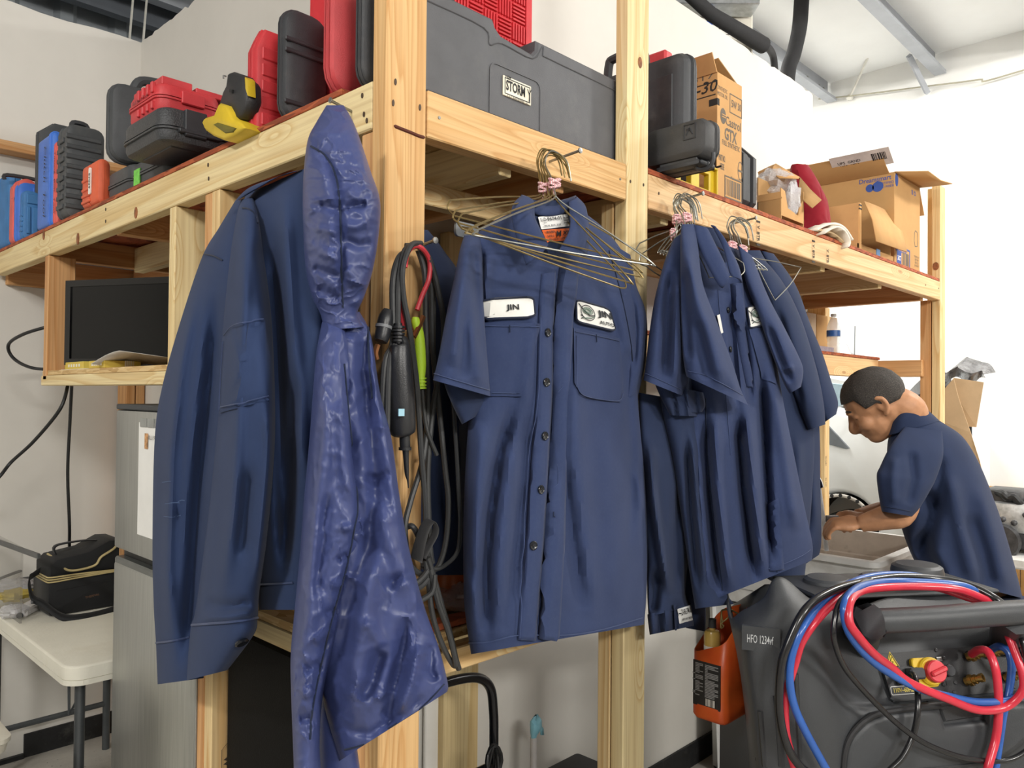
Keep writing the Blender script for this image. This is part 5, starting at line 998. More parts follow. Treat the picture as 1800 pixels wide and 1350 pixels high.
    strip([v1], [(1350, 892), (1351, 950), (1352, 1004)], [(1366, 876), (1370, 940), (1374, 1000)], 'front_placket', M_NAVYS, a1, .006, nx=4)
    strip([v1], [(1284, 500), (1290, 560), (1300, 620), (1312, 680)], [(1300, 500), (1306, 560), (1314, 620), (1324, 680)], 'front_placket', M_NAVYS, a1, .008, nx=4)
    line_on([v1], [(1350, 1000), (1380, 990), (1410, 976), (1424, 966)], .001, M_STITCH, a1, 'hem_stitching', .0015)
    # big front sleeve and the sleeves bunched under it
    PZ_ = Plane(PY(1240, 600, Y0-.17), V((-.3, -1, 0)))
    zc = [(.03, 14, [(1206, 430), (1226, 520), (1250, 600), (1276, 690)]), (-.02, 9, [(1202, 470), (1206, 560), (1210, 640)]), (.014, 10, [(1244, 540), (1276, 640), (1300, 700)]), (-.012, 10, [(1222, 560), (1236, 620), (1246, 670)])]
    s1_, w1_ = garment('sleeve', [(1198, 394, 1222, 394, -.02, .015), (1196, 420, 1228, 440, .0, .035), (1196, 480, 1236, 500, .01, .05), (1197, 560, 1262, 570, .02, .06), (1200, 620, 1288, 640, .02, .062), (1204, 650, 1302, 684, .02, .062), (1207, 662, 1315, 712, .02, .06)], PZ_, M_NAVYS, a1, nu=40, per=12, creases=zc)
    line_on([w1_], [(1210, 652), (1250, 664), (1310, 698)], .001, M_STITCH, s1_, 'cuff_stitching', .001)
    s2n = thing('work_shirt', 'navy shirt showing only its left sleeve behind the big front sleeve of the bunch', 'shirt', tuple(PZ_.at(1170, 700, -.03)), None)
    s2_, w2_ = garment('sleeve', [(1184, 420, 1214, 400, -.06, .02), (1168, 460, 1214, 460, -.05, .04), (1152, 520, 1212, 520, -.04, .05), (1142, 580, 1212, 590, -.03, .055), (1135, 640, 1212, 660, -.03, .055), (1131, 668, 1200, 696, -.03, .055)], PZ_, M_NAVYS, s2n, nu=34, per=12, creases=[(-.025, 8, [(1180, 470), (1172, 560), (1166, 670)]), (.02, 8, [(1192, 480), (1190, 580), (1186, 680)])])
    line_on([w2_], [(1134, 656), (1160, 668), (1196, 684)], .001, M_STITCH, s2_, 'cuff_stitching', .001)
    for i, (rows, dd) in enumerate([([(1150, 672, 1226, 690, -.05, .04), (1162, 700, 1228, 712, -.05, .04), (1178, 730, 1226, 732, -.05, .035)], 0), ([(1190, 680, 1236, 690, -.035, .03), (1202, 708, 1240, 712, -.035, .03), (1212, 726, 1234, 724, -.035, .02)], 0)]):
        garment('sleeve_lining', rows, PZ_, M_NAVYD, a1 if i else s2n, nu=26, creases=[(-.012, 4, [(1180, 670), (1190, 740)]), (.012, 4, [(1206, 670), (1212, 740)]), (-.012, 4, [(1222, 680), (1226, 740)])])
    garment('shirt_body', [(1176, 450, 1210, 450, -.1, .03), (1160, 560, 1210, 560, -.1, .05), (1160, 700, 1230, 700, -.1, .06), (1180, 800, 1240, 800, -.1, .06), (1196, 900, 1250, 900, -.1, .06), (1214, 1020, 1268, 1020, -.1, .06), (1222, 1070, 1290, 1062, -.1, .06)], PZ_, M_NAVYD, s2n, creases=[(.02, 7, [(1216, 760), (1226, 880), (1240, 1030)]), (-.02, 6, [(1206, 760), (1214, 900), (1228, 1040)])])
shirt_group()
# ---------------------------------------------------------------- wire hangers
M_WIRE = plain('brassy_hanger_wire', '#8C7A50', .38, .75, var=.1); M_WIRES = plain('steel_hanger_wire', '#8F8F88', .35, .8, var=.1)
def hanger(label, grp, pl, hook, N, Lt, Lb, Rt, Rb, d, mat, dl=0.0, dr=0.0, seed=0, ex=0.0):
    r = random.Random(seed)
    p = lambda q, dd: pl.at(q[0], q[1], dd)
    dl += ex; dr += ex
    h = thing('wire_hanger', label, 'hanger', tuple(p(N, d)), grp)
    Np = p(N, d); Lp, Lq, Rp, Rq = p(Lt, d+dl), p(Lb, d+dl), p(Rt, d+dr), p(Rb, d+dr)
    loop = crom([Np, Np.lerp(Lp, .12)+V((0, 0, -.004)), Np.lerp(Lp, .55), Lp], 5)[:-1]+crom([Lp, Lp.lerp(Lq, .5)+(Lp-Np).normalized()*.014, Lq], 5)[:-1]+crom([Lq, Lq.lerp(Rq, .5)+V((0, 0, -.002)), Rq], 6)[:-1]+crom([Rq, Rq.lerp(Rp, .5)+(Rp-Np).normalized()*.01, Rp], 4)[:-1]+crom([Rp, Rp.lerp(Np, .45), Rp.lerp(Np, .88)+V((0, 0, -.004)), Np], 5)
    MB().tube(loop, .0016, 5).build('hanger_body', mat, h)
    H = p(hook, d*.3); o = pl.n
    # the hook swings over the nail with its tip on the far side
    dirn = V((r.uniform(.2, .9), -.4, 0)).normalized(); top = H+V((0, 0, .012+r.uniform(-.004, .006)))
    pts = [Np, Np.lerp(H, .5)-dirn*.008, H-dirn*.018+V((0, 0, -.01)), top-dirn*.008, top+dirn*.012+V((0, 0, -.003)), top+dirn*.03+V((0, 0, -.02)), top+dirn*.038+V((0, 0, -.042-r.uniform(0, .02)))]
    MB().tube(crom(pts, 5), .0016, 5).build('hanger_hook', mat, h)
    return h
gl_ = 'empty wire hangers on the first beam nail'
PH = Plane((0, Y0-.045, 0), (0, -1, 0))
H1 = (966, 276)
for i, (N, Lt, Lb, Rt, Rb, d, dl, dr, lab) in enumerate([
    ((950, 341), (790, 352), (800, 380), (1138, 452), (1132, 462), .0, .01, .0, 'empty brassy wire hanger with the highest left loop on the first beam nail'),
    ((953, 344), (801, 370), (806, 392), (1120, 470), (1126, 478), .012, .01, .01, 'empty brassy wire hanger second highest on the first beam nail'),
    ((958, 347), (812, 376), (812, 402), (1098, 492), (1090, 506), .022, .02, .03, 'empty brassy wire hanger with its right end dipping lowest over the shirt'),
    ((964, 343), (826, 402), (822, 410), (1122, 478), (1124, 486), .034, .03, .04, 'empty brassy wire hanger third from the shirt on the first beam nail'),
    ((972, 342), (836, 396), (828, 408), (1104, 488), (1110, 498), .046, .04, .05, 'empty brassy wire hanger second nearest the viewer on the first beam nail'),
    ((977, 345), (840, 404), (834, 414), (1142, 458), (1146, 466), .058, .05, .05, 'empty pale wire hanger nearest the viewer on the first beam nail')]):
    hanger(lab, gl_, PH, (H1[0]-8+i*3, H1[1]+(i % 3)*2), N, Lt, Lb, Rt, Rb, d+.04, M_WIRES if i == 5 else M_WIRE, dl, dr, i, .1)
hanger('brassy wire hanger carrying the front work shirt inside its shoulders', None, PH, (970, 284), (966, 352), (850, 404), (846, 412), (1082, 458), (1080, 466), .03, M_WIRE, 0, 0, 9)
def nail_at(P, label, n=(0, -1, 0), L=.07):
    n = V(n); b = MB(); b.tube([P-n*.0, P+n*L+V((0, 0, .006))], .003, 8); b.lathe([(.0, 0), (.006, .0), (.006, .003), (.0, .0035)], frame(P+n*L+V((0, 0, .006)), n.orthogonal(), n.cross(n.orthogonal()), n), 10)
    return tag(b.build('nail', M_SCREW, loc=tuple(P)), label, 'nail')
nail_at(PY(966, 284, Y0), 'steel nail in the first beam that carries the empty wire hangers', L=.085); nail_at(PY(1194, 352, Y0), 'steel nail in the second beam under the bunch of shirts'); nail_at(PY(1289, 393, Y0), 'steel nail in the second beam right of the shirt bunch nail'); 
# twine
t = NT('pink_striped_twine'); vv = t.obj(); w = t.n('TexWave'); w.inputs['Scale'].default_value = 120; w.inputs['Distortion'].default_value = 4; t.l(vv, w.inputs['Vector'])
t.l(t.ramp(w.outputs[0], [(.35, srgb('#D98A92')), (.6, srgb('#F0DADA'))]), t.b.inputs['Base Color']); t.b.inputs['Roughness'].default_value = .9; M_TWINE = t.m
def twine(P, label, r=.011, turns=5, h=.018, ax=(0, 0, 1)):
    ax = V(ax).normalized(); a = ax.orthogonal().normalized(); c = ax.cross(a); pts = []
    for i in range(turns*10+1):
        t_ = i/10*2*pi; pts.append(P+ax*(h*(i/(turns*10)-.5)+.003*math.sin(t_*1.7))+(a*math.cos(t_)+c*math.sin(t_))*r*(1+.15*math.sin(i*1.9)))
    b = MB(); b.tube(pts, .0022, 5); b.tube(crom([pts[-1], pts[-1]+a*.012-ax*.012, pts[-1]+a*.006-ax*.028], 4), .002, 5)
    return tag(b.build('twine_wrap', M_TWINE), label, 'twine')
tw = 'pink twine wraps on the hanger necks'
for P, lab in ((PH.at(956, 330, .05), 'left of two pink twine wraps on the hangers of the first beam'), (PH.at(974, 323, .075), 'right of two pink twine wraps on the hangers of the first beam')): o = twine(P, lab); o['group'] = tw
# hangers of the bunch
PK = Plane((0, Y0-.05, 0), (-.25, -1, 0)); PK.p0 = PY(1200, 380, Y0-.06)
ORD = ('first', 'second', 'third', 'fourth', 'fifth', 'sixth')
g2 = 'hooks of the shirts bunched on the second beam'
for i in range(6):
    hanger(ORD[i]+' wire hanger from the left on the left nail of the second beam', g2, PK, (1194+i*3, 352+(i % 2)*3), (1194+i*5, 392+(i % 3)*3), (1160+i*5, 436+i*2), (1162+i*5, 440+i*2), (1226+i*6, 440), (1226+i*6, 446), -.03+i*.012, M_WIRES, 0, 0, 20+i)
for i in range(5):
    hanger(ORD[i]+' wire hanger from the left on the right nail of the second beam', 'hooks on the right nail of the second beam', PK, (1289+i*3, 392+(i % 2)*3), (1286+i*5, 436+(i % 3)*3), (1292+i*3, 462), (1294+i*3, 466), (1320+i*6, 470), (1322+i*6, 474), -.06+i*.012, M_WIRES, 0, 0, 40+i)
hanger('steel wire hanger dangling bare in front of the bunched shirts', None, PK, (1202, 356), (1206, 400), (1238, 468), (1246, 488), (1306, 462), (1302, 484), .12, M_WIRES, 0, 0, 61)
hanger('steel wire hanger poking out right past the rear shirts', None, PK, (1296, 396), (1310, 448), (1332, 460), (1330, 466), (1408, 470), (1362, 528), -.02, M_WIRES, 0, 0, 62)
hanger('steel wire hanger poking out left beside the second post', None, PK, (1196, 358), (1188, 398), (1124, 428), (1126, 446), (1180, 470), (1170, 480), .02, M_WIRES, 0, 0, 63)
hanger('steel wire hanger tilted low on the left behind the second post', None, PK, (1198, 360), (1190, 404), (1126, 448), (1136, 468), (1176, 476), (1166, 488), .04, M_WIRES, 0, 0, 64)
for P, lab in ((PK.at(1190, 386, .02), 'left pink twine wrap above the bunched shirts'), (PK.at(1206, 383, .06), 'right pink twine wrap above the bunched shirts'), (PK.at(1286, 432, -.02), 'left pink twine wrap on the right nail of the second beam'), (PK.at(1304, 439, .02), 'right pink twine wrap on the right nail of the second beam'), (PK.at(1183, 410, .03), 'small pink twine wrap low beside the bunched shirt shoulders')):
    o = twine(P, lab, .012 if 'small' not in lab else .007, 6); o['group'] = tw
# steel plate with hook behind the front shirt's shoulder
pk_ = thing('bracket_plate', 'grey steel bracket plate behind the left shoulder of the front shirt', 'bracket', tuple(PY(820, 395, 1.16)))
A, B = PY(800, 388, 1.16), PY(840, 404, 1.16); MB().prism(rrect(B.x-A.x, .03, .008, 4, A.x, A.z-.03), frame((0, 1.16, 0), (1, 0, 0), UZ, FY_), -.003, .003).build('plate', plain('zinc_plate', '#A4A8AC', .35, .8), pk_)
b = MB(); P = PY(812, 400, 1.15); b.tube(crom([P, P+V((0, -.03, -.01)), P+V((0, -.04, -.03)), P+V((.01, -.02, -.04)), P+V((.015, -.01, -.02))], 4), .003, 6); b.build('wire_hook', M_WIRE, pk_)
# ---------------------------------------------------------------- cables on the corner post
M_CBL = plain('black_cable_rubber', '#3A3B3C', .5, var=.06); M_RC = plain('red_cable', '#D9414C', .45); M_BODY = pl('black_tool_plastic', '#26272A', .35, .15); M_LIME = pl('lime_grip', '#B9DE3A', .5); M_COP = plain('copper_clip', '#A8714A', .35, .8)
PCB = Plane((0, Y0-.02, 0), (0, -1, 0))
def cab(L, r, mat, par, name, n=8, per=8): 
    b = MB(); b.tube(crom([PCB.at(*q) for q in L], per), r, n); return b.build(name, mat, par)
nail_at(PY(727, 436, Y0), 'black headed screw in the corner post holding the looped test cables', L=.06)
cb_ = thing('power_probe', 'black automotive test probe hanging by looped cables on the corner post', 'tester', tuple(PCB.at(745, 1150, 0)))
loops = [
 [(716, 440, .03), (700, 455, .035), (690, 500, .04), (690, 600, .045), (676, 640, .05), (670, 760, .05), (664, 900, .055), (657, 960, .055), (664, 1010, .055), (690, 1036, .055), (718, 1034, .05), (742, 1016, .045), (756, 996, .04)],
 [(728, 428, .03), (710, 444, .04), (700, 500, .045), (698, 590, .05), (684, 640, .055), (680, 760, .06), (672, 880, .06), (662, 950, .06), (672, 1012, .06), (700, 1042, .06), (735, 1034, .05), (752, 1018, .045)],
 [(740, 428, .03), (722, 432, .045), (708, 470, .05), (709, 520, .05), (720, 580, .05), (733, 680, .045), (740, 790, .04), (748, 900, .035), (745, 1000, .03)],
 [(712, 432, .02), (742, 436, .03), (760, 470, .03), (772, 520, .03), (780, 570, .025), (776, 640, .02), (764, 700, .02), (755, 780, .02), (752, 850, .02), (756, 960, .025), (760, 990, .025)],
 [(735, 440, .02), (746, 480, .02), (748, 560, .02), (752, 700, .02), (745, 800, .025), (722, 880, .03), (712, 930, .035), (720, 990, .03), (740, 1010, .03)],
 [(738, 436, .015), (756, 480, .015), (760, 600, .015), (770, 700, .02), (782, 820, .025), (788, 880, .03), (784, 950, .03), (770, 996, .03), (750, 1004, .03)],
 [(744, 440, .01), (762, 500, .01), (764, 640, .01), (792, 680, .03), (800, 760, .035), (806, 860, .04), (809, 920, .04), (804, 970, .035), (780, 995, .035), (760, 1000, .035), (742, 992, .035)],
 [(716, 926, .03), (726, 926, .045), (738, 948, .045), (752, 974, .04), (760, 1010, .035), (775, 1060, .035), (790, 1110, .035), (803, 1165, .035), (806, 1174, .035), (796, 1140, .045), (780, 1080, .045), (764, 1020, .045), (752, 980, .045)],
 [(748, 985, .04), (754, 1030, .04), (760, 1080, .04), (776, 1130, .04), (796, 1168, .04), (800, 1160, .05), (788, 1110, .05), (770, 1060, .05), (756, 1000, .045)],
 [(706, 950, .03), (714, 1000, .035), (732, 1030, .04), (730, 1060, .03), (738, 1056, .04), (760, 1040, .05), (764, 1010, .05)]]
for i, L in enumerate(loops): cab(L, .0052 if i not in (6,) else .004, M_CBL, cb_, 'cable')
cab([(712, 470, .03), (716, 445, .03), (730, 432, .035), (745, 440, .035), (755, 460, .03), (754, 490, .03), (742, 520, .03), (733, 545, .03)], .0045, M_RC, cb_, 'red_cable')
cab([(707, 480, .03), (706, 505, .03), (706, 528, .03)], .0045, M_RC, cb_, 'red_cable')
# probe body
def pxtube(L, mat, par, name, n=14, flat=1.0):
    pts = crom([PCB.at(x, y, d) for x, y, d, r in L], 6); rs = [p[0] for p in crom_np([[r] for x, y, d, r in L], 6)]
    b = MB(); b.tube(pts, list(map(float, rs)), n); return b.build(name, mat, par, ang=50)
pxtube([(700, 602, .055, .012), (703, 606, .055, .018), (702, 640, .055, .022), (704, 690, .055, .024), (706, 730, .055, .024), (708, 758, .055, .022), (709, 766, .055, .014)], M_BODY, cb_, 'probe_body')
for i, y in enumerate((573, 579, 585, 591, 597)): pxtube([(700, y, .055, .0115), (700, y+4, .055, .0115)], M_BODY, cb_, 'strain_relief')
pxtube([(700, 568, .055, .007), (700, 604, .055, .007)], M_BODY, cb_, 'strain_relief'); pxtube([(711, 764, .055, .009), (712, 786, .055, .009), (713, 790, .055, .006), (715, 830, .055, .004), (717, 844, .055, .002), (718, 858, .055, .001)], M_BODY, cb_, 'probe_tip'); pxtube([(712, 786, .055, .011), (712, 791, .055, .011)], M_BODY, cb_, 'tip_collar')
p = PCB.at(706, 725, .082); MB().box(p.x-.006, p.x+.006, p.y, p.y+.002, p.z-.006, p.z+.006).build('blue_sticker', plain('pale_blue_sticker', '#A8D6E8', .5), cb_)
pxtube([(682, 545, .045, .008), (678, 560, .045, .013), (672, 590, .045, .013), (669, 600, .045, .011)], M_BODY, cb_, 'connector'); pxtube([(675, 572, .045, .0142), (674, 577, .045, .0142)], plain('grey_ring', '#77797C', .5), cb_, 'connector_ring')
pxtube([(708, 527, .035, .006), (709, 545, .035, .0085), (713, 574, .035, .009), (714, 580, .035, .005)], M_RC, cb_, 'red_clip_boot')
pxtube([(731, 558, .035, .006), (731, 566, .035, .008), (737, 590, .035, .009), (739, 630, .035, .010), (740, 650, .035, .009), (740, 664, .035, .0075), (741, 682, .035, .007)], M_LIME, cb_, 'lime_clip_boot')
for y in (664, 670, 676, 681): pxtube([(740.5, y, .035, .0095), (740.6, y+2.5, .035, .0095)], M_LIME, cb_, 'boot_rib')
for L in ([(744, 556, .04), (736, 575, .04), (728, 592, .04)], [(728, 572, .03), (720, 600, .03), (712, 618, .03)], [(664, 606, .035), (660, 620, .035), (662, 632, .035)]):
    pts = crom([PCB.at(*q) for q in L], 5); b = MB(); b.tube(pts, .005, 6); b.build('copper_jaw', M_COP, cb_)
cab([(742, 684, .035), (745, 720, .03), (752, 760, .03), (768, 800, .03)], .004, M_CBL, cb_, 'cable')
# velcro strap
b = MB(); rows = []
for x, y, d, w in ((732, 985, .05, 20), (737, 960, .06, 18), (746, 930, .065, 16), (757, 915, .065, 14), (766, 924, .06, 10), (764, 940, .055, 10), (752, 962, .05, 10), (742, 980, .05, 12)): rows.append([PCB.at(x-w*.5, y-w*.25, d), PCB.at(x+w*.5, y+w*.25, d)])
r2 = [[p for p in z] for z in zip(crom([r[0] for r in rows], 4), crom([r[1] for r in rows], 4))]
b.grid(r2); b.build('hook_and_loop_strap', cloth('black_webbing', '#252527', .9), cb_, solid=.002)
# ================================================================ left bay: television shelf, fridge, folding table
TVd = V((.465, -.885, 0)).normalized(); TVn = V((-.885, -.465, 0)).normalized()
A = PY(116, 634, 3.03); A.z = 1.656; Bt = PP(117, 494, A, TVn); tw_, th_ = .86, Bt.z-1.672
tv = thing('television', 'black flat television turned towards the viewer on the small left shelf', 'television', tuple(A+TVd*.43))
Mt = frame(A, TVd, UZ, TVn)
b = MB(); b.box(0, tw_, .016, .016+th_, -.05, 0, .004, Mt); b.build('back_shell', plain('black_tv_plastic', '#101113', .4), tv)
ring([(0, .016), (tw_, .016), (tw_, .016+th_), (0, .016+th_)], .022, Mt, .008, 'bezel', plain('black_gloss_bezel', '#0B0B0D', .2), tv)
MB().box(.022, tw_-.022, .038, th_-.006, -.002, .003, 0, Mt).build('screen', plain('dark_screen_glass', '#08090A', .12, var=.01, spec=.3), tv)
MB().box(.25, .6, 0, .017, -.12, .08, .004, Mt).build('stand_foot', plain('black_stand', '#141416', .4), tv)
M_YBOX = plain('yellow_carton', '#D8BE52', .6, var=.05); zS = 1.6545
def ybox(pl_, pc_, pr_, pt_, xf_, label, mat, ln=None):
    P = PX(pc_, pt_, xf_); yf = PX(pl_, pt_, xf_).y; xr = PY(pr_, pt_, P.y).x
    o = thing('parts_carton', label, 'carton', ((P.x+xr)/2, (P.y+yf)/2, zS)); MB().box(P.x, xr, P.y, yf, zS, P.z, .0015).build('carton_body', mat, o)
    for i in range(5):
        y = P.y+(yf-P.y)*(.2+.14*i); MB().box(P.x-.0008, P.x, y-.006, y+.006, zS+(P.z-zS)*.35, zS+(P.z-zS)*.7).build('printed_block', M_LABEL, o)
    if ln: barcode(frame(PY(ln, (pt_+650)/2, P.y), (1, 0, 0), UZ, FY_), .03, .026, o, M_LABEL, 7, 5)
    return o
ybox(114, 146, 160, 635, X0+.035, 'left yellow parts carton lying on the television shelf', M_YBOX); ybox(156, 183, 248, 633, X0+.02, 'right yellow parts carton with barcode lying on the television shelf', M_YBOX, 228)
b = MB(); rows = []
for i in range(9):
    t_ = i/8; px = 160+100*t_; py = 640-24*math.sin(min(1, t_*1.6)*pi*.55)+14*max(0, t_-.5)
    P = PY(px, py, 2.62-.3*t_); rows.append([P, P+V((.08, .05, -.004)), P+V((.14, .08, -.03+.01*math.sin(i))) ])
b.grid(rows); tag(b.build('crumpled_paper', plain('white_printed_paper', '#DAD7D2', .7, var=.04), solid=.001), 'crumpled white printed sheet standing behind the yellow cartons', 'paper')
b = MB(); P = [PX(107, 648, X0+.02), PX(152, 646, X0+.02)]; b.box(P[0].x, P[0].x+.12, min(P[0].y, P[1].y), max(P[0].y, P[1].y), zS-.0005, zS+.001); tag(b.build('paper_sheet', plain('white_paper', '#E8E8E8', .6)), 'white paper sheet under the left yellow carton at the shelf edge', 'paper')
M_BCORD = plain('black_power_cord', '#17181A', .45)
def cord(L, r, label, name='cable', mat=None, n=8):
    b = MB(); b.tube(crom(L, 8), r, n); return tag(b.build(name, mat or M_BCORD), label, 'cord')
cord([PX(118, 567, .93), PX(85, 574, .86), PX(40, 588, .8), PX(15, 606, .78), PX(24, 630, .8), PX(58, 647, .84), PX(108, 649, .92)], .006, 'black cord looping out left of the television shelf')
cord([PX(126, 679, .96), PX(123, 740, .97), PX(119, 830, .98), PX(122, 920, 1.0), PX(122, 960, 1.02), PX(123, 1010, 1.03)], .006, 'black cord hanging straight down from the television shelf')
cord([PX(119, 679, .88), PX(105, 720, .85), PX(60, 775, .8), PX(20, 812, .75), PX(-10, 845, .7), PX(-60, 860, .66)], .006, 'black cord swinging down left from the television shelf')
# pale box right of the partition panel
MB().box(X0, 1.4, 1.868, 2.03, 1.6, 1.636).build('shelf_front_board', M_PY, SH)
ap = thing('microwave', 'grey appliance with a white top strip half hidden beside the shelf partition', 'microwave', (1.1, 1.95, 1.637))
P = PX(312, 541, X0+.05); MB().box(X0+.05, 1.38, 1.88, 2.026, 1.638, P.z-.03, .006).build('appliance_body', plain('grey_appliance', '#6E7074', .4, .2), ap); MB().box(X0+.045, 1.38, 1.879, 2.027, P.z-.029, P.z, .004).build('white_top', M_LABEL, ap)
# ---- fridge
t = NT('brushed_stainless'); vv = t.obj((1, 1, .02)); nn_ = t.noise(vv, 300, 2); t.l(t.ramp(nn_, [(.3, srgb('#A3A5A3')), (.7, srgb('#B4B6B3'))]), t.b.inputs['Base Color']); t.b.inputs['Metallic'].default_value = .85; t.b.inputs['Roughness'].default_value = .3; M_SS = t.m
fr = thing('refrigerator', 'stainless steel fridge with a note on its freezer door behind the navy jackets', 'refrigerator', (1.1, 2.15, 0))
MB().box(.9, 1.4, 1.874, 2.43, .03, 1.53, .006).build('cabinet', plain('grey_fridge_side', '#6F7472', .45), fr)
fd = MB().box(.84, .896, 1.874, 2.43, 1.125, 1.528, .008, seg=2).build('freezer_door', M_SS, fr); MB().box(.84, .896, 1.874, 2.43, .05, 1.085, .008, seg=2).build('fridge_door', M_SS, fr)
M_DKREC = plain('black_handle_recess', '#121314', .5); MB().box(.868, .899, 1.88, 2.425, 1.086, 1.124).build('handle_recess', M_DKREC, fr); MB().box(.842, .872, 1.876, 2.428, 1.078, 1.1, .005).build('handle_lip', plain('grey_handle_lip', '#6A6D6C', .3, .6), fr)
MB().box(.84, 1.4, 1.876, 2.428, 1.529, 1.545, .003).build('top_cover', plain('dark_grey_cover', '#33363A', .5), fr)
for yy in (1.92, 2.38):
    for xx in (.95, 1.33): MB().lathe([(.02, 0), (.02, .03)], Matrix.Translation((xx, yy, 0)), 10).build('foot', M_BLACKBASE, fr)
A, B = PX(244, 742, .838), PX(238, 938, .838); yL_ = A.y; yR_ = yL_-.24
nb = MB(); nb.grid([[V((.8385-.003*math.sin(i/8*pi)*abs(math.sin(j*2.2)), yL_+(yR_-yL_)*j/8, A.z+(B.z-A.z)*i/8)) for j in range(9)] for i in range(9)])
nt_ = nb.build('paper_note', plain('white_notice_paper', '#EDEDEA', .6, var=.015)); tag(nt_, 'white notice sheet taped to the freezer door beside the jacket sleeve', 'paper')
for k in range(3): MB().box(.8355, .837, yL_-.03-.05*k-.03, yL_-.01-.05*k-.005, A.z-.012, A.z+.012).build('tape_strip', plain('grey_tape', '#8F918E', .4), nt_)
P = PX(257, 776, .836); MB().box(.8345, .8355, P.y-.012, P.y+.008, P.z-.02, P.z+.022).build('printed_photo', plain('orange_thumbnail', '#B98A5C', .6, var=.3, scale=90), nt_); lettering('BILL PAY', frame(PX(268, 770, .8348), (0, -1, 0), UZ, (-1, 0, 0)), .016, M_PRINT, nt_, 0, name='notice_lettering')
# ---- folding table
M_TBL = plain('white_blow_moulded_plastic', '#E3E0D2', .55, var=.02, scale=6, bump=.3, bscale=120, dirt=('#B9AC8E', .35)); M_LEG = plain('grey_table_leg', '#5C6063', .4, .5)
tx0, tx1, ty0, ty1, tz = .775, 1.33, 2.605, 3.72, .74
tb = thing('folding_table', 'white plastic folding table with a grey leg left of the fridge', 'table', ((tx0+tx1)/2, (ty0+ty1)/2, 0))
MB().shell(lambda k: inset(rrect(tx1-tx0, ty1-ty0, .06, 6, tx0, ty0), k), [(tz-.045, .004), (tz-.042, 0), (tz-.006, 0), (tz-.002, .003), (tz, .008)]).build('table_top', M_TBL, tb)
ring(inset(rrect(tx1-tx0, ty1-ty0, .06, 6, tx0, ty0), .0), .012, Matrix.Translation((0, 0, tz-.06)), .016, 'rim_lip', M_TBL, tb)
P = PY(140, 1250, 2.70)
for xx in (P.x, 1.26):
    for yy in (2.70, 3.7): MB().tube([V((xx, yy, .0)), V((xx, yy, tz-.046))], .0155, 12).build('leg', M_LEG, tb)
for yy in (3.7,): MB().tube([V((P.x, yy, .2)), V((1.26, yy, .2))], .012, 10).build('leg_crossbar', M_LEG, tb)
b = MB(); b.tube([V((P.x-.028, 2.72, tz-.046)), V((P.x-.024, 2.72, .56))], .004, 6); b.tube([V((P.x-.02, 2.74, tz-.046)), V((P.x-.024, 2.72, .56)), V((P.x-.01, 2.705, .6))], .004, 6); b.build('leg_brace', M_LEG, tb)
# ---- lunch bag
M_BAG = cloth('black_bag_nylon', '#1B1C1E', .65, sheen=.1, weave=900); M_PIP = plain('gold_piping', '#B9A878', .5)
C = PZ(98, 1084, tz+.001); yb = C.y; C = PY(97, 1083, yb); Lx, Rx = PY(84, 1060, yb).x, PY(216, 1060, yb).x; z0 = tz+.001; zt = PY(100, 985, yb).z
bg = thing('lunch_bag', 'black two-tier lunch bag with gold zips on the white table', 'bag', ((Lx+Rx)/2, yb+.1, z0))
Fb = frame((0, yb+.2, 0), (1, 0, 0), UZ, FY_); zm = PY(140, 1012, yb).z
MB().shell(lambda k: inset(rrect(Rx-Lx, zm-z0, .02, 4, Lx, z0), k), [(0, .015), (.015, 0), (.18, 0), (.195, .004), (.2, .015)], Fb).build('lower_compartment', M_BAG, bg, ang=50)
ptop = [(Lx+.004, zm), (Rx-.004, zm), (Rx-.004, zt+.052), (Rx-.05, zt+.055), (Lx+.14, zt+.02), (Lx+.03, zt+.005), (Lx+.004, zt-.02)]
MB().shell(lambda k: inset(ptop, k), [(.01, .02), (.02, .004), (.17, .004), (.185, .008), (.19, .02)], Fb).build('upper_compartment', M_BAG, bg, ang=50)
def pip(L, r=.003, mat=M_PIP, nm='zip'): b = MB(); b.tube(crom([Fb @ V(p) for p in L], 6), r, 6); b.build(nm, mat, bg)
for dz in (0, .009, .018): pip([(Lx-.002, zm+dz-.008, .05), (Lx-.003, zm+dz-.008, .17), (Lx+.012, zm+dz-.01, .199), (Lx+.1, zm+dz*.8-.006, .203), (Rx-.02, zm+dz*.3-.002, .203)])
pip([(Lx+.035, zt+.002, .06), (Lx+.037, zt-.004, .12), (Lx+.05, zt-.03, .18), (Lx+.085, zt-.048, .193), (Lx+.16, zt-.04, .193), (Rx-.08, zt-.01, .193), (Rx-.03, zt+.02, .193), (Rx-.01, zt+.056, .17)], .0045)
pip([(Lx+.03, zm-.045, .2), (Lx+.12, zm-.038, .201), (Rx-.01, zm-.03, .201)], .0015, M_BAG, 'pocket_seam')
lettering('THERMAL', frame(Fb @ V(((Lx+Rx)/2+.02, z0+.055, .2008)), (1, 0, .1), UZ, FY_), .012, plain('brown_thread', '#6A4A34', .8), bg, fit=.05)
def web(L, w, nm, mat=M_BAG, ax=(0, 1, 0)):
    ps = crom(L, 6); b = MB(); b.grid([[p-V(ax)*w/2, p+V(ax)*w/2] for p in ps]); b.build(nm, mat, bg, solid=.003)
web([Fb @ V(p) for p in ((Lx+.05, zt+.006, .1), (Lx+.045, zt+.03, .1), (Lx+.07, zt+.042, .1), (Lx+.16, zt+.045, .1), (Lx+.22, zt+.036, .1))], .03, 'carry_handle')
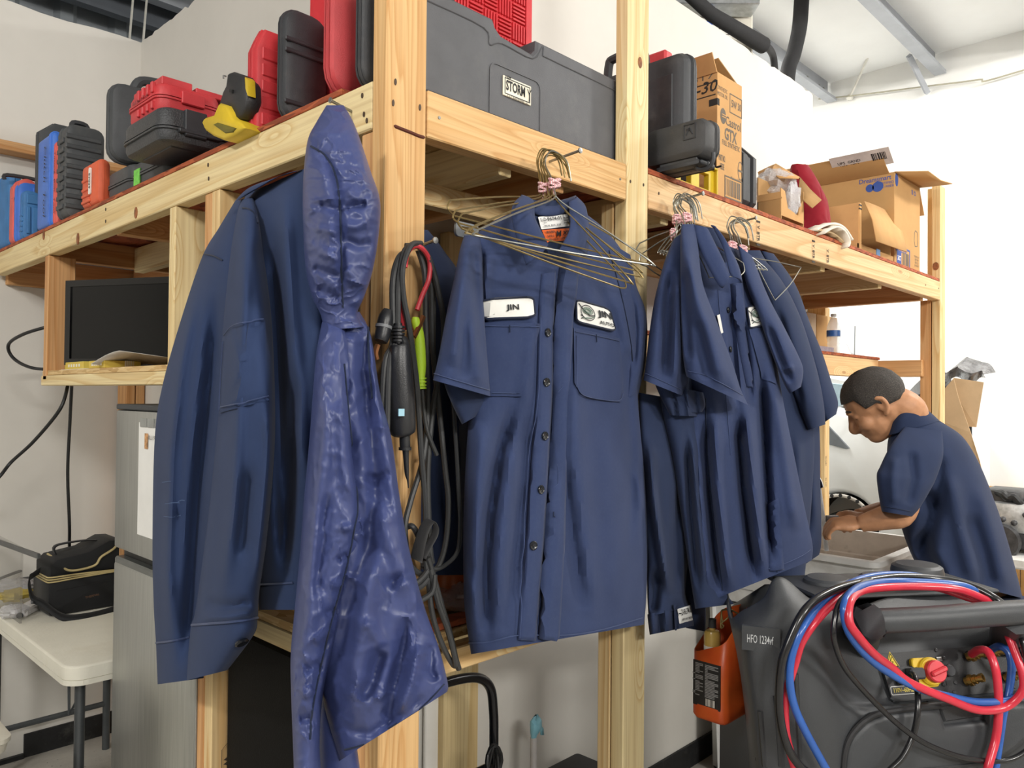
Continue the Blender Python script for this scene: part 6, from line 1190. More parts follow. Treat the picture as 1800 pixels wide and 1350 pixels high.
web([Fb @ V(p) for p in ((Lx+.0, zt-.05, .1), (Lx-.03, zt-.06, .12), (Lx-.05, zm+.0, .15), (Lx-.045, zm-.06, .18), (Lx-.02, z0+.06, .22), (Lx+.03, z0+.012, .27), (Lx+.1, z0+.004, .29), (Lx+.2, z0+.006, .27), (Lx+.29, z0+.02, .22))], .034, 'shoulder_strap', ax=(.3, .6, .6))
p_ = Fb @ V((Lx-.042, zm-.075, .19)); MB().box(-.02, .02, -.006, .006, -.004, .004, .002, frame(p_, (.5, .6, -.2), (0, .3, .9))).build('strap_buckle', plain('grey_buckle', '#4D4F52', .4), bg)
# ---- clutter left on the table
b = MB(); q0, q1 = PX(-6, 951, .8), PX(72, 979, .8); b.box(-.012, .0, 0, (q1-q0).length, -.012, .006, .003, frame(q0, (1, 0, 0), (q1-q0).normalized())); cl_ = thing('plastic_tray', 'smoky plastic case with a dark rim standing at the table wall side', 'tray', ((q0.x+q1.x)/2, (q0.y+q1.y)/2, tz))
b.build('dark_rim', plain('dark_rim', '#4A4C4D', .4), cl_)
t = NT('smoky_plastic'); t.b.inputs['Base Color'].default_value = (.25, .24, .22, 1); t.b.inputs['Alpha'].default_value = .22; t.b.inputs['Roughness'].default_value = .15; M_SMOKE = t.m
MB().box(q0.x+.002, q0.x+.01, q1.y+.25, q0.y, tz+.001, q1.z-.005).build('smoky_panel', M_SMOKE, cl_)
r = random.Random(3)
cord([PZ(-20, 1012, tz+.05), PZ(20, 1002, tz+.07), PZ(52, 996, tz+.07), PZ(80, 1000, tz+.03), PZ(95, 1006, tz+.02)], .008, 'upper black cable arching across the table clutter')
cord([PZ(-20, 1026, tz+.03), PZ(18, 1010, tz+.06), PZ(50, 1001, tz+.06), PZ(78, 1008, tz+.02)], .006, 'lower black cable arching across the table clutter')
P = PZ(30, 1035, tz); MB().shell(lambda k: inset(rrect(.2, .34, .03, 4, P.x+.02, P.y-.2), k), [(tz+.001, .004), (tz+.006, 0), (tz+.03, 0), (tz+.036, .01)]).build('cl', M_BLK).name = 'tool_pouch'
tag(bpy.data.objects['tool_pouch'], 'flat black tool pouch under the cables at the table left end', 'pouch')
q = blob(PZ(24, 1046, tz+.04), .06, .05, .02, .6, 3, 9).build('paper_scrap', plain('yellow_paper', '#C9B455', .7)); tag(q, 'crumpled yellow paper scrap on the black tool pouch', 'paper')
q = blob(PZ(20, 1030, tz+.06), .08, .06, .025, .6, 4, 12).build('plastic_bag', M_WRAP); tag(q, 'clear crumpled plastic bag on the black tool pouch', 'plastic bag')
A, B = PZ(32, 1086, tz+.0), PZ(76, 1062, tz+.0); e = (B-A).normalized(); b = MB(); b.box(0, (B-A).length, -.03, .03, .001, .03, .006, frame(A, e, UZ.__class__((0, 0, 1)) if 0 else (-e.y, e.x, 0), (0, 0, 1)))
bb_ = thing('bagged_part', 'white part in a clear plastic bag in front of the lunch bag strap', 'spare part', tuple((A+B)/2)); b.build('white_part', plain('white_plastic_part', '#DEDBDA', .5), bb_)
blob(A+V((-.01, .01, .025)), .05, .04, .024, .4, 4, 14).build('clear_bag', M_WRAP, bb_); b = MB(); b.lathe([(.001, 0), (.011, .001), (.011, .012), (.001, .013)], frame(A+V((-.004, -.028, .016)), (1, 0, 0), UZ, (0, -1, 0)), 12); b.build('black_port', M_BLK, bb_)
# ---- white bin at bottom left
P = PX(33, 1292, .62); bn = thing('storage_bin', 'white plastic bin with a flared rim at the bottom left floor', 'bin', (P.x-.2, P.y+.3, 0)); M_BIN = plain('off_white_bin', '#D9D4C6', .5, var=.03)
MB().shell(lambda k: inset(rrect(.42, .5, .04, 5, P.x-.44, P.y+.01), k), [(0, .06), (.01, .05), (P.z-.05, .02), (P.z-.045, .0), (P.z-.02, -.006), (P.z-.018, .01)]).build('bin_body', M_BIN, bn); MB().shell(lambda k: inset(rrect(.44, .52, .04, 5, P.x-.45, P.y), k), [(P.z-.016, .0), (P.z-.004, .0), (P.z, .02)]).build('bin_lid', M_BIN, bn)
# ---- under the lower deck
bk = thing('mini_fridge', 'black cabinet under the lower deck behind the hooded jacket', 'cabinet', (1.1, 1.5, 0)); M_BCAB = plain('black_cabinet', '#060607', .6, bump=.3, bscale=300, spec=.15)
MB().box(.90, 1.0, 1.25, 1.76, 0, 1.03, .008).build('cabinet_body', M_BCAB, bk); MB().box(.865, .898, 1.25, 1.76, .03, 1.03, .006).build('cabinet_door', M_BCAB, bk)
# lower deck contents seen right of the cables
P = PY(797, 1040, 1.3); oj = thing('oil_bottle', 'translucent orange oil bottle on the lower deck behind the looped cables', 'bottle', (P.x, P.y, 1.111)); t = NT('amber_plastic'); t.b.inputs['Base Color'].default_value = srgb('#C9692A'); t.b.inputs['Roughness'].default_value = .3; t.b.inputs['Transmission Weight'].default_value = .3
MB().lathe([(.001, 1.112), (.05, 1.113), (.055, 1.13), (.055, 1.22), (.04, 1.25), (.018, 1.262), (.018, 1.28)], Matrix.Translation((P.x, P.y, 0)), 20).build('bottle_body', t.m, oj); MB().lathe([(.02, 1.281), (.02, 1.3), (.001, 1.302)], Matrix.Translation((P.x, P.y, 0)), 14).build('bottle_cap', M_BLK, oj)
q = blob(PY(806, 1082, 1.26), .05, .05, .03, .5, 3, 21).build('plastic_bag', M_WRAP); q.location.z = 1.112; tag(q, 'crumpled clear plastic bag on the lower deck beside the orange bottle', 'plastic bag')
MB().box(.95, 1.3, 1.18, 1.22, 1.111, 1.125, .002).build('wood_scrap', M_OSBRED).name = 'wood_scrap'; tag(bpy.data.objects['wood_scrap'], 'red stained board scrap on the lower deck edge under the cables', 'board')
b5 = (.85, .93, 1.3, 1.37, 1.111, 1.15); MB().box(*b5, .006).build('black_clamp', M_BLK).name = 'rubber_block'; tag(bpy.data.objects['rubber_block'], 'small black rubber block on the lower deck beside the hooded jacket', 'block')
# ---- floor items between the posts
M_BTUBE = plain('black_painted_tube', '#16171A', .25, .2)
yh = 1.45; ht = thing('hand_truck', 'black tubular hand truck with a coiled cord under the lower shelf', 'hand truck', (PY(868, 1300, yh).x-.2, yh, 0))
P = [PY(a, c, yh) for a, c in ((868, 1330), (867, 1245), (860, 1206), (835, 1191), (780, 1201))]; W_ = .36; xr = P[0].x; xl = xr-W_
L = [V((xr, yh, .12)), V((xr, yh, P[0].z)), P[1], P[2], P[3], P[4], V((xl+.04, yh, P[4].z-.005)), V((xl, yh, P[4].z-.05)), V((xl, yh, P[0].z)), V((xl, yh, .12))]
b = MB(); b.tube(crom(L, 6), .0125, 12); b.build('frame_tube', M_BTUBE, ht)
for z in (.35, .62): b = MB(); b.tube([V((xl, yh, z)), V((xr, yh, z))], .01, 8); b.build('crossbar', M_BTUBE, ht)
for xx in (xl-.03, xr+.03): b = MB(); b.lathe([(.03, -.02), (.1, -.02), (.12, -.008), (.12, .008), (.1, .02), (.03, .02)], frame((xx, yh+.06, .121), (0, 1, 0), UZ, (1, 0, 0)), 24); b.build('wheel', plain('black_tyre', '#1D1D1E', .8), ht)
b = MB(); b.tube([V((xl-.05, yh+.06, .121)), V((xr+.05, yh+.06, .121))], .009, 8); b.build('axle', M_SCREW, ht); MB().box(xl-.02, xr+.02, yh-.2, yh, .012, .018, .002).build('toe_plate', M_BTUBE, ht)
b = MB(); cc = PY(862, 1325, yh-.02); pts = []
for i in range(61): a = i/60*2*pi*4; pts.append(cc+V((math.cos(a)*(.022+.004*math.sin(i)), -.012-.004*math.cos(i*.7), .045*math.sin(a)-.02)))
b.tube(pts, .0045, 6); o = b.build('cord_coil', M_BCORD); tag(o, 'black cord coiled around the right tube of the hand truck', 'cord')
yp = 1.6; P = PY(938, 1310, yp); Q = PY(938, 1296, yp); pp = thing('capped_pipe', 'grey standing pipe with a crumpled teal cap between the posts', 'pipe', (P.x, yp, 0)); MB().tube([V((P.x, yp, 0)), V((P.x, yp, Q.z))], .0105, 12).build('pipe', plain('pale_grey_pvc', '#B9B6B4', .5), pp)
b = MB(); A = PY(938, 1300, yp); sc_ = [PY(a, c, yp) for a, c in ((938, 1310), (938, 1290), (939, 1278), (941, 1268), (943, 1260))]; rows = []
for (px, py, w) in ((938, 1308, 6), (938, 1294, 7), (940, 1284, 11), (942, 1276, 14.5), (942, 1268, 14), (943, 1262, 8), (944, 1258, 2)):
    c = PY(px, py, yp); w_ = w/FOC*2.0; rows.append([c+V((math.cos(a)*w_, math.sin(a)*w_*.8, .006*math.sin(a*3+py))) for a in [2*pi*i/14 for i in range(14)]])
b.grid(rows, closed=True); b.build('teal_cap', plain('teal_plastic_film', '#86BFD0', .3, var=.1), pp, ang=25)
b = MB(); A, B = PY(953, 1280, yp), PY(955, 1290, yp); b.grid([[A+V((-.01, 0, .012)), A+V((.004, 0, .0))], [B+V((-.012, 0, .0)), B+V((.002, 0, -.004))]]); b.build('cap_flap', plain('teal_plastic_film', '#86BFD0', .3, var=.1), pp, solid=.004)
A = PY(1020, 1315, 1.62); tbx = thing('tool_box', 'black plastic tool box with a latched lid on the floor by the second post', 'tool box', (1.9, 1.45, 0)); zt = A.z; x0, x1, y0, y1 = 1.80, 2.0, 1.27, 1.625
MB().shell(lambda k: inset(rrect(x1-x0, y1-y0, .03, 4, x0, y0), k), [(0, .02), (.02, .012), (zt-.09, .0), (zt-.085, .006)]).build('box_body', M_BLK, tbx); MB().shell(lambda k: inset(rrect(x1-x0, y1-y0, .03, 4, x0, y0), k), [(zt-.082, .0), (zt-.02, .0), (zt, .02)]).build('box_lid', M_BLK, tbx)
for xx in (x0+.02, x1-.08): MB().box(xx, xx+.06, y0-.012, y0+.002, zt-.11, zt-.05, .004).build('latch', M_BLK, tbx)
for yy in (y0+.06, y0+.14): MB().box(x0+.03, x1-.03, yy, yy+.04, zt-.001, zt+.008, .003).build('lid_rib', M_BLK, tbx)
P = PY(755, 1320, 1.772); MB().box(P.x-.03, P.x+.02, 1.755, 1.768, .0, 1.04, .003).build('white_strip', M_LABEL).name = 'trim_strip'; tag(bpy.data.objects['trim_strip'], 'white trim strip standing against the back wall under the lower shelf', 'trim strip')
# ---- ducting at the top of the partition
M_DUCT = plain('galvanised_duct', '#AEB2B4', .35, .7, var=.1, scale=30)
A, B = PD(1180, 3, 4.0), PD(1336, 7, 4.0); A.z = B.z; dx = (B-A).normalized(); dy = V((0, 0, 1)).cross(dx); z0 = B.z
du = thing('air_unit', 'galvanised duct box over the cream air unit behind the partition top', 'air conditioner', (B.x, B.y, 3.0)); Fd_ = frame((B.x, B.y, 0), dx, dy, UZ)
MB().box(-.55, 0, 0, .14, z0, z0+.5, .004, Fd_).build('duct_box', M_DUCT, du); MB().box(-.56, .012, -.012, .15, z0+.1, z0+.112, 0, Fd_).build('duct_flange', M_DUCT, du)
MB().box(-.5, .015, .16, .55, 2.9, z0+.4, .01, Fd_).build('unit_cabinet', plain('cream_unit_cabinet', '#D9D4C6', .5), du)
MB().box(-.27, -.1, .154, .1598, 2.9, z0-.004, 0, Fd_).build('data_plate', M_LABEL, du); MB().box(-.235, -.205, .151, .1535, 2.9, z0-.004, 0, Fd_).build('blue_stripe', plain('blue_stripe', '#2E5FC4', .5), du)
for i in range(9): MB().box(-.19, -.11, .152, .1535, z0-.03-.03*i, z0-.026-.03*i, 0, Fd_).build('plate_line', M_PRINT, du)
M_FOAM = plain('black_foam_pipe_wrap', '#2C2C2E', .9, bump=.3, bscale=200)
b = MB(); b.tube([PY(1200, -20, 1.95), PY(1250, 25, 1.95), PY(1300, 55, 1.92), PY(1342, 80, 1.9)], [.03, .034, .038, .042], 16); fp_ = tag(b.build('pipe_insulation', M_FOAM), 'black foam covered pipe lying along the partition top below the duct', 'pipe')
b = MB(); b.tube(crom([PY(1335, 74, 1.9), PY(1348, 82, 1.94), PY(1356, 92, 2.0), PY(1360, 104, 2.02), PY(1362, 128, 2.02)], 6), .02, 12); b.build('pipe_elbow', M_FOAM, fp_)
b = MB(); b.tube(crom([PY(1412, -60, 2.1), PY(1409, 0, 2.1), PY(1405, 50, 2.1), PY(1395, 95, 2.1), PY(1384, 135, 2.1), V((PY(1380, 150, 2.1).x, 2.1, 3.1))], 6), .046, 16); tag(b.build('pipe_insulation', M_FOAM), 'black foam covered pipe curving up to the roof right of the duct', 'pipe')
# ================================================================ refrigerant service machine with its hoses
E1 = V((.82, -.575, 0)).normalized(); NF = V((-.575, -.82, 0)).normalized()
P0 = PD(1630, 1200, 1.72)
PM = Plane(P0, NF)
mx = lambda px, py, d=0.0: PM.at(px, py, d)
def loc2(p): q = V(p)-V((P0.x, P0.y, 0)); return q.dot(E1), q.z
Fm_ = frame((P0.x, P0.y, 0), E1, UZ, NF)
mc = thing('service_machine', 'dark grey wheeled refrigerant recovery machine with coloured hoses on top', 'machine', (P0.x-NF.x*.28, P0.y-NF.y*.28, 0))
M_MACH = plain('dark_grey_machine_plastic', '#3B3D40', .45, var=.04, scale=8, bump=.2, bscale=500); M_MACHD = plain('darker_machine_plastic', '#303235', .45, var=.05); M_MACHB = plain('black_machine_panel', '#232427', .45, var=.05, bump=.2, bscale=500)
# main body: side profile (depth, height) extruded across the width, ends rounded
u0 = loc2(mx(1462, 1250))[0]; u1 = u0+.60; zt = mx(1640, 1050, -.12).z; zp1 = mx(1640, 1135, -.0).z; zp0 = mx(1640, 1228, .0).z
prof = [(-.04, .1), (-.03, .16), (-.03, zp0-.05), (-.05, zp0-.01), (-.08, zp0), (-.12, zp1), (-.15, zp1+.03), (-.18, zt-.03), (-.2, zt-.012), (-.34, zt-.01), (-.5, zt-.1), (-.56, zt-.3), (-.56, .1)]
Fx = Matrix(((NF.x, 0, E1.x, P0.x), (NF.y, 0, E1.y, P0.y), (0, 1, 0, 0), (0, 0, 0, 1)))
MB().shell(lambda k: inset(prof, k), [(u0, .03), (u0+.01, .012), (u0+.03, 0), (u1-.03, 0), (u1-.01, .012), (u1, .03)], Fx).build('machine_body', M_MACH, mc, ang=50)
# one moulded front shell: flank, shoulder and the recess round the control panel
def outl(px, d): return [loc2(mx(a, c, d)) for a, c in px]
NET = [[(1284, 1086, -.15), (1308, 1074, -.09), (1344, 1052, -.07), (1360, 1020, -.06), (1380, 1019, -.06), (1425, 1056, -.06), (1480, 1078, -.09), (1560, 1052, -.14), (1650, 1046, -.16), (1740, 1054, -.14), (1850, 1078, -.14)],
 [(1287, 1100, -.15), (1300, 1098, -.04), (1340, 1088, -.005), (1368, 1072, -.005), (1394, 1066, -.005), (1438, 1078, -.01), (1484, 1094, -.05), (1560, 1088, -.085), (1650, 1084, -.09), (1740, 1082, -.085), (1850, 1090, -.085)],
 [(1291, 1118, -.15), (1305, 1118, -.02), (1342, 1114, .02), (1374, 1108, .03), (1402, 1104, .03), (1442, 1106, .02), (1484, 1116, -.03), (1560, 1118, -.065), (1650, 1112, -.065), (1750, 1104, -.065), (1850, 1104, -.065)],
 [(1298, 1150, -.15), (1310, 1150, -.01), (1345, 1148, .03), (1380, 1146, .045), (1412, 1144, .045), (1448, 1146, .03), (1486, 1150, -.02), (1545, 1148, -.05), (1650, 1140, -.05), (1768, 1130, -.05), (1850, 1126, -.05)],
 [(1309, 1215, -.14), (1318, 1215, .0), (1349, 1215, .036), (1385, 1215, .055), (1416, 1215, .056), (1452, 1218, .046), (1492, 1225, .005), (1567, 1235, -.01), (1660, 1227, -.01), (1788, 1214, -.01), (1850, 1210, -.01)],
 [(1314, 1255, -.14), (1322, 1255, .0), (1351, 1255, .04), (1388, 1256, .056), (1421, 1258, .059), (1457, 1260, .052), (1498, 1260, .034), (1567, 1250, .03), (1660, 1244, .03), (1788, 1236, .03), (1850, 1232, .03)],
 [(1325, 1352, -.14), (1332, 1352, 0), (1357, 1352, .04), (1393, 1352, .056), (1426, 1352, .059), (1458, 1352, .05), (1498, 1352, .034), (1567, 1352, .03), (1660, 1352, .03), (1788, 1352, .03), (1850, 1352, .03)],
 [(1340, 1560, -.14), (1346, 1560, 0), (1366, 1560, .04), (1398, 1560, .05), (1430, 1560, .05), (1460, 1560, .045), (1500, 1560, .034), (1567, 1560, .03), (1660, 1560, .03), (1788, 1560, .03), (1850, 1560, .03)]]
G_ = [[mx(*q) for q in r_] for r_ in NET]; G_ = [[r_[0]-NF*.22+E1*.1]+r_ for r_ in G_]
hi = [crom(r_, 5) for r_ in G_]; hi = [list(c_) for c_ in zip(*[crom(list(c_), 6) for c_ in zip(*hi)])]
b = MB(); b.grid(hi); b.build('front_shell', M_MACH, mc, ang=80, solid=.006)
fl = outl([(1326, 1352)], .03)
flr = [(u1-.06, .1), (u1+.05, .1), (u1+.08, zt-.3), (u1+.1, zt-.1), (u1+.07, zt-.06), (u1-.06, zt-.06)]
MB().shell(lambda k: inset(flr, k*.8), [(-.42, .03), (-.36, 0), (.0, 0), (.022, .006), (.04, .034)], Fm_).build('side_shell', M_MACH, mc, ang=60)
for px, y0_, y1_, dd_ in ((1366, 1225, 1345, .05), (1338, 1250, 1345, .03), (1397, 1185, 1330, .058)):
    A, B = mx(px, y0_, dd_), mx(px+8, y1_, dd_); a, b_ = loc2(A), loc2(B); q = MB(); q.tube([A-NF*.03, A-NF*.001, B-NF*.001, B-NF*.03], .008, 8); q.build('moulded_groove', M_MACHD, mc)
# name label
P_, Q_ = mx(1316, 1128, .006), mx(1364, 1118, .034); ex_ = (Q_-P_); ex_.z = 0; ex_.normalize(); Ml = frame(mx(1336, 1124, .022), ex_, UZ); MB().box(-.036, .04, -.024, .026, -.006, .0035, .0, Ml).build('name_plate', plain('charcoal_plate', '#3E4043', .35), mc); lettering('HFO 1234yf', Ml, .024, plain('pale_print', '#C9CBCC', .6), mc, .005, depth=.0042, fit=.052)
# top bumps and tray
for px, py, rr, hh in ((1454, 1030, .06, .07), (1545, 1012, .05, .05), (1612, 1010, .062, .075)):
    c = PD(px, py+14, 1.98); M = frame((c.x, c.y, c.z-.045), (1, 0, 0), (0, 1, 0)); b = MB(); b.lathe([(rr, 0), (rr, hh), (rr*.95, hh+.012), (rr*.8, hh+.018), (.001, hh+.02)], M, 24); b.build('top_knob', M_MACH, mc, ang=30)
MB().box(u0+.06, u1-.05, zt-.004, zt+.006, -.36, -.14, .004, Fm_).build('top_tray', M_MACHD, mc)
# push handle
hb = thing if 0 else None
def rbar(L, hw, hh, name, mat, r=.3):
    ps = [V(p) for p in L]; b = MB(); rows = []
    for i, p in enumerate(ps):
        t = (ps[min(i+1, len(ps)-1)]-ps[max(i-1, 0)]).normalized(); side = NF-t*NF.dot(t); side.normalize(); up = t.cross(side); 
        rows.append([p+side*hw*x+up*hh*y for x, y in ((-1, -.5), (-.6, -1), (.6, -1), (1, -.5), (1, .5), (.6, 1), (-.6, 1), (-1, .5))])
    b.grid(rows, closed=True); b.bm.verts.ensure_lookup_table(); b.bm.faces.new(b.bm.verts[:8]); b.bm.faces.new(b.bm.verts[-8:]); return b.build(name, mat, mc, ang=50)
rbar(crom([mx(1535, 1092, .09), mx(1640, 1087, .1), mx(1760, 1078, .1), mx(1900, 1070, .09)], 4), .024, .022, 'push_handle', M_MACH)
rbar([mx(1512, 1128, -.05), mx(1516, 1104, .03), mx(1530, 1092, .09), mx(1545, 1091, .095)], .035, .028, 'handle_bracket', M_MACH); rbar([mx(1772, 1130, -.05), mx(1776, 1105, .04), mx(1784, 1085, .095)], .035, .03, 'handle_bracket', M_MACH)
rbar([mx(1514, 1092, -.08), mx(1530, 1094, .06)], .03, .026, 'handle_bracket', M_MACHD)
# control panel plate on the sloping face
A, B = V((0, 0, 0)), None
ps = Fx @ V((-.05, zp1, 0)); pb = Fx @ V((-.01, zp0, 0)); upv = (ps-pb).normalized(); npv = E1.cross(upv).normalized()
PPn = Plane(pb+npv*.002, npv); pq = lambda px, py, d=0.0: PPn.at(px, py, d)
Mp = lambda px, py, d=0.0: frame(pq(px, py, d), E1, upv, npv)
tl, tr_, br, bl = pq(1541, 1150), pq(1770, 1131), pq(1788, 1213), pq(1567, 1234)
b = MB(); n_ = npv*.006; b.add([tl, tr_, br, bl, tl+n_, tr_+n_, br+n_, bl+n_], [(4, 5, 6, 7), (0, 1, 5, 4), (1, 2, 6, 5), (2, 3, 7, 6), (3, 0, 4, 7)]); pn = b.build('control_panel', M_MACHB, mc, smooth=False)
k_ = .008
sw = MB().prism(rrect(.058, .062, .008, 3, None, -.031), Mp(1621, 1182, .006), 0, .012, .002).build('switch_plate', plain('yellow_switch_plate', '#E6C02E', .45), pn)
MB().lathe([(.03, .012), (.03, .018), (.027, .022), (.001, .022)], Mp(1628, 1180, .006), 28).build('switch_ring', plain('yellow_switch_plate', '#E6C02E', .45), pn)
MB().lathe([(.0235, .022), (.0235, .034), (.021, .037), (.001, .037)], Mp(1629, 1180, .006), 24).build('rotary_switch', plain('red_rotary_switch', '#D23540', .4), pn)
MB().box(-.021, .021, -.0055, .0055, .036, .046, .003, Mp(1629, 1180, .006) @ Matrix.Rotation(.3, 4, 'Z')).build('switch_grip', plain('red_rotary_switch', '#D23540', .4), pn)
Mw = Mp(1566, 1162, .006); b = MB(); b.prism([(-.017, -.014), (.019, -.014), (.001, .02)], Mw, 0, .001); wt = b.build('warning_sign', plain('yellow_warning', '#E8C92E', .5), pn); ring([(-.015, -.0125), (.0165, -.0125), (.001, .0175)], .0016, Mw @ Matrix.Translation((0, 0, .001)), .0006, 'sign_border', M_INK, wt)
b = MB(); b.tube([Mw @ V(p) for p in ((.002, .008, .0018), (-.002, .0, .0018), (.004, -.001, .0018), (.0, -.009, .0018))], .0009, 4); b.build('bolt_symbol', M_INK, wt)
MB().box(-.025, .03, -.018, .02, 0, .012, .003, Mp(1590, 1188, .006)).build('power_inlet', M_MACHB, pn); MB().box(-.018, .018, -.012, .012, .012, .034, .004, Mp(1598, 1184, .006)).build('power_plug', M_BLK, pn)
Mv = Mp(1588, 1213, .006); ring(rrect(.062, .018, .003, 2, None, -.009), .0012, Mv, .0008, 'label_frame', M_LABEL, pn); lettering('110V~60HZ', Mv, .013, plain('yellow_print', '#D8C45A', .6), pn, .02, depth=.001, fit=.05)
MB().box(-.007, .007, -.005, .005, 0, .003, .001, Mp(1650, 1159, .006)).build('usb_port', M_SCREW, pn); MB().lathe([(.013, 0), (.013, .014), (.011, .016), (.001, .016)], Mp(1663, 1179, .006), 18).build('black_knob', M_BLK, pn); MB().box(-.007, .007, -.005, .006, 0, .001, 0, Mp(1668, 1201, .006)).build('data_slot', M_INK, pn)
for px, py in ((1645, 1143), (1677, 1217), (1568, 1228), (1782, 1207), (1642, 1161), (1659, 1157), (1658, 1203), (1679, 1200), (1745, 1140)): MB().lathe([(.0045, 0), (.0045, .0015), (.003, .003), (.001, .003)], Mp(px, py, .006), 10).build('panel_screw', M_MACHD, pn)
M_BRASS = plain('brass_fitting', '#B89452', .28, .9)
def fitting(px, py, L=.04):
    M = Mp(px, py, .006) @ Matrix.Rotation(.5, 4, 'Y') @ Matrix.Rotation(-.2, 4, 'X'); b = MB()
    b.lathe([(.009, 0), (.009, L*.2), (.0125, L*.22), (.0125, L*.4), (.009, L*.42), (.009, L*.5), (.0105, L*.52), (.0105, L*.62), (.008, L*.64), (.008, L*.8), (.0095, L*.82), (.0095, L), (.0055, L), (.0055, L*.7)], M, 12); return b.build('brass_fitting', M_BRASS, pn, ang=25)
for q in ((1697, 1198), (1766, 1192), (1700, 1155), (1735, 1150)): fitting(*q)
# lower door and its seams
zd = mx(1640, 1262, .035).z
dr = outl([(1484, 1352), (1488, 1318), (1500, 1292), (1524, 1268), (1560, 1254), (1652, 1244), (1658, 1268), (1662, 1276), (1735, 1268), (1738, 1240), (1800, 1236), (1860, 1240), (1880, 1352)], .045)
dr = [(dr[0][0], .14)]+dr+[(dr[-1][0], .14)]
MB().shell(lambda k: inset(dr, k), [(.02, 0), (.04, 0), (.047, .004), (.05, .012)], Fm_).build('front_door', M_MACH, mc, ang=50)
b = MB(); b.tube(crom([mx(a, c, .045) for a, c in ((1482, 1352), (1486, 1318), (1498, 1290), (1523, 1265), (1560, 1251), (1652, 1241))], 5), .006, 8); b.build('door_seam', M_INK, mc)
A = outl([(1655, 1246), (1734, 1240), (1732, 1262), (1664, 1272)], .045); MB().shell(lambda k: inset(A, k), [(.0, 0), (.036, 0), (.04, .004)], Fm_).build('door_pull', M_MACH, mc)
MB().box(-.12, .1, -.003, .003, 0, .003, .001, frame(mx(1700, 1345, .05), E1, UZ, NF)).build('door_vent', M_MACHD, mc)
for s_ in (u0+.05, u1-.05):
    for dd in (-.02, -.46): MB().lathe([(.015, -.02), (.045, -.02), (.052, -.012), (.052, .012), (.045, .02), (.015, .02)], frame(Fm_ @ V((s_, .0525, dd)), (0, 0, 1), NF, E1), 20).build('caster_wheel', plain('black_tyre', '#1D1D1E', .8), mc); 
for s_ in (u0+.05, u1-.05):
    for dd in (-.02, -.46): MB().box(s_-.03, s_+.03, .05, .12, dd-.012, dd+.012, .003, Fm_).build('caster_fork', M_SCREW, mc)
# ---- hoses (drawn over the handle; each its own thing)
M_HB = plain('black_hose_rubber', '#1C1C1E', .22, spec=.6); M_HBL = plain('blue_hose_rubber', '#2F5CA8', .25, spec=.6); M_HR = plain('red_hose_rubber', '#CC2F42', .25, spec=.6)
def hose(L, r, mat, label, name='service_hose', plane=None):
    b = MB(); b.tube(crom([(PM.at(x, y, d)) for x, y, d in L], 10), r, 14); return tag(b.build(name, mat), label, 'hose')
dz = lambda L, ds: [(x, y, ds[0]+(ds[1]-ds[0])*i/(len(L)-1)) for i, (x, y) in enumerate(L)]
hose([(1430, 1362, .1), (1407, 1348, .1), (1382, 1307, .1), (1370, 1247, .1), (1373, 1173, .1), (1387, 1127, .1), (1417, 1070, .09), (1460, 1040, .05), (1517, 1023, .0), (1583, 1014, -.03), (1650, 1018, -.03), (1707, 1031, .0), (1753, 1055, .04), (1790, 1090, .06), (1800, 1130, .1), (1812, 1180, .1)], .0085, M_HB, 'thick black hose making the outermost arch over the machine')
hose([(1475, 1385, .1), (1450, 1348, .1), (1413, 1280, .1), (1395, 1237, .1), (1388, 1193, .1), (1393, 1147, .1), (1413, 1100, .095), (1447, 1060, .05), (1483, 1032, .02), (1520, 1016, -.02), (1567, 1010, -.05), (1620, 1014, -.07), (1680, 1030, -.07)], .008, M_HBL, 'blue hose running down the left flank inside the black arch')
hose([(1405, 1375, .09), (1397, 1348, .09), (1382, 1293, .085), (1380, 1233, .085), (1387, 1200, .085), (1397, 1167, .085), (1410, 1127, .085), (1440, 1085, .08), (1477, 1050, .04), (1505, 1038, .0), (1560, 1030, -.03), (1640, 1032, -.04), (1700, 1050, -.02), (1725, 1058, .0)], .0085, M_HR, 'red hose running down the left flank beneath the blue one')
hose([(1745, 1062, .03), (1730, 1053, .03), (1683, 1036, .03), (1617, 1031, .02), (1550, 1033, .03), (1512, 1040, .06), (1494, 1059, .12), (1493, 1093, .14), (1510, 1120, .14), (1537, 1150, .12), (1567, 1173, .1), (1600, 1200, .09), (1667, 1229, .09), (1720, 1248, .09), (1767, 1243, .09), (1796, 1217, .1), (1798, 1187, .1), (1783, 1143, .08), (1772, 1115, .06), (1768, 1100, .02)], .0085, M_HR, 'red hose looping in front of the control panel')
hose([(1720, 1042, .01), (1683, 1028, .01), (1583, 1022, .0), (1533, 1026, .03), (1503, 1036, .07), (1485, 1060, .12), (1486, 1093, .13), (1499, 1123, .13), (1528, 1157, .115), (1565, 1184, .1), (1617, 1211, .085), (1667, 1224, .08), (1717, 1234, .08), (1767, 1232, .08), (1800, 1220, .08), (1830, 1190, .08)], .008, M_HBL, 'blue hose looping in front of the control panel beside the red loop')
hose([(1530, 1020, .0), (1513, 1026, .04), (1477, 1058, .1), (1466, 1100, .12), (1468, 1133, .12), (1487, 1177, .1), (1533, 1230, .08), (1583, 1277, .08), (1633, 1310, .08), (1700, 1333, .08), (1767, 1337, .08), (1810, 1316, .08), (1850, 1280, .08)], .0058, M_HB, 'thin black hose sweeping diagonally across the front door')
hose([(1600, 1184, .0), (1608, 1190, .03), (1613, 1220, .06), (1613, 1253, .075), (1605, 1293, .075), (1587, 1330, .08), (1566, 1352, .08), (1540, 1380, .08)], .0062, M_HB, 'black power cable dropping from the plug on the control panel', 'power_cable')
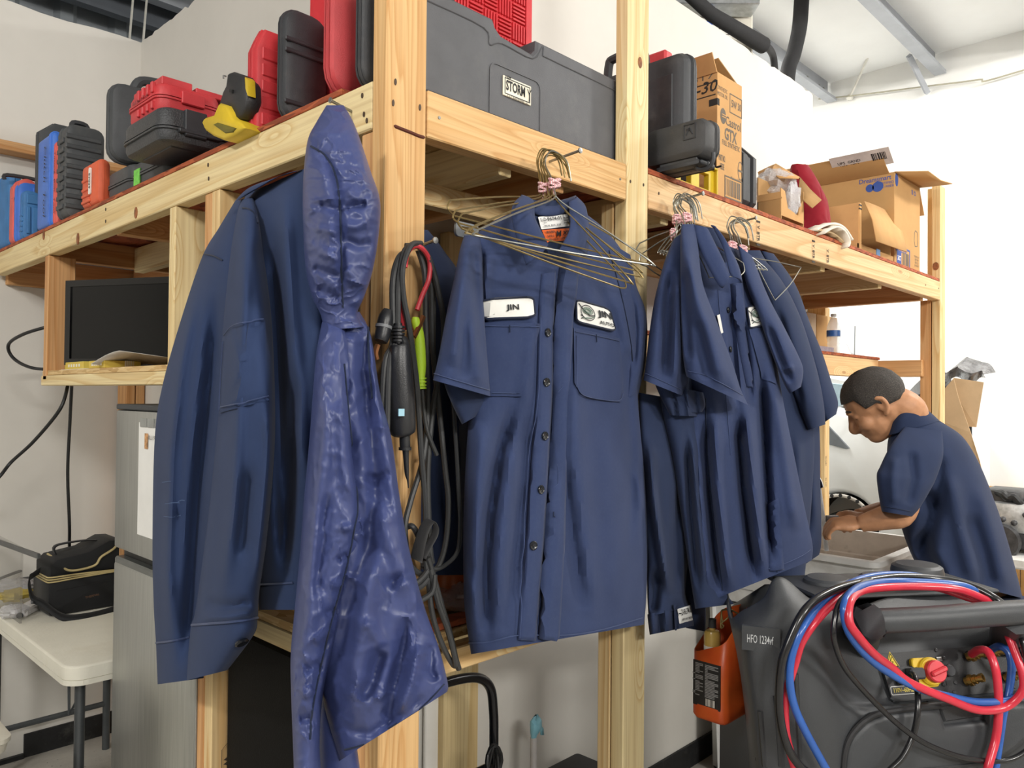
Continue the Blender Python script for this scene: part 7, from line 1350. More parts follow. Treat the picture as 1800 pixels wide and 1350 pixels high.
hose([(1708, 1150, -.0), (1722, 1142, .03), (1738, 1147, .06), (1750, 1177, .08), (1755, 1220, .08), (1755, 1260, .08), (1750, 1300, .08), (1737, 1348, .09), (1732, 1380, .09)], .0085, M_HR, 'short red hose dropping from a brass fitting on the control panel')
hose([(1742, 1142, .0), (1757, 1136, .03), (1773, 1147, .05), (1778, 1173, .06), (1774, 1210, .065), (1764, 1253, .07), (1757, 1300, .07), (1748, 1360, .08)], .008, M_HBL, 'short blue hose dropping from a brass fitting on the control panel')
hose([(1770, 1100, .0), (1786, 1128, .03), (1800, 1150, .05), (1830, 1190, .06)], .007, M_HB, 'short black hose end at the right edge behind the handle')
# ---- orange cut jug hanging beside it
t = NT('orange_translucent_jug'); vv = t.obj(); t.l(t.ramp(t.noise(vv, 12, 3), [(.3, srgb('#D0501F')), (.7, srgb('#DC6428'))]), t.b.inputs['Base Color']); t.b.inputs['Roughness'].default_value = .38; t.b.inputs['Subsurface Weight'].default_value = .0; M_JUG = t.m
C = PD(1275, 1280, 1.96); jx0, jy0 = C.x, C.y; zb_ = C.z; zlab = PD(1240, 1162, 1.96).z; ztp = PD(1272, 1082, 1.96).z
A = PX(1214, 1200, jx0); W1 = A.y-jy0; B = PY(1322, 1200, jy0); W2 = B.x-jx0
jg = thing('cut_jug', 'orange plastic jug with its top cut open, hung beside the grey machine', 'jug', (jx0+W2/2, jy0+W1/2, zb_))
def jtop(x, y):   # the cut: low along the label side, sweeping up at the back corner
    t_ = min(1, max(0, ((x-jx0)/W2*.75+(1-(y-jy0)/W1)*.45))); return zlab+(ztp-zlab)*(t_**1.3)
o_ = lambda k: inset(rrect(W2, W1, .022, 5, jx0, jy0), k); rows = []; ins = []
for k, f_ in ((.02, 0), (.006, .02), (0, .08), (0, .28), (.002, .3), (.002, .6), (.002, 1.0)):
    rows.append([V((x, y, zb_+(zlab-.03-zb_)*f_ if f_ < 1 else jtop(x, y))) for x, y in o_(k)])
b = MB(); b.grid(rows, closed=True); b.bm.verts.ensure_lookup_table(); b.bm.faces.new(b.bm.verts[:len(rows[0])]); b.build('jug_body', M_JUG, jg, solid=.003, ang=50)
fx = lambda z0, z1, y0, y1, nm, mat, par, d=.0012: MB().box(jx0-d, jx0+.001, y0, y1, z0, z1).build(nm, mat, par)
zl0, zl1 = PX(1240, 1243, jx0).z, PX(1240, 1164, jx0).z; lb_ = fx(zl0, zl1, jy0+.014, jy0+W1-.008, 'back_label', plain('black_label', '#26272A', .4), jg)
r = random.Random(4)
for c_ in range(2):
    ya = jy0+.02+c_*(W1-.03)*.62; yb_ = ya+(W1-.03)*(.58 if c_ == 0 else .36)
    for i in range(22):
        z = zl1-.008-i*(zl1-zl0-.03)/22; fx(z, z+.0022, ya+r.choice((0, 0, .01, .03)), yb_-.003, 'label_print', plain('grey_label_print', '#9A9B9C', .6) if i == 0 and c_ == 0 else bpy.data.materials['grey_label_print'], lb_, .0016)
barcode(frame((jx0-.0014, jy0+W1*.42, zl0+.014), (0, -1, 0), UZ, (-1, 0, 0)), .026, .018, lb_, M_LABEL, 8, 2)
P = PD(1252, 1130, 2.02); sbt = thing('small_bottle', 'little squeeze bottle of yellow oil standing inside the cut orange jug', 'bottle', (P.x, P.y, P.z-.06)); b = MB(); M = frame((P.x, P.y, P.z-.06), (1, 0, 0), (.0, 1, 0)); t = NT('yellow_oil_plastic'); t.b.inputs['Base Color'].default_value = srgb('#C9A85A'); t.b.inputs['Roughness'].default_value = .25
b.lathe([(.001, 0), (.021, .002), (.021, .085), (.017, .092), (.008, .094), (.008, .1)], M, 16); b.build('bottle_body', t.m, sbt); MB().lathe([(.0095, .1), (.0095, .122), (.001, .124)], M, 12).build('bottle_cap', M_BLK, sbt); MB().lathe([(.0216, .02), (.0216, .055)], M, 16, caps=False).build('bottle_label', M_LABEL, sbt); MB().lathe([(.0219, .02), (.0219, .036)], M, 16, caps=False).build('label_band', plain('blue_band', '#3E558A', .5), sbt)
b = MB(); q = lambda px, py, d=1.97: PD(px, py, d); b.tube(crom([q(1270, 1092), q(1268, 1076), q(1272, 1072), q(1284, 1072, 1.95), q(1296, 1078, 1.9)], 5), .0022, 6); b.tube(crom([q(1268, 1078), q(1267, 1096), q(1268, 1104), q(1272, 1100), q(1269, 1095), q(1280, 1085), q(1287, 1072, 1.94)], 5), .002, 6)
tag(b.build('wire_hook', M_WIRE), 'bent wire hook tying the orange jug to the machine', 'hook')
# ================================================================ far right: parts washer, mechanic, car, engine
M_TUB = plain('white_washer_plastic', '#DCDCDA', .5, var=.03, dirt=('#A79E90', .35)); M_TUBIN = plain('stained_tub_liner', '#B7ACA0', .6, var=.06, scale=10, dirt=('#5E4A3C', .9))
c = PD(1544, 990, 2.8); tx0_, ty0_ = c.x, c.y; rz = c.z; ty1_ = min(PX(1410, 962, tx0_).y, 1.78); tx1_ = PY(1612, 955, ty0_).x+.25; ty1_ = 1.76
wt_ = thing('parts_washer', 'white plastic parts washer tub with a stained inside in front of the mechanic', 'parts washer', ((tx0_+tx1_)/2, (ty0_+ty1_)/2, 0))
rw = lambda k: inset(rrect(tx1_-tx0_, ty1_-ty0_, .035, 4, tx0_, ty0_), k)
MB().shell(rw, [(rz-.26, .06), (rz-.11, .045), (rz-.105, .012), (rz-.085, .010), (rz-.08, .03), (rz-.03, .025), (rz-.022, 0), (rz-.002, 0), (rz, .004), (rz, .03)], cap1=False).build('tub_outside', M_TUB, wt_, ang=25)
MB().shell(rw, [(rz, .03), (rz-.02, .034), (rz-.1, .04), (rz-.105, .05), (rz-.2, .055)][::-1], cap1=False).build('tub_inside', M_TUBIN, wt_, ang=25)
MB().shell(rw, [(0, .1), (rz-.27, .07)]).build('washer_cabinet', M_TUB, wt_)
nz_ = thing('rinse_faucet', 'chrome nozzle with a white brush hose hanging at the washer back', 'faucet', tuple(PD(1440, 965, 2.95))); q = lambda px, py: PD(px, py, 2.95)
b = MB(); b.tube([q(1426, 800), q(1430, 828), q(1436, 848), q(1438, 857)], [.008, .012, .02, .021], 14); b.build('chrome_nozzle', plain('chrome', '#C9CCD0', .12, 1.0, var=.0), nz_); b = MB(); b.tube([q(1438, 856), q(1446, 905), q(1453, 968)], [.011, .0085, .0085], 10); b.build('white_brush_tube', plain('white_tube', '#E4E6EA', .4), nz_)
b = MB(); b.tube(crom([q(1426, 800), q(1424, 770), q(1428, 740)], 4), .007, 8); b.build('hose_stem', M_BCORD, nz_)
sg_ = PY(1432, 890, 1.62); MB().box(sg_.x-.05, sg_.x+.02, 1.66, 1.665, sg_.z-.12, sg_.z+.06, .002).build('notice_card', plain('orange_white_card', '#E7C9B8', .6, var=.2, scale=60)).name = 'notice_card'; tag(bpy.data.objects['notice_card'], 'orange and white notice card on the stud behind the nozzle', 'notice')
# ---------------------------------------------------------------- the mechanic
Df = 2.72
man = thing('person', 'person with short dark hair in a navy short sleeve shirt bending over the white washer', 'person', (PD(1740, 1080, 2.8).x, PD(1740, 1080, 2.8).y, 0))
M_SKIN = plain('tanned_skin', '#BD8A66', .5, var=.05, scale=30, bump=.1, bscale=400, spec=.35)
def tb(b, L, n=16):   # L: (point, radius)
    ps = crom([p for p, r in L], 5); rs = [float(x[0]) for x in crom_np([[r] for p, r in L], 5)]; b.tube(ps, rs, n)
def ell(b, c, ax, rad, n=16, m=10):
    x, y, z = [V(a).normalized() for a in ax]; rows = []
    for j in range(m+1):
        t_ = pi*j/m; rows.append([V(c)+x*rad[0]*math.sin(t_)*math.cos(2*pi*i/n)+y*rad[1]*math.sin(t_)*math.sin(2*pi*i/n)+z*rad[2]*math.cos(t_) for i in range(n)])
    b.grid(rows, closed=True)
    bmesh.ops.remove_doubles(b.bm, verts=b.bm.verts[:], dist=1e-5)
bb2 = MB(); q = PD
# head frame
hu = (_r*-.58+_u*.79+_f*.12).normalized(); hf = (_r*-.74+_u*-.56+_f*.36); hf = (hf-hu*hf.dot(hu)).normalized(); hs = hu.cross(hf)
HC = q(1538, 712, Df)
hp = lambda a, c, d: HC+hf*a+hs*c+hu*d    # forward, left-of-head, up
AX = (hf, hs, hu)
ell(bb2, hp(-.008, 0, .03), AX, (.098, .078, .088)); ell(bb2, hp(.022, 0, -.035), AX, (.07, .062, .085)); ell(bb2, hp(.05, 0, -.088), AX, (.038, .04, .03)); ell(bb2, hp(-.03, 0, -.03), AX, (.065, .066, .07))
tb(bb2, [(hp(.083, 0, .02), .009), (hp(.098, 0, -.008), .011), (hp(.108, 0, -.032), .016), (hp(.094, 0, -.042), .014)], 10); ell(bb2, hp(.082, .022, .028), AX, (.014, .024, .009)); ell(bb2, hp(.082, -.022, .028), AX, (.014, .024, .009))
for s_ in (1, -1): ell(bb2, hp(.068, .034*s_, .008), AX, (.016, .016, .011)); ell(bb2, hp(.055, .042*s_, -.03), AX, (.03, .024, .026)); ell(bb2, hp(.096, .014*s_, -.037), AX, (.01, .009, .008))
tb(bb2, [(hp(.072, -.026, -.062), .008), (hp(.088, 0, -.06), .009), (hp(.072, .026, -.062), .008)], 8); tb(bb2, [(hp(.07, -.022, -.072), .008), (hp(.085, 0, -.072), .009), (hp(.07, .022, -.072), .008)], 8)
for s_ in (1, -1):
    tb(bb2, [(hp(-.006, .072*s_, .022), .007), (hp(-.018, .082*s_, .03), .008), (hp(-.034, .086*s_, .018), .008), (hp(-.034, .084*s_, -.008), .0075), (hp(-.018, .078*s_, -.03), .0085), (hp(-.008, .072*s_, -.034), .007)], 8); ell(bb2, hp(-.02, .074*s_, 0), AX, (.018, .008, .026))
NB = q(1606, 756, Df+.04); tb(bb2, [(hp(-.05, 0, -.02), .058), (hp(-.075, 0, -.075), .058), (NB, .058), (q(1630, 800, Df+.06), .06)])
# torso, hips, legs
CH, BE, PE = q(1640, 830, Df+.06), q(1682, 950, Df+.08), q(1706, 1050, Df+.1)
tb(bb2, [(q(1628, 770, Df+.05), .09), (CH, .135), (BE, .13), (PE, .12), (q(1715, 1100, Df+.1), .12)], 20)
shL, shR = q(1606, 795, Df-.1), q(1600, 782, Df+.26); tb(bb2, [(shL, .062), (q(1620, 785, Df+.05), .075), (shR, .06)])
elL, elR = q(1588, 902, Df-.16), q(1566, 898, Df+.26); wrL, wrR = q(1512, 921, Df-.1), q(1508, 908, Df+.12)
tb(bb2, [(shL, .06), (shL.lerp(elL, .5), .05), (elL, .04), (elL.lerp(wrL, .35), .042), (wrL, .028)]); tb(bb2, [(shR, .058), (shR.lerp(elR, .5), .05), (elR, .042), (elR.lerp(wrR, .35), .04), (wrR, .027)])
hd = (wrL-elL).normalized(); fz = PE.z-.08
for s_ in (-1, 1):
    off = hs*.0+V((_r.x, _r.y, 0))*0+V((_f.x, _f.y, 0)).normalized()*.1*s_
    hip = V((PE.x, PE.y, 0))+off+V((0, 0, PE.z-.05)); kn = hip+V((-_r.x*.02, -_r.y*.02, -(hip.z-.47))); an = V((kn.x+_r.x*.04, kn.y+_r.y*.04, .08))
    tb(bb2, [(hip, .09), (hip.lerp(kn, .5), .075), (kn, .055), (kn.lerp(an, .35), .055), (an, .04)])
    toe = an+V((-_r.x, -_r.y, 0)).normalized()*.17; toe.z = .035; tb(bb2, [(an+V((_r.x*.04, _r.y*.04, -.04)), .04), (an+V((0, 0, -.035)), .045), (an.lerp(toe, .6)+V((0, 0, -.01)), .042), (toe, .034)])
# hands: palm, four bent fingers, thumb, closed round the small part he cleans
def hand(b, W, dirn, up, sgn, curl=1.0):
    d = dirn.normalized(); n = (up-d*up.dot(d)).normalized(); s = d.cross(n)*sgn
    ell(b, W+d*.045, (d, s, n), (.05, .04, .02)); ell(b, W+d*.03+s*-.02, (d, s, n), (.035, .018, .022))
    for k, (o, L, r) in enumerate(((-.03, .066, .0088), (-.01, .074, .009), (.011, .07, .0087), (.03, .054, .0078))):
        a = W+d*.082+s*o; k1 = a+d*L*.42*.7-n*L*.3*curl; k2 = k1+d*L*.12-n*L*.34; k3 = k2-d*L*.2-n*L*.1
        tb(b, [(W+d*.06+s*o*.9, r*1.1), (a, r*1.12), (k1, r), (k2, r*.92), (k3, r*.8)], 8)
    a = W+d*.025-s*.036; tb(b, [(W+d*.01-s*.02, .013), (a-n*.008, .0125), (a+d*.032-n*.022, .0105), (a+d*.056-n*.026+s*.012, .009)], 8)
hand(bb2, wrL, (q(1474, 921, Df-.08)-wrL), _u*1.0-_f*.35, -1); hand(bb2, wrR, (q(1474, 906, Df+.02)-wrR), _u*1.0-_f*.2, 1)
bod = bb2.build('body', M_SKIN, man, ang=80)
md = bod.modifiers.new('fuse', 'REMESH'); md.mode = 'VOXEL'; md.voxel_size = .0048; md.use_smooth_shade = True
md = bod.modifiers.new('soften', 'SMOOTH'); md.iterations = 3; md.factor = .5
# hair: a close cap with a fade at the sides
t = NT('short_dark_hair'); vv = t.obj(); hn = t.noise(t.obj((1, 1, 1)), 420, 3, .7); t.l(t.ramp(hn, [(.35, srgb('#1B1816')), (.6, srgb('#4A443F')), (.75, srgb('#7A746D'))]), t.b.inputs['Base Color']); t.b.inputs['Roughness'].default_value = .7; t.l(t.bump(hn, .9, .004), t.b.inputs['Normal']); M_HAIR = t.m
hb_ = MB(); rows = []
for j in range(15):
    th = j/14; row = []
    for i in range(32):
        a = 2*pi*i/32; fr_ = math.cos(a); lim = (.62 if fr_ > .55 else (.86 if fr_ > .0 else .98+.1*max(0, -fr_)))*pi*.62; lim *= 1.0
        t_ = th*lim; k = 1+.03*noise.noise(V((math.cos(a)*6, math.sin(a)*6, th*6)))
        R0 = (.108-.004*th, .088-.004*th, .1); dv = hf*(math.sin(t_)*math.cos(a)*R0[0]*k)+hs*(math.sin(t_)*math.sin(a)*R0[1]*k)+hu*(math.cos(t_)*R0[2]*k)
        row.append(hp(-.012, 0, .028)+dv)
    rows.append(row)
hb_.grid(rows, closed=True); bmesh.ops.remove_doubles(hb_.bm, verts=hb_.bm.verts[:], dist=1e-5); hb_.build('hair', M_HAIR, man, solid=.006, ang=80)
for s_ in (1, -1):
    e = MB(); ell(e, hp(.074, .034*s_, .008), AX, (.007, .01, .005)); e.build('eye', plain('eye_white', '#D9D2C8', .3), man); e = MB(); tb(e, [(hp(.086, .018*s_, .034), .003), (hp(.086, .036*s_, .038), .004), (hp(.074, .052*s_, .032), .003)], 6); e.build('eyebrow', M_HAIR, man)
# shirt and trousers follow the body
PMn = Plane(q(1660, 880, Df+.04), V((-_f.x, -_f.y, 0)))
msc = [(-.05, 14, [(1622, 850), (1640, 900), (1622, 960), (1612, 990)]), (.03, 14, [(1668, 830), (1690, 930), (1716, 1030)]), (-.025, 12, [(1650, 800), (1652, 860), (1640, 900)]), (.03, 16, [(1720, 850), (1750, 950), (1770, 1040)]), (-.03, 14, [(1700, 900), (1728, 980), (1742, 1040)]), (-.03, 14, [(1610, 930), (1640, 990), (1660, 1020)]), (.025, 12, [(1640, 960), (1670, 1020), (1690, 1040)])]
ms, bvm = garment('work_shirt', [(1578, 735, 1640, 734, .05, .06), (1568, 752, 1662, 746, .03, .1), (1560, 780, 1694, 770, .0, .15), (1560, 830, 1722, 816, 0, .17), (1572, 880, 1748, 880, 0, .18), (1586, 932, 1768, 940, 0, .19), (1602, 975, 1785, 1000, 0, .19), (1618, 1004, 1798, 1052, 0, .19)], PMn, M_NAVYD, man, creases=msc, nu=48, back=1.0, nz=[(.008, .014, .008, 31)])
slv, bvsl = garment('sleeve', [(1590, 750, 1656, 758, .13, .02), (1565, 784, 1658, 800, .18, .04), (1547, 820, 1646, 840, .2, .06), (1541, 838, 1634, 864, .21, .068), (1546, 880, 1616, 894, .215, .07), (1550, 899, 1604, 908, .215, .07)], PMn, M_NAVYD, man, nu=32, back=1.0, creases=[(-.02, 9, [(1600, 790), (1606, 840), (1596, 890)]), (.015, 9, [(1574, 800), (1570, 850), (1572, 890)])])
garment('sleeve', [(1572, 762, 1610, 760, -.16, .05), (1560, 800, 1612, 800, -.17, .07), (1552, 850, 1604, 860, -.17, .075), (1550, 888, 1594, 896, -.17, .07)], PMn, M_NAVYD, man, nu=20, back=1.0)
garment('collar', [(1574, 728, 1612, 710, .05, .075), (1566, 742, 1632, 722, .05, .09), (1560, 766, 1652, 740, .04, .1)], PMn, M_NAVYD, man, nu=24, back=1.0)
line_on(bvm, [(1664, 744), (1640, 740), (1622, 745), (1600, 752)], .0015, M_STITCHD, ms, 'yoke_seam', .001); line_on(bvsl, [(1552, 890), (1575, 894), (1600, 899)], .0014, M_STITCHD, slv, 'cuff_seam', .001)
tr2 = MB()
for s_ in (-1, 1):
    off = V((_f.x, _f.y, 0)).normalized()*.1*s_; hip = V((PE.x, PE.y, PE.z-.02))+off; kn = hip+V((-_r.x*.02, -_r.y*.02, -(hip.z-.47))); an = V((kn.x+_r.x*.04, kn.y+_r.y*.04, .1)); tb(tr2, [(hip+V((0, 0, .05)), .12), (hip, .115), (hip.lerp(kn, .5), .092), (kn, .075), (an, .068)], 20)
tr2.build('trousers', M_NAVYD, man, ang=80)
for s_ in (-1, 1):
    off = V((_f.x, _f.y, 0)).normalized()*.1*s_; an = V((PE.x+_r.x*.02, PE.y+_r.y*.02, .08))+off; toe = an+V((-_r.x, -_r.y, 0)).normalized()*.18; b = MB(); tb(b, [(an+V((_r.x*.05, _r.y*.05, -.03)), .046), (an+V((0, 0, -.025)), .052), (an.lerp(toe, .6)+V((0, 0, -.03)), .048), (V((toe.x, toe.y, .04)), .038)], 14); b.build('work_shoe', M_BLK, man)
P = q(1466, 912, Df-.02); b = MB(); b.box(-.03, .016, -.012, .012, -.006, .006, .003, frame(P, _r, _u)); tag(b.build('metal_part', plain('grey_metal_part', '#8A8A8E', .3, .8)), 'small grey metal part held in the person\'s hands', 'part')
# ---------------------------------------------------------------- car, raised on a lift, side towards us
cx = 5.0; CP = lambda px, py: PX(px, py, cx); M_CAR = plain('white_car_paint', '#E9EEF0', .2, var=.004, spec=.6); M_GLS = plain('pale_blue_glass', '#A9C3D2', .06, var=.05, spec=.8); M_PRIM = plain('white_primer_flange', '#D6D3CC', .5, dirt=('#8D8478', .4))
car = thing('car', 'white car body without its front wheel cover behind the mechanic', 'car', (5.7, 2.9, 0))
def L2(px, py): p = CP(px, py); return (-p.y, p.z)
Fc = frame((cx, 0, 0), (0, -1, 0), UZ, (-1, 0, 0))
ac = L2(1478, 925); ra = abs(L2(1478, 868)[1]-ac[1]); arch = [(ac[0]+ra*1.05*math.cos(a), ac[1]+ra*math.sin(a)) for a in np.linspace(.18, pi-.1, 16)]
out = [(arch[0][0], arch[0][1])]+arch[1:-1]+[(arch[-1][0], arch[-1][1])]
zlow = .62; yr = L2(1648, 800)[0]; ylft = -4.9
side = [(arch[0][0], zlow)]+arch+[(arch[-1][0], zlow), (ylft, zlow), (ylft, 1.35), L2(1440, 742), L2(1468, 716), L2(1500, 728), L2(1530, 735), L2(1590, 745), L2(1630, 768), (yr, L2(1648, 800)[1]), (yr, zlow+.1), (yr-.05, zlow)]
b = MB(); vs0 = [Fc @ V((x, z, 0)) for x, z in side]; 
bodyw = MB(); bodyw.shell(lambda k: inset(side, k), [(-1.5, .04), (-1.46, 0), (-.06, 0), (-.02, .012), (.0, .04)], Fc).build('body_side', M_CAR, car, ang=40)
roof = [L2(1444, 660), L2(1480, 668), L2(1500, 690), L2(1512, 722), L2(1492, 728), L2(1470, 716), L2(1444, 730)]; roof = [(ylft, 1.95)]+[(min(a, 0), c) for a, c in roof]+[(ylft, 1.35)]
MB().shell(lambda k: inset(roof, k), [(-1.4, .05), (-.12, .0), (-.1, .01)], Fc).build('cabin', M_CAR, car, ang=40)
gl_q = [L2(1446, 672), L2(1482, 676), L2(1500, 700), L2(1506, 724), L2(1490, 722), L2(1470, 712), L2(1446, 722)]; MB().shell(lambda k: inset(gl_q, k), [(-.104, 0), (-.092, .004)], Fc).build('side_window', M_GLS, car, ang=40)
tri = [L2(1452, 742), L2(1495, 788), L2(1488, 790), L2(1452, 780)]; MB().shell(lambda k: inset(tri, k), [(-.004, 0), (.012, .004)], Fc).build('side_dark_triangle', plain('dark_grey_car_tone', '#6F767C', .4), car)  # dark grey triangle laid on the body side
MB().shell(lambda k: inset([L2(1500, 732), L2(1508, 734), L2(1512, 742), L2(1500, 742)], k), [(-.02, 0), (.04, .01)], Fc).build('wing_mirror', plain('dark_grey_car_tone', '#6F767C', .4), car)
b = MB(); inn_ = [(ac[0]+(ra*.9)*1.05*math.cos(a), ac[1]+ra*.9*math.sin(a)) for a in np.linspace(.1, pi-.1, 16)]
rr_ = [[Fc @ V((x, z, .006)) for x, z in arch], [Fc @ V((x, z, .002)) for x, z in inn_], [Fc @ V((x, z, -.25)) for x, z in inn_]]
b.grid(rr_[:2]); b.build('arch_flange', M_PRIM, car, solid=.003); b = MB(); b.grid(rr_[1:]); b.build('wheel_well', plain('black_wheel_well', '#141415', .8), car, solid=.003)
for a in np.linspace(.5, pi-.5, 9):
    h = MB(); h.lathe([(.012, 0), (.012, .004), (.001, .005)], Fc @ Matrix.Translation((ac[0]+ra*.95*1.05*math.cos(a), ac[1]+ra*.95*math.sin(a), .006)), 8); h.build('flange_hole', M_INK, car)
Mwh = frame(Fc @ V((ac[0], ac[1]-.08, -.24)), (0, -1, 0), UZ, (-1, 0, 0)); rw_ = ra*.82
MB().lathe([(rw_*.6, 0), (rw_*.95, .0), (rw_, .03), (rw_, .17), (rw_*.94, .2), (rw_*.66, .2)], Mwh, 40).build('tyre', plain('black_tyre_rubber', '#232324', .8, bump=.4, bscale=60), car); MB().lathe([(rw_*.64, .02), (rw_*.64, .16), (rw_*.5, .13), (rw_*.15, .15), (.001, .15)], Mwh, 30).build('wheel_rim', M_SCREW, car)
for yy in (1.9, 4.3): MB().box(5.15, 6.0, yy, yy+.2, 0, .63, .01).build('lift_post', M_GALVD, car)
# dark bumper and film, cardboard, engine
b = MB(); q2 = lambda px, py: PX(px, py, 5.1); P_ = [(1622, 712, 1640, 690), (1636, 700, 1656, 668), (1650, 690, 1668, 652), (1664, 672, 1680, 640), (1680, 662, 1694, 628), (1694, 668, 1702, 630), (1706, 678, 1722, 636), (1722, 664, 1736, 640), (1732, 664, 1746, 654)]
rows = [[q2(a, c)+V((.0, 0, 0)), (q2(a, c)+q2(e, g))*.5+V((-.09+.05*math.sin(i*2.1), 0, 0)), q2(e, g)+V((.05, 0, 0))] for i, (a, c, e, g) in enumerate(P_)]
b.grid([[p for p in r_] for r_ in zip(crom([r[0] for r in rows], 4), crom([r[1] for r in rows], 4), crom([r[2] for r in rows], 4))]); tag(b.build('plastic_film', plain('grey_crinkled_film', '#77777A', .2, var=.3, scale=20, bump=.8, bscale=25), solid=.004), 'grey crinkled plastic film bunched above the leaning cardboard', 'plastic film')
st_ = thing('bumper_stand', 'black upright stand tube behind the leaning cardboard', 'stand', (q2(1694, 660).x+.05, q2(1694, 660).y, 0)); P = q2(1694, 632)+V((.1, 0, 0)); b = MB(); b.tube([V((P.x, P.y, 0)), V((P.x, P.y, P.z-.005)), ], .02, 12); b.build('tube', M_BTUBE, st_); MB().lathe([(.03, P.z-.02), (.03, P.z), (.001, P.z+.002)], Matrix.Translation((P.x, P.y, 0)), 14).build('cap', M_BTUBE, st_)
bp = MB(); rows = [[PX(1584, 714, 5.3), PX(1584, 716, 5.2), PX(1590, 722, 5.2)], [PX(1600, 690, 5.3), PX(1602, 702, 5.15), PX(1606, 716, 5.2)], [PX(1622, 668, 5.3), PX(1624, 690, 5.15), PX(1624, 708, 5.2)], [PX(1645, 655, 5.3), PX(1646, 680, 5.15), PX(1648, 700, 5.2)], [PX(1672, 660, 5.3), PX(1672, 680, 5.15), PX(1672, 696, 5.2)]]
bp.grid([[p for p in r_] for r_ in zip(*[crom([r[k] for r in rows], 5) for k in range(3)])]); tag(bp.build('bumper', plain('dark_bumper_plastic', '#3A3B3D', .35), solid=.02), 'dark curved bumper panel behind the far shelf post', 'bumper')
xq = 4.75; crd = thing('cardboard_sheet', 'folded tan cardboard sheet leaning beside the far shelf post', 'cardboard', tuple(V((PX(1690, 800, xq).x, PX(1690, 800, xq).y, 0))))
M_CRD3 = plain('tan_cardboard_sheet', '#C9AD8A', .85, var=.03, spec=.1)
def sheet(pts, d, nm): 
    b = MB(); v0 = [PX(a, c, xq+dd) for a, c, dd in pts]; v1 = [p+V((.006, 0, 0)) for p in v0]; n = len(v0); b.add(v0+v1, [tuple(range(n)), tuple(range(2*n-1, n-1, -1))]+[(i, (i+1) % n, n+(i+1) % n, n+i) for i in range(n)]); return b.build(nm, M_CRD3, crd, smooth=False)
sheet([(1676, 664, 0), (1729, 672, .03), (1716, 751, .06), (1702, 750, .06), (1684, 700, .02)], 0, 'folded_leaf'); sheet([(1676, 665, -.01), (1685, 700, -.01), (1706, 760, -.01), (1722, 810, 0), (1760, 980, .1), (1770, 1190, .1), (1616, 1190, .1), (1620, 980, .1), (1622, 728, 0)], 0, 'standing_leaf')
# engine block and white tray on a stand at the right edge
ec = PX(1785, 905, 5.3); en = thing('engine', 'bare car engine on a white stand at the right edge beyond the person', 'engine', (ec.x+.1, ec.y, 0)); M_ALU = plain('cast_aluminium', '#B9BBBC', .4, .6, var=.15, scale=30); M_ALUD = plain('dark_engine_metal', '#4A4A4C', .45, .5, var=.2, scale=30)
s = .75
for (dy, dz, hy, hz, hx, m, nm) in ((0, .0, .17, .085, .18, M_ALU, 'engine_block'), (.05, .1, .1, .05, .13, M_ALUD, 'intake'), (-.05, -.12, .13, .06, .15, M_ALUD, 'oil_pan'), (.11, .08, .05, .06, .1, M_ALU, 'pump_housing'), (-.12, .06, .06, .05, .1, M_ALU, 'bracket_casting')):
    MB().box(ec.x-hx, ec.x+hx, ec.y+dy-hy, ec.y+dy+hy, ec.z+dz-hz, ec.z+dz+hz, .025, seg=2).build(nm, m, en)
for k in range(6): MB().lathe([(.016, 0), (.016, .012), (.007, .02), (.001, .021)], frame((ec.x-.18, ec.y-.14+.055*k, ec.z+.03*math.sin(k*2)), (0, 1, 0), UZ, (-1, 0, 0)), 8).build('engine_bolt', M_ALUD, en)
b = MB(); b.tube(crom([PX(1752, 866, 5.2), PX(1762, 868, 5.15), PX(1772, 876, 5.15), PX(1782, 874, 5.15), PX(1792, 884, 5.15), PX(1796, 893, 5.2)], 5), .022, 10); b.build('coolant_hose', M_BCORD, en); MB().lathe([(.02, -.03), (.09, -.03), (.1, 0), (.09, .03), (.02, .03)], frame((ec.x-.2, ec.y+.03, ec.z-.13), (0, 1, 0), UZ, (-1, 0, 0)), 24).build('pulley', M_ALUD, en)
MB().box(ec.x-.3, ec.x+.4, ec.y-.5, ec.y+.25, ec.z-.26, ec.z-.2, .01).build('stand_top', M_TUB, en); 
for dx in (-.25, .35):
    for dy in (-.45, .2): MB().box(ec.x+dx-.02, ec.x+dx+.02, ec.y+dy-.02, ec.y+dy+.02, 0, ec.z-.262, .003).build('stand_leg', M_LEG, en)
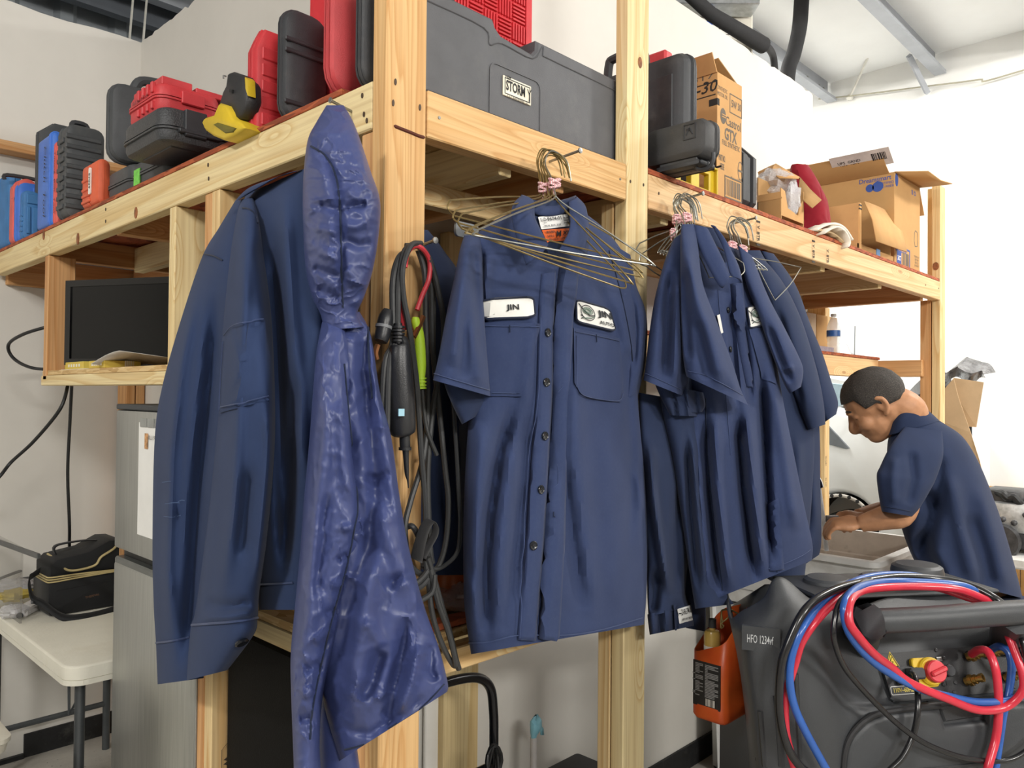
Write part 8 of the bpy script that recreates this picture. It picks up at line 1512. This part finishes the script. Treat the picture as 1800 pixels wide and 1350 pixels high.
# things on the small right shelf
zq = 1.79; P = PY(1465, 620, 1.5); bt = thing('water_bottle', 'clear plastic water bottle with a blue label on the small right shelf', 'bottle', (P.x, 1.5, zq))
t = NT('clear_bottle_plastic'); t.b.inputs['Base Color'].default_value = (.93, .96, .97, 1); t.b.inputs['Alpha'].default_value = .38; t.b.inputs['Roughness'].default_value = .08; M_PET = t.m
ht_ = PY(1465, 553, 1.5).z-zq; k = ht_/.205; pr = [(.001, 0), (.026, .002), (.031, .01), (.031, .04), (.028, .048), (.031, .056), (.028, .064), (.031, .075), (.033, .09), (.033, .125), (.032, .14), (.022, .17), (.013, .188), (.0115, .19), (.0115, .196)]
MB().lathe([(r_*k, z*k) for r_, z in pr], Matrix.Translation((P.x, 1.5, zq)), 24, caps=False).build('bottle_body', M_PET, bt, ang=60); MB().lathe([(.0335*k, .094*k), (.0335*k, .124*k)], Matrix.Translation((P.x, 1.5, zq)), 24, caps=False).build('bottle_label', plain('blue_bottle_label', '#2F5A9A', .4, var=.15, scale=60), bt); MB().lathe([(.0135*k, .195*k), (.0135*k, .208*k), (.001, .209*k)], Matrix.Translation((P.x, 1.5, zq)), 16).build('bottle_cap', plain('white_cap', '#E6E6E2', .4), bt)
for px0, px1, pt, y, lab, m in ((1436, 1455, 552, 1.66, 'left tan carton behind the water bottle on the small right shelf', M_CARD2), (1418, 1435, 548, 1.64, 'pale rolled carton leftmost on the small right shelf', plain('pale_carton', '#CDB79A', .8)), (1456, 1472, 556, 1.7, 'brown carton right behind the water bottle on the small right shelf', M_CARD2)):
    A, B = PY(px0, pt, y), PY(px1, pt, y); MB().box(A.x, B.x, y, min(y+.1, 1.775), zq, A.z, .003).build('carton', m).name = 'carton'
    o = [o for o in COL.objects if o.name.startswith('carton') and 'label' not in o.keys() and o.parent is None][-1]; tag(o, lab, 'carton')
A, B = PY(1436, 607, 1.43), PY(1466, 612, 1.43); MB().box(A.x, B.x, 1.43, 1.47, zq, A.z, .002).build('tissue_carton', plain('mauve_carton', '#A79AA6', .6, var=.08, scale=60)).name = 'tissue_carton'; tag(bpy.data.objects['tissue_carton'], 'low mauve printed carton in front of the water bottle', 'carton')
P = PY(1502, 610, 1.5); b = MB(); b.tube([V((P.x, 1.5, zq)), PY(1503, 573, 1.5)], .0022, 6); tag(b.build('antenna_rod', M_LEG), 'thin grey upright rod right of the water bottle', 'rod')
P = PY(1490, 620, 1.55); b = MB(); b.grid([[V((P.x-.06, 1.5, zq)), V((P.x+.05, 1.5, zq+.002))], [V((P.x-.07, 1.53, zq+.07)), V((P.x+.01, 1.54, zq+.03))]]); tag(b.build('plastic_bag', M_WRAP, solid=.002), 'small clear plastic sleeve beside the water bottle', 'plastic bag')
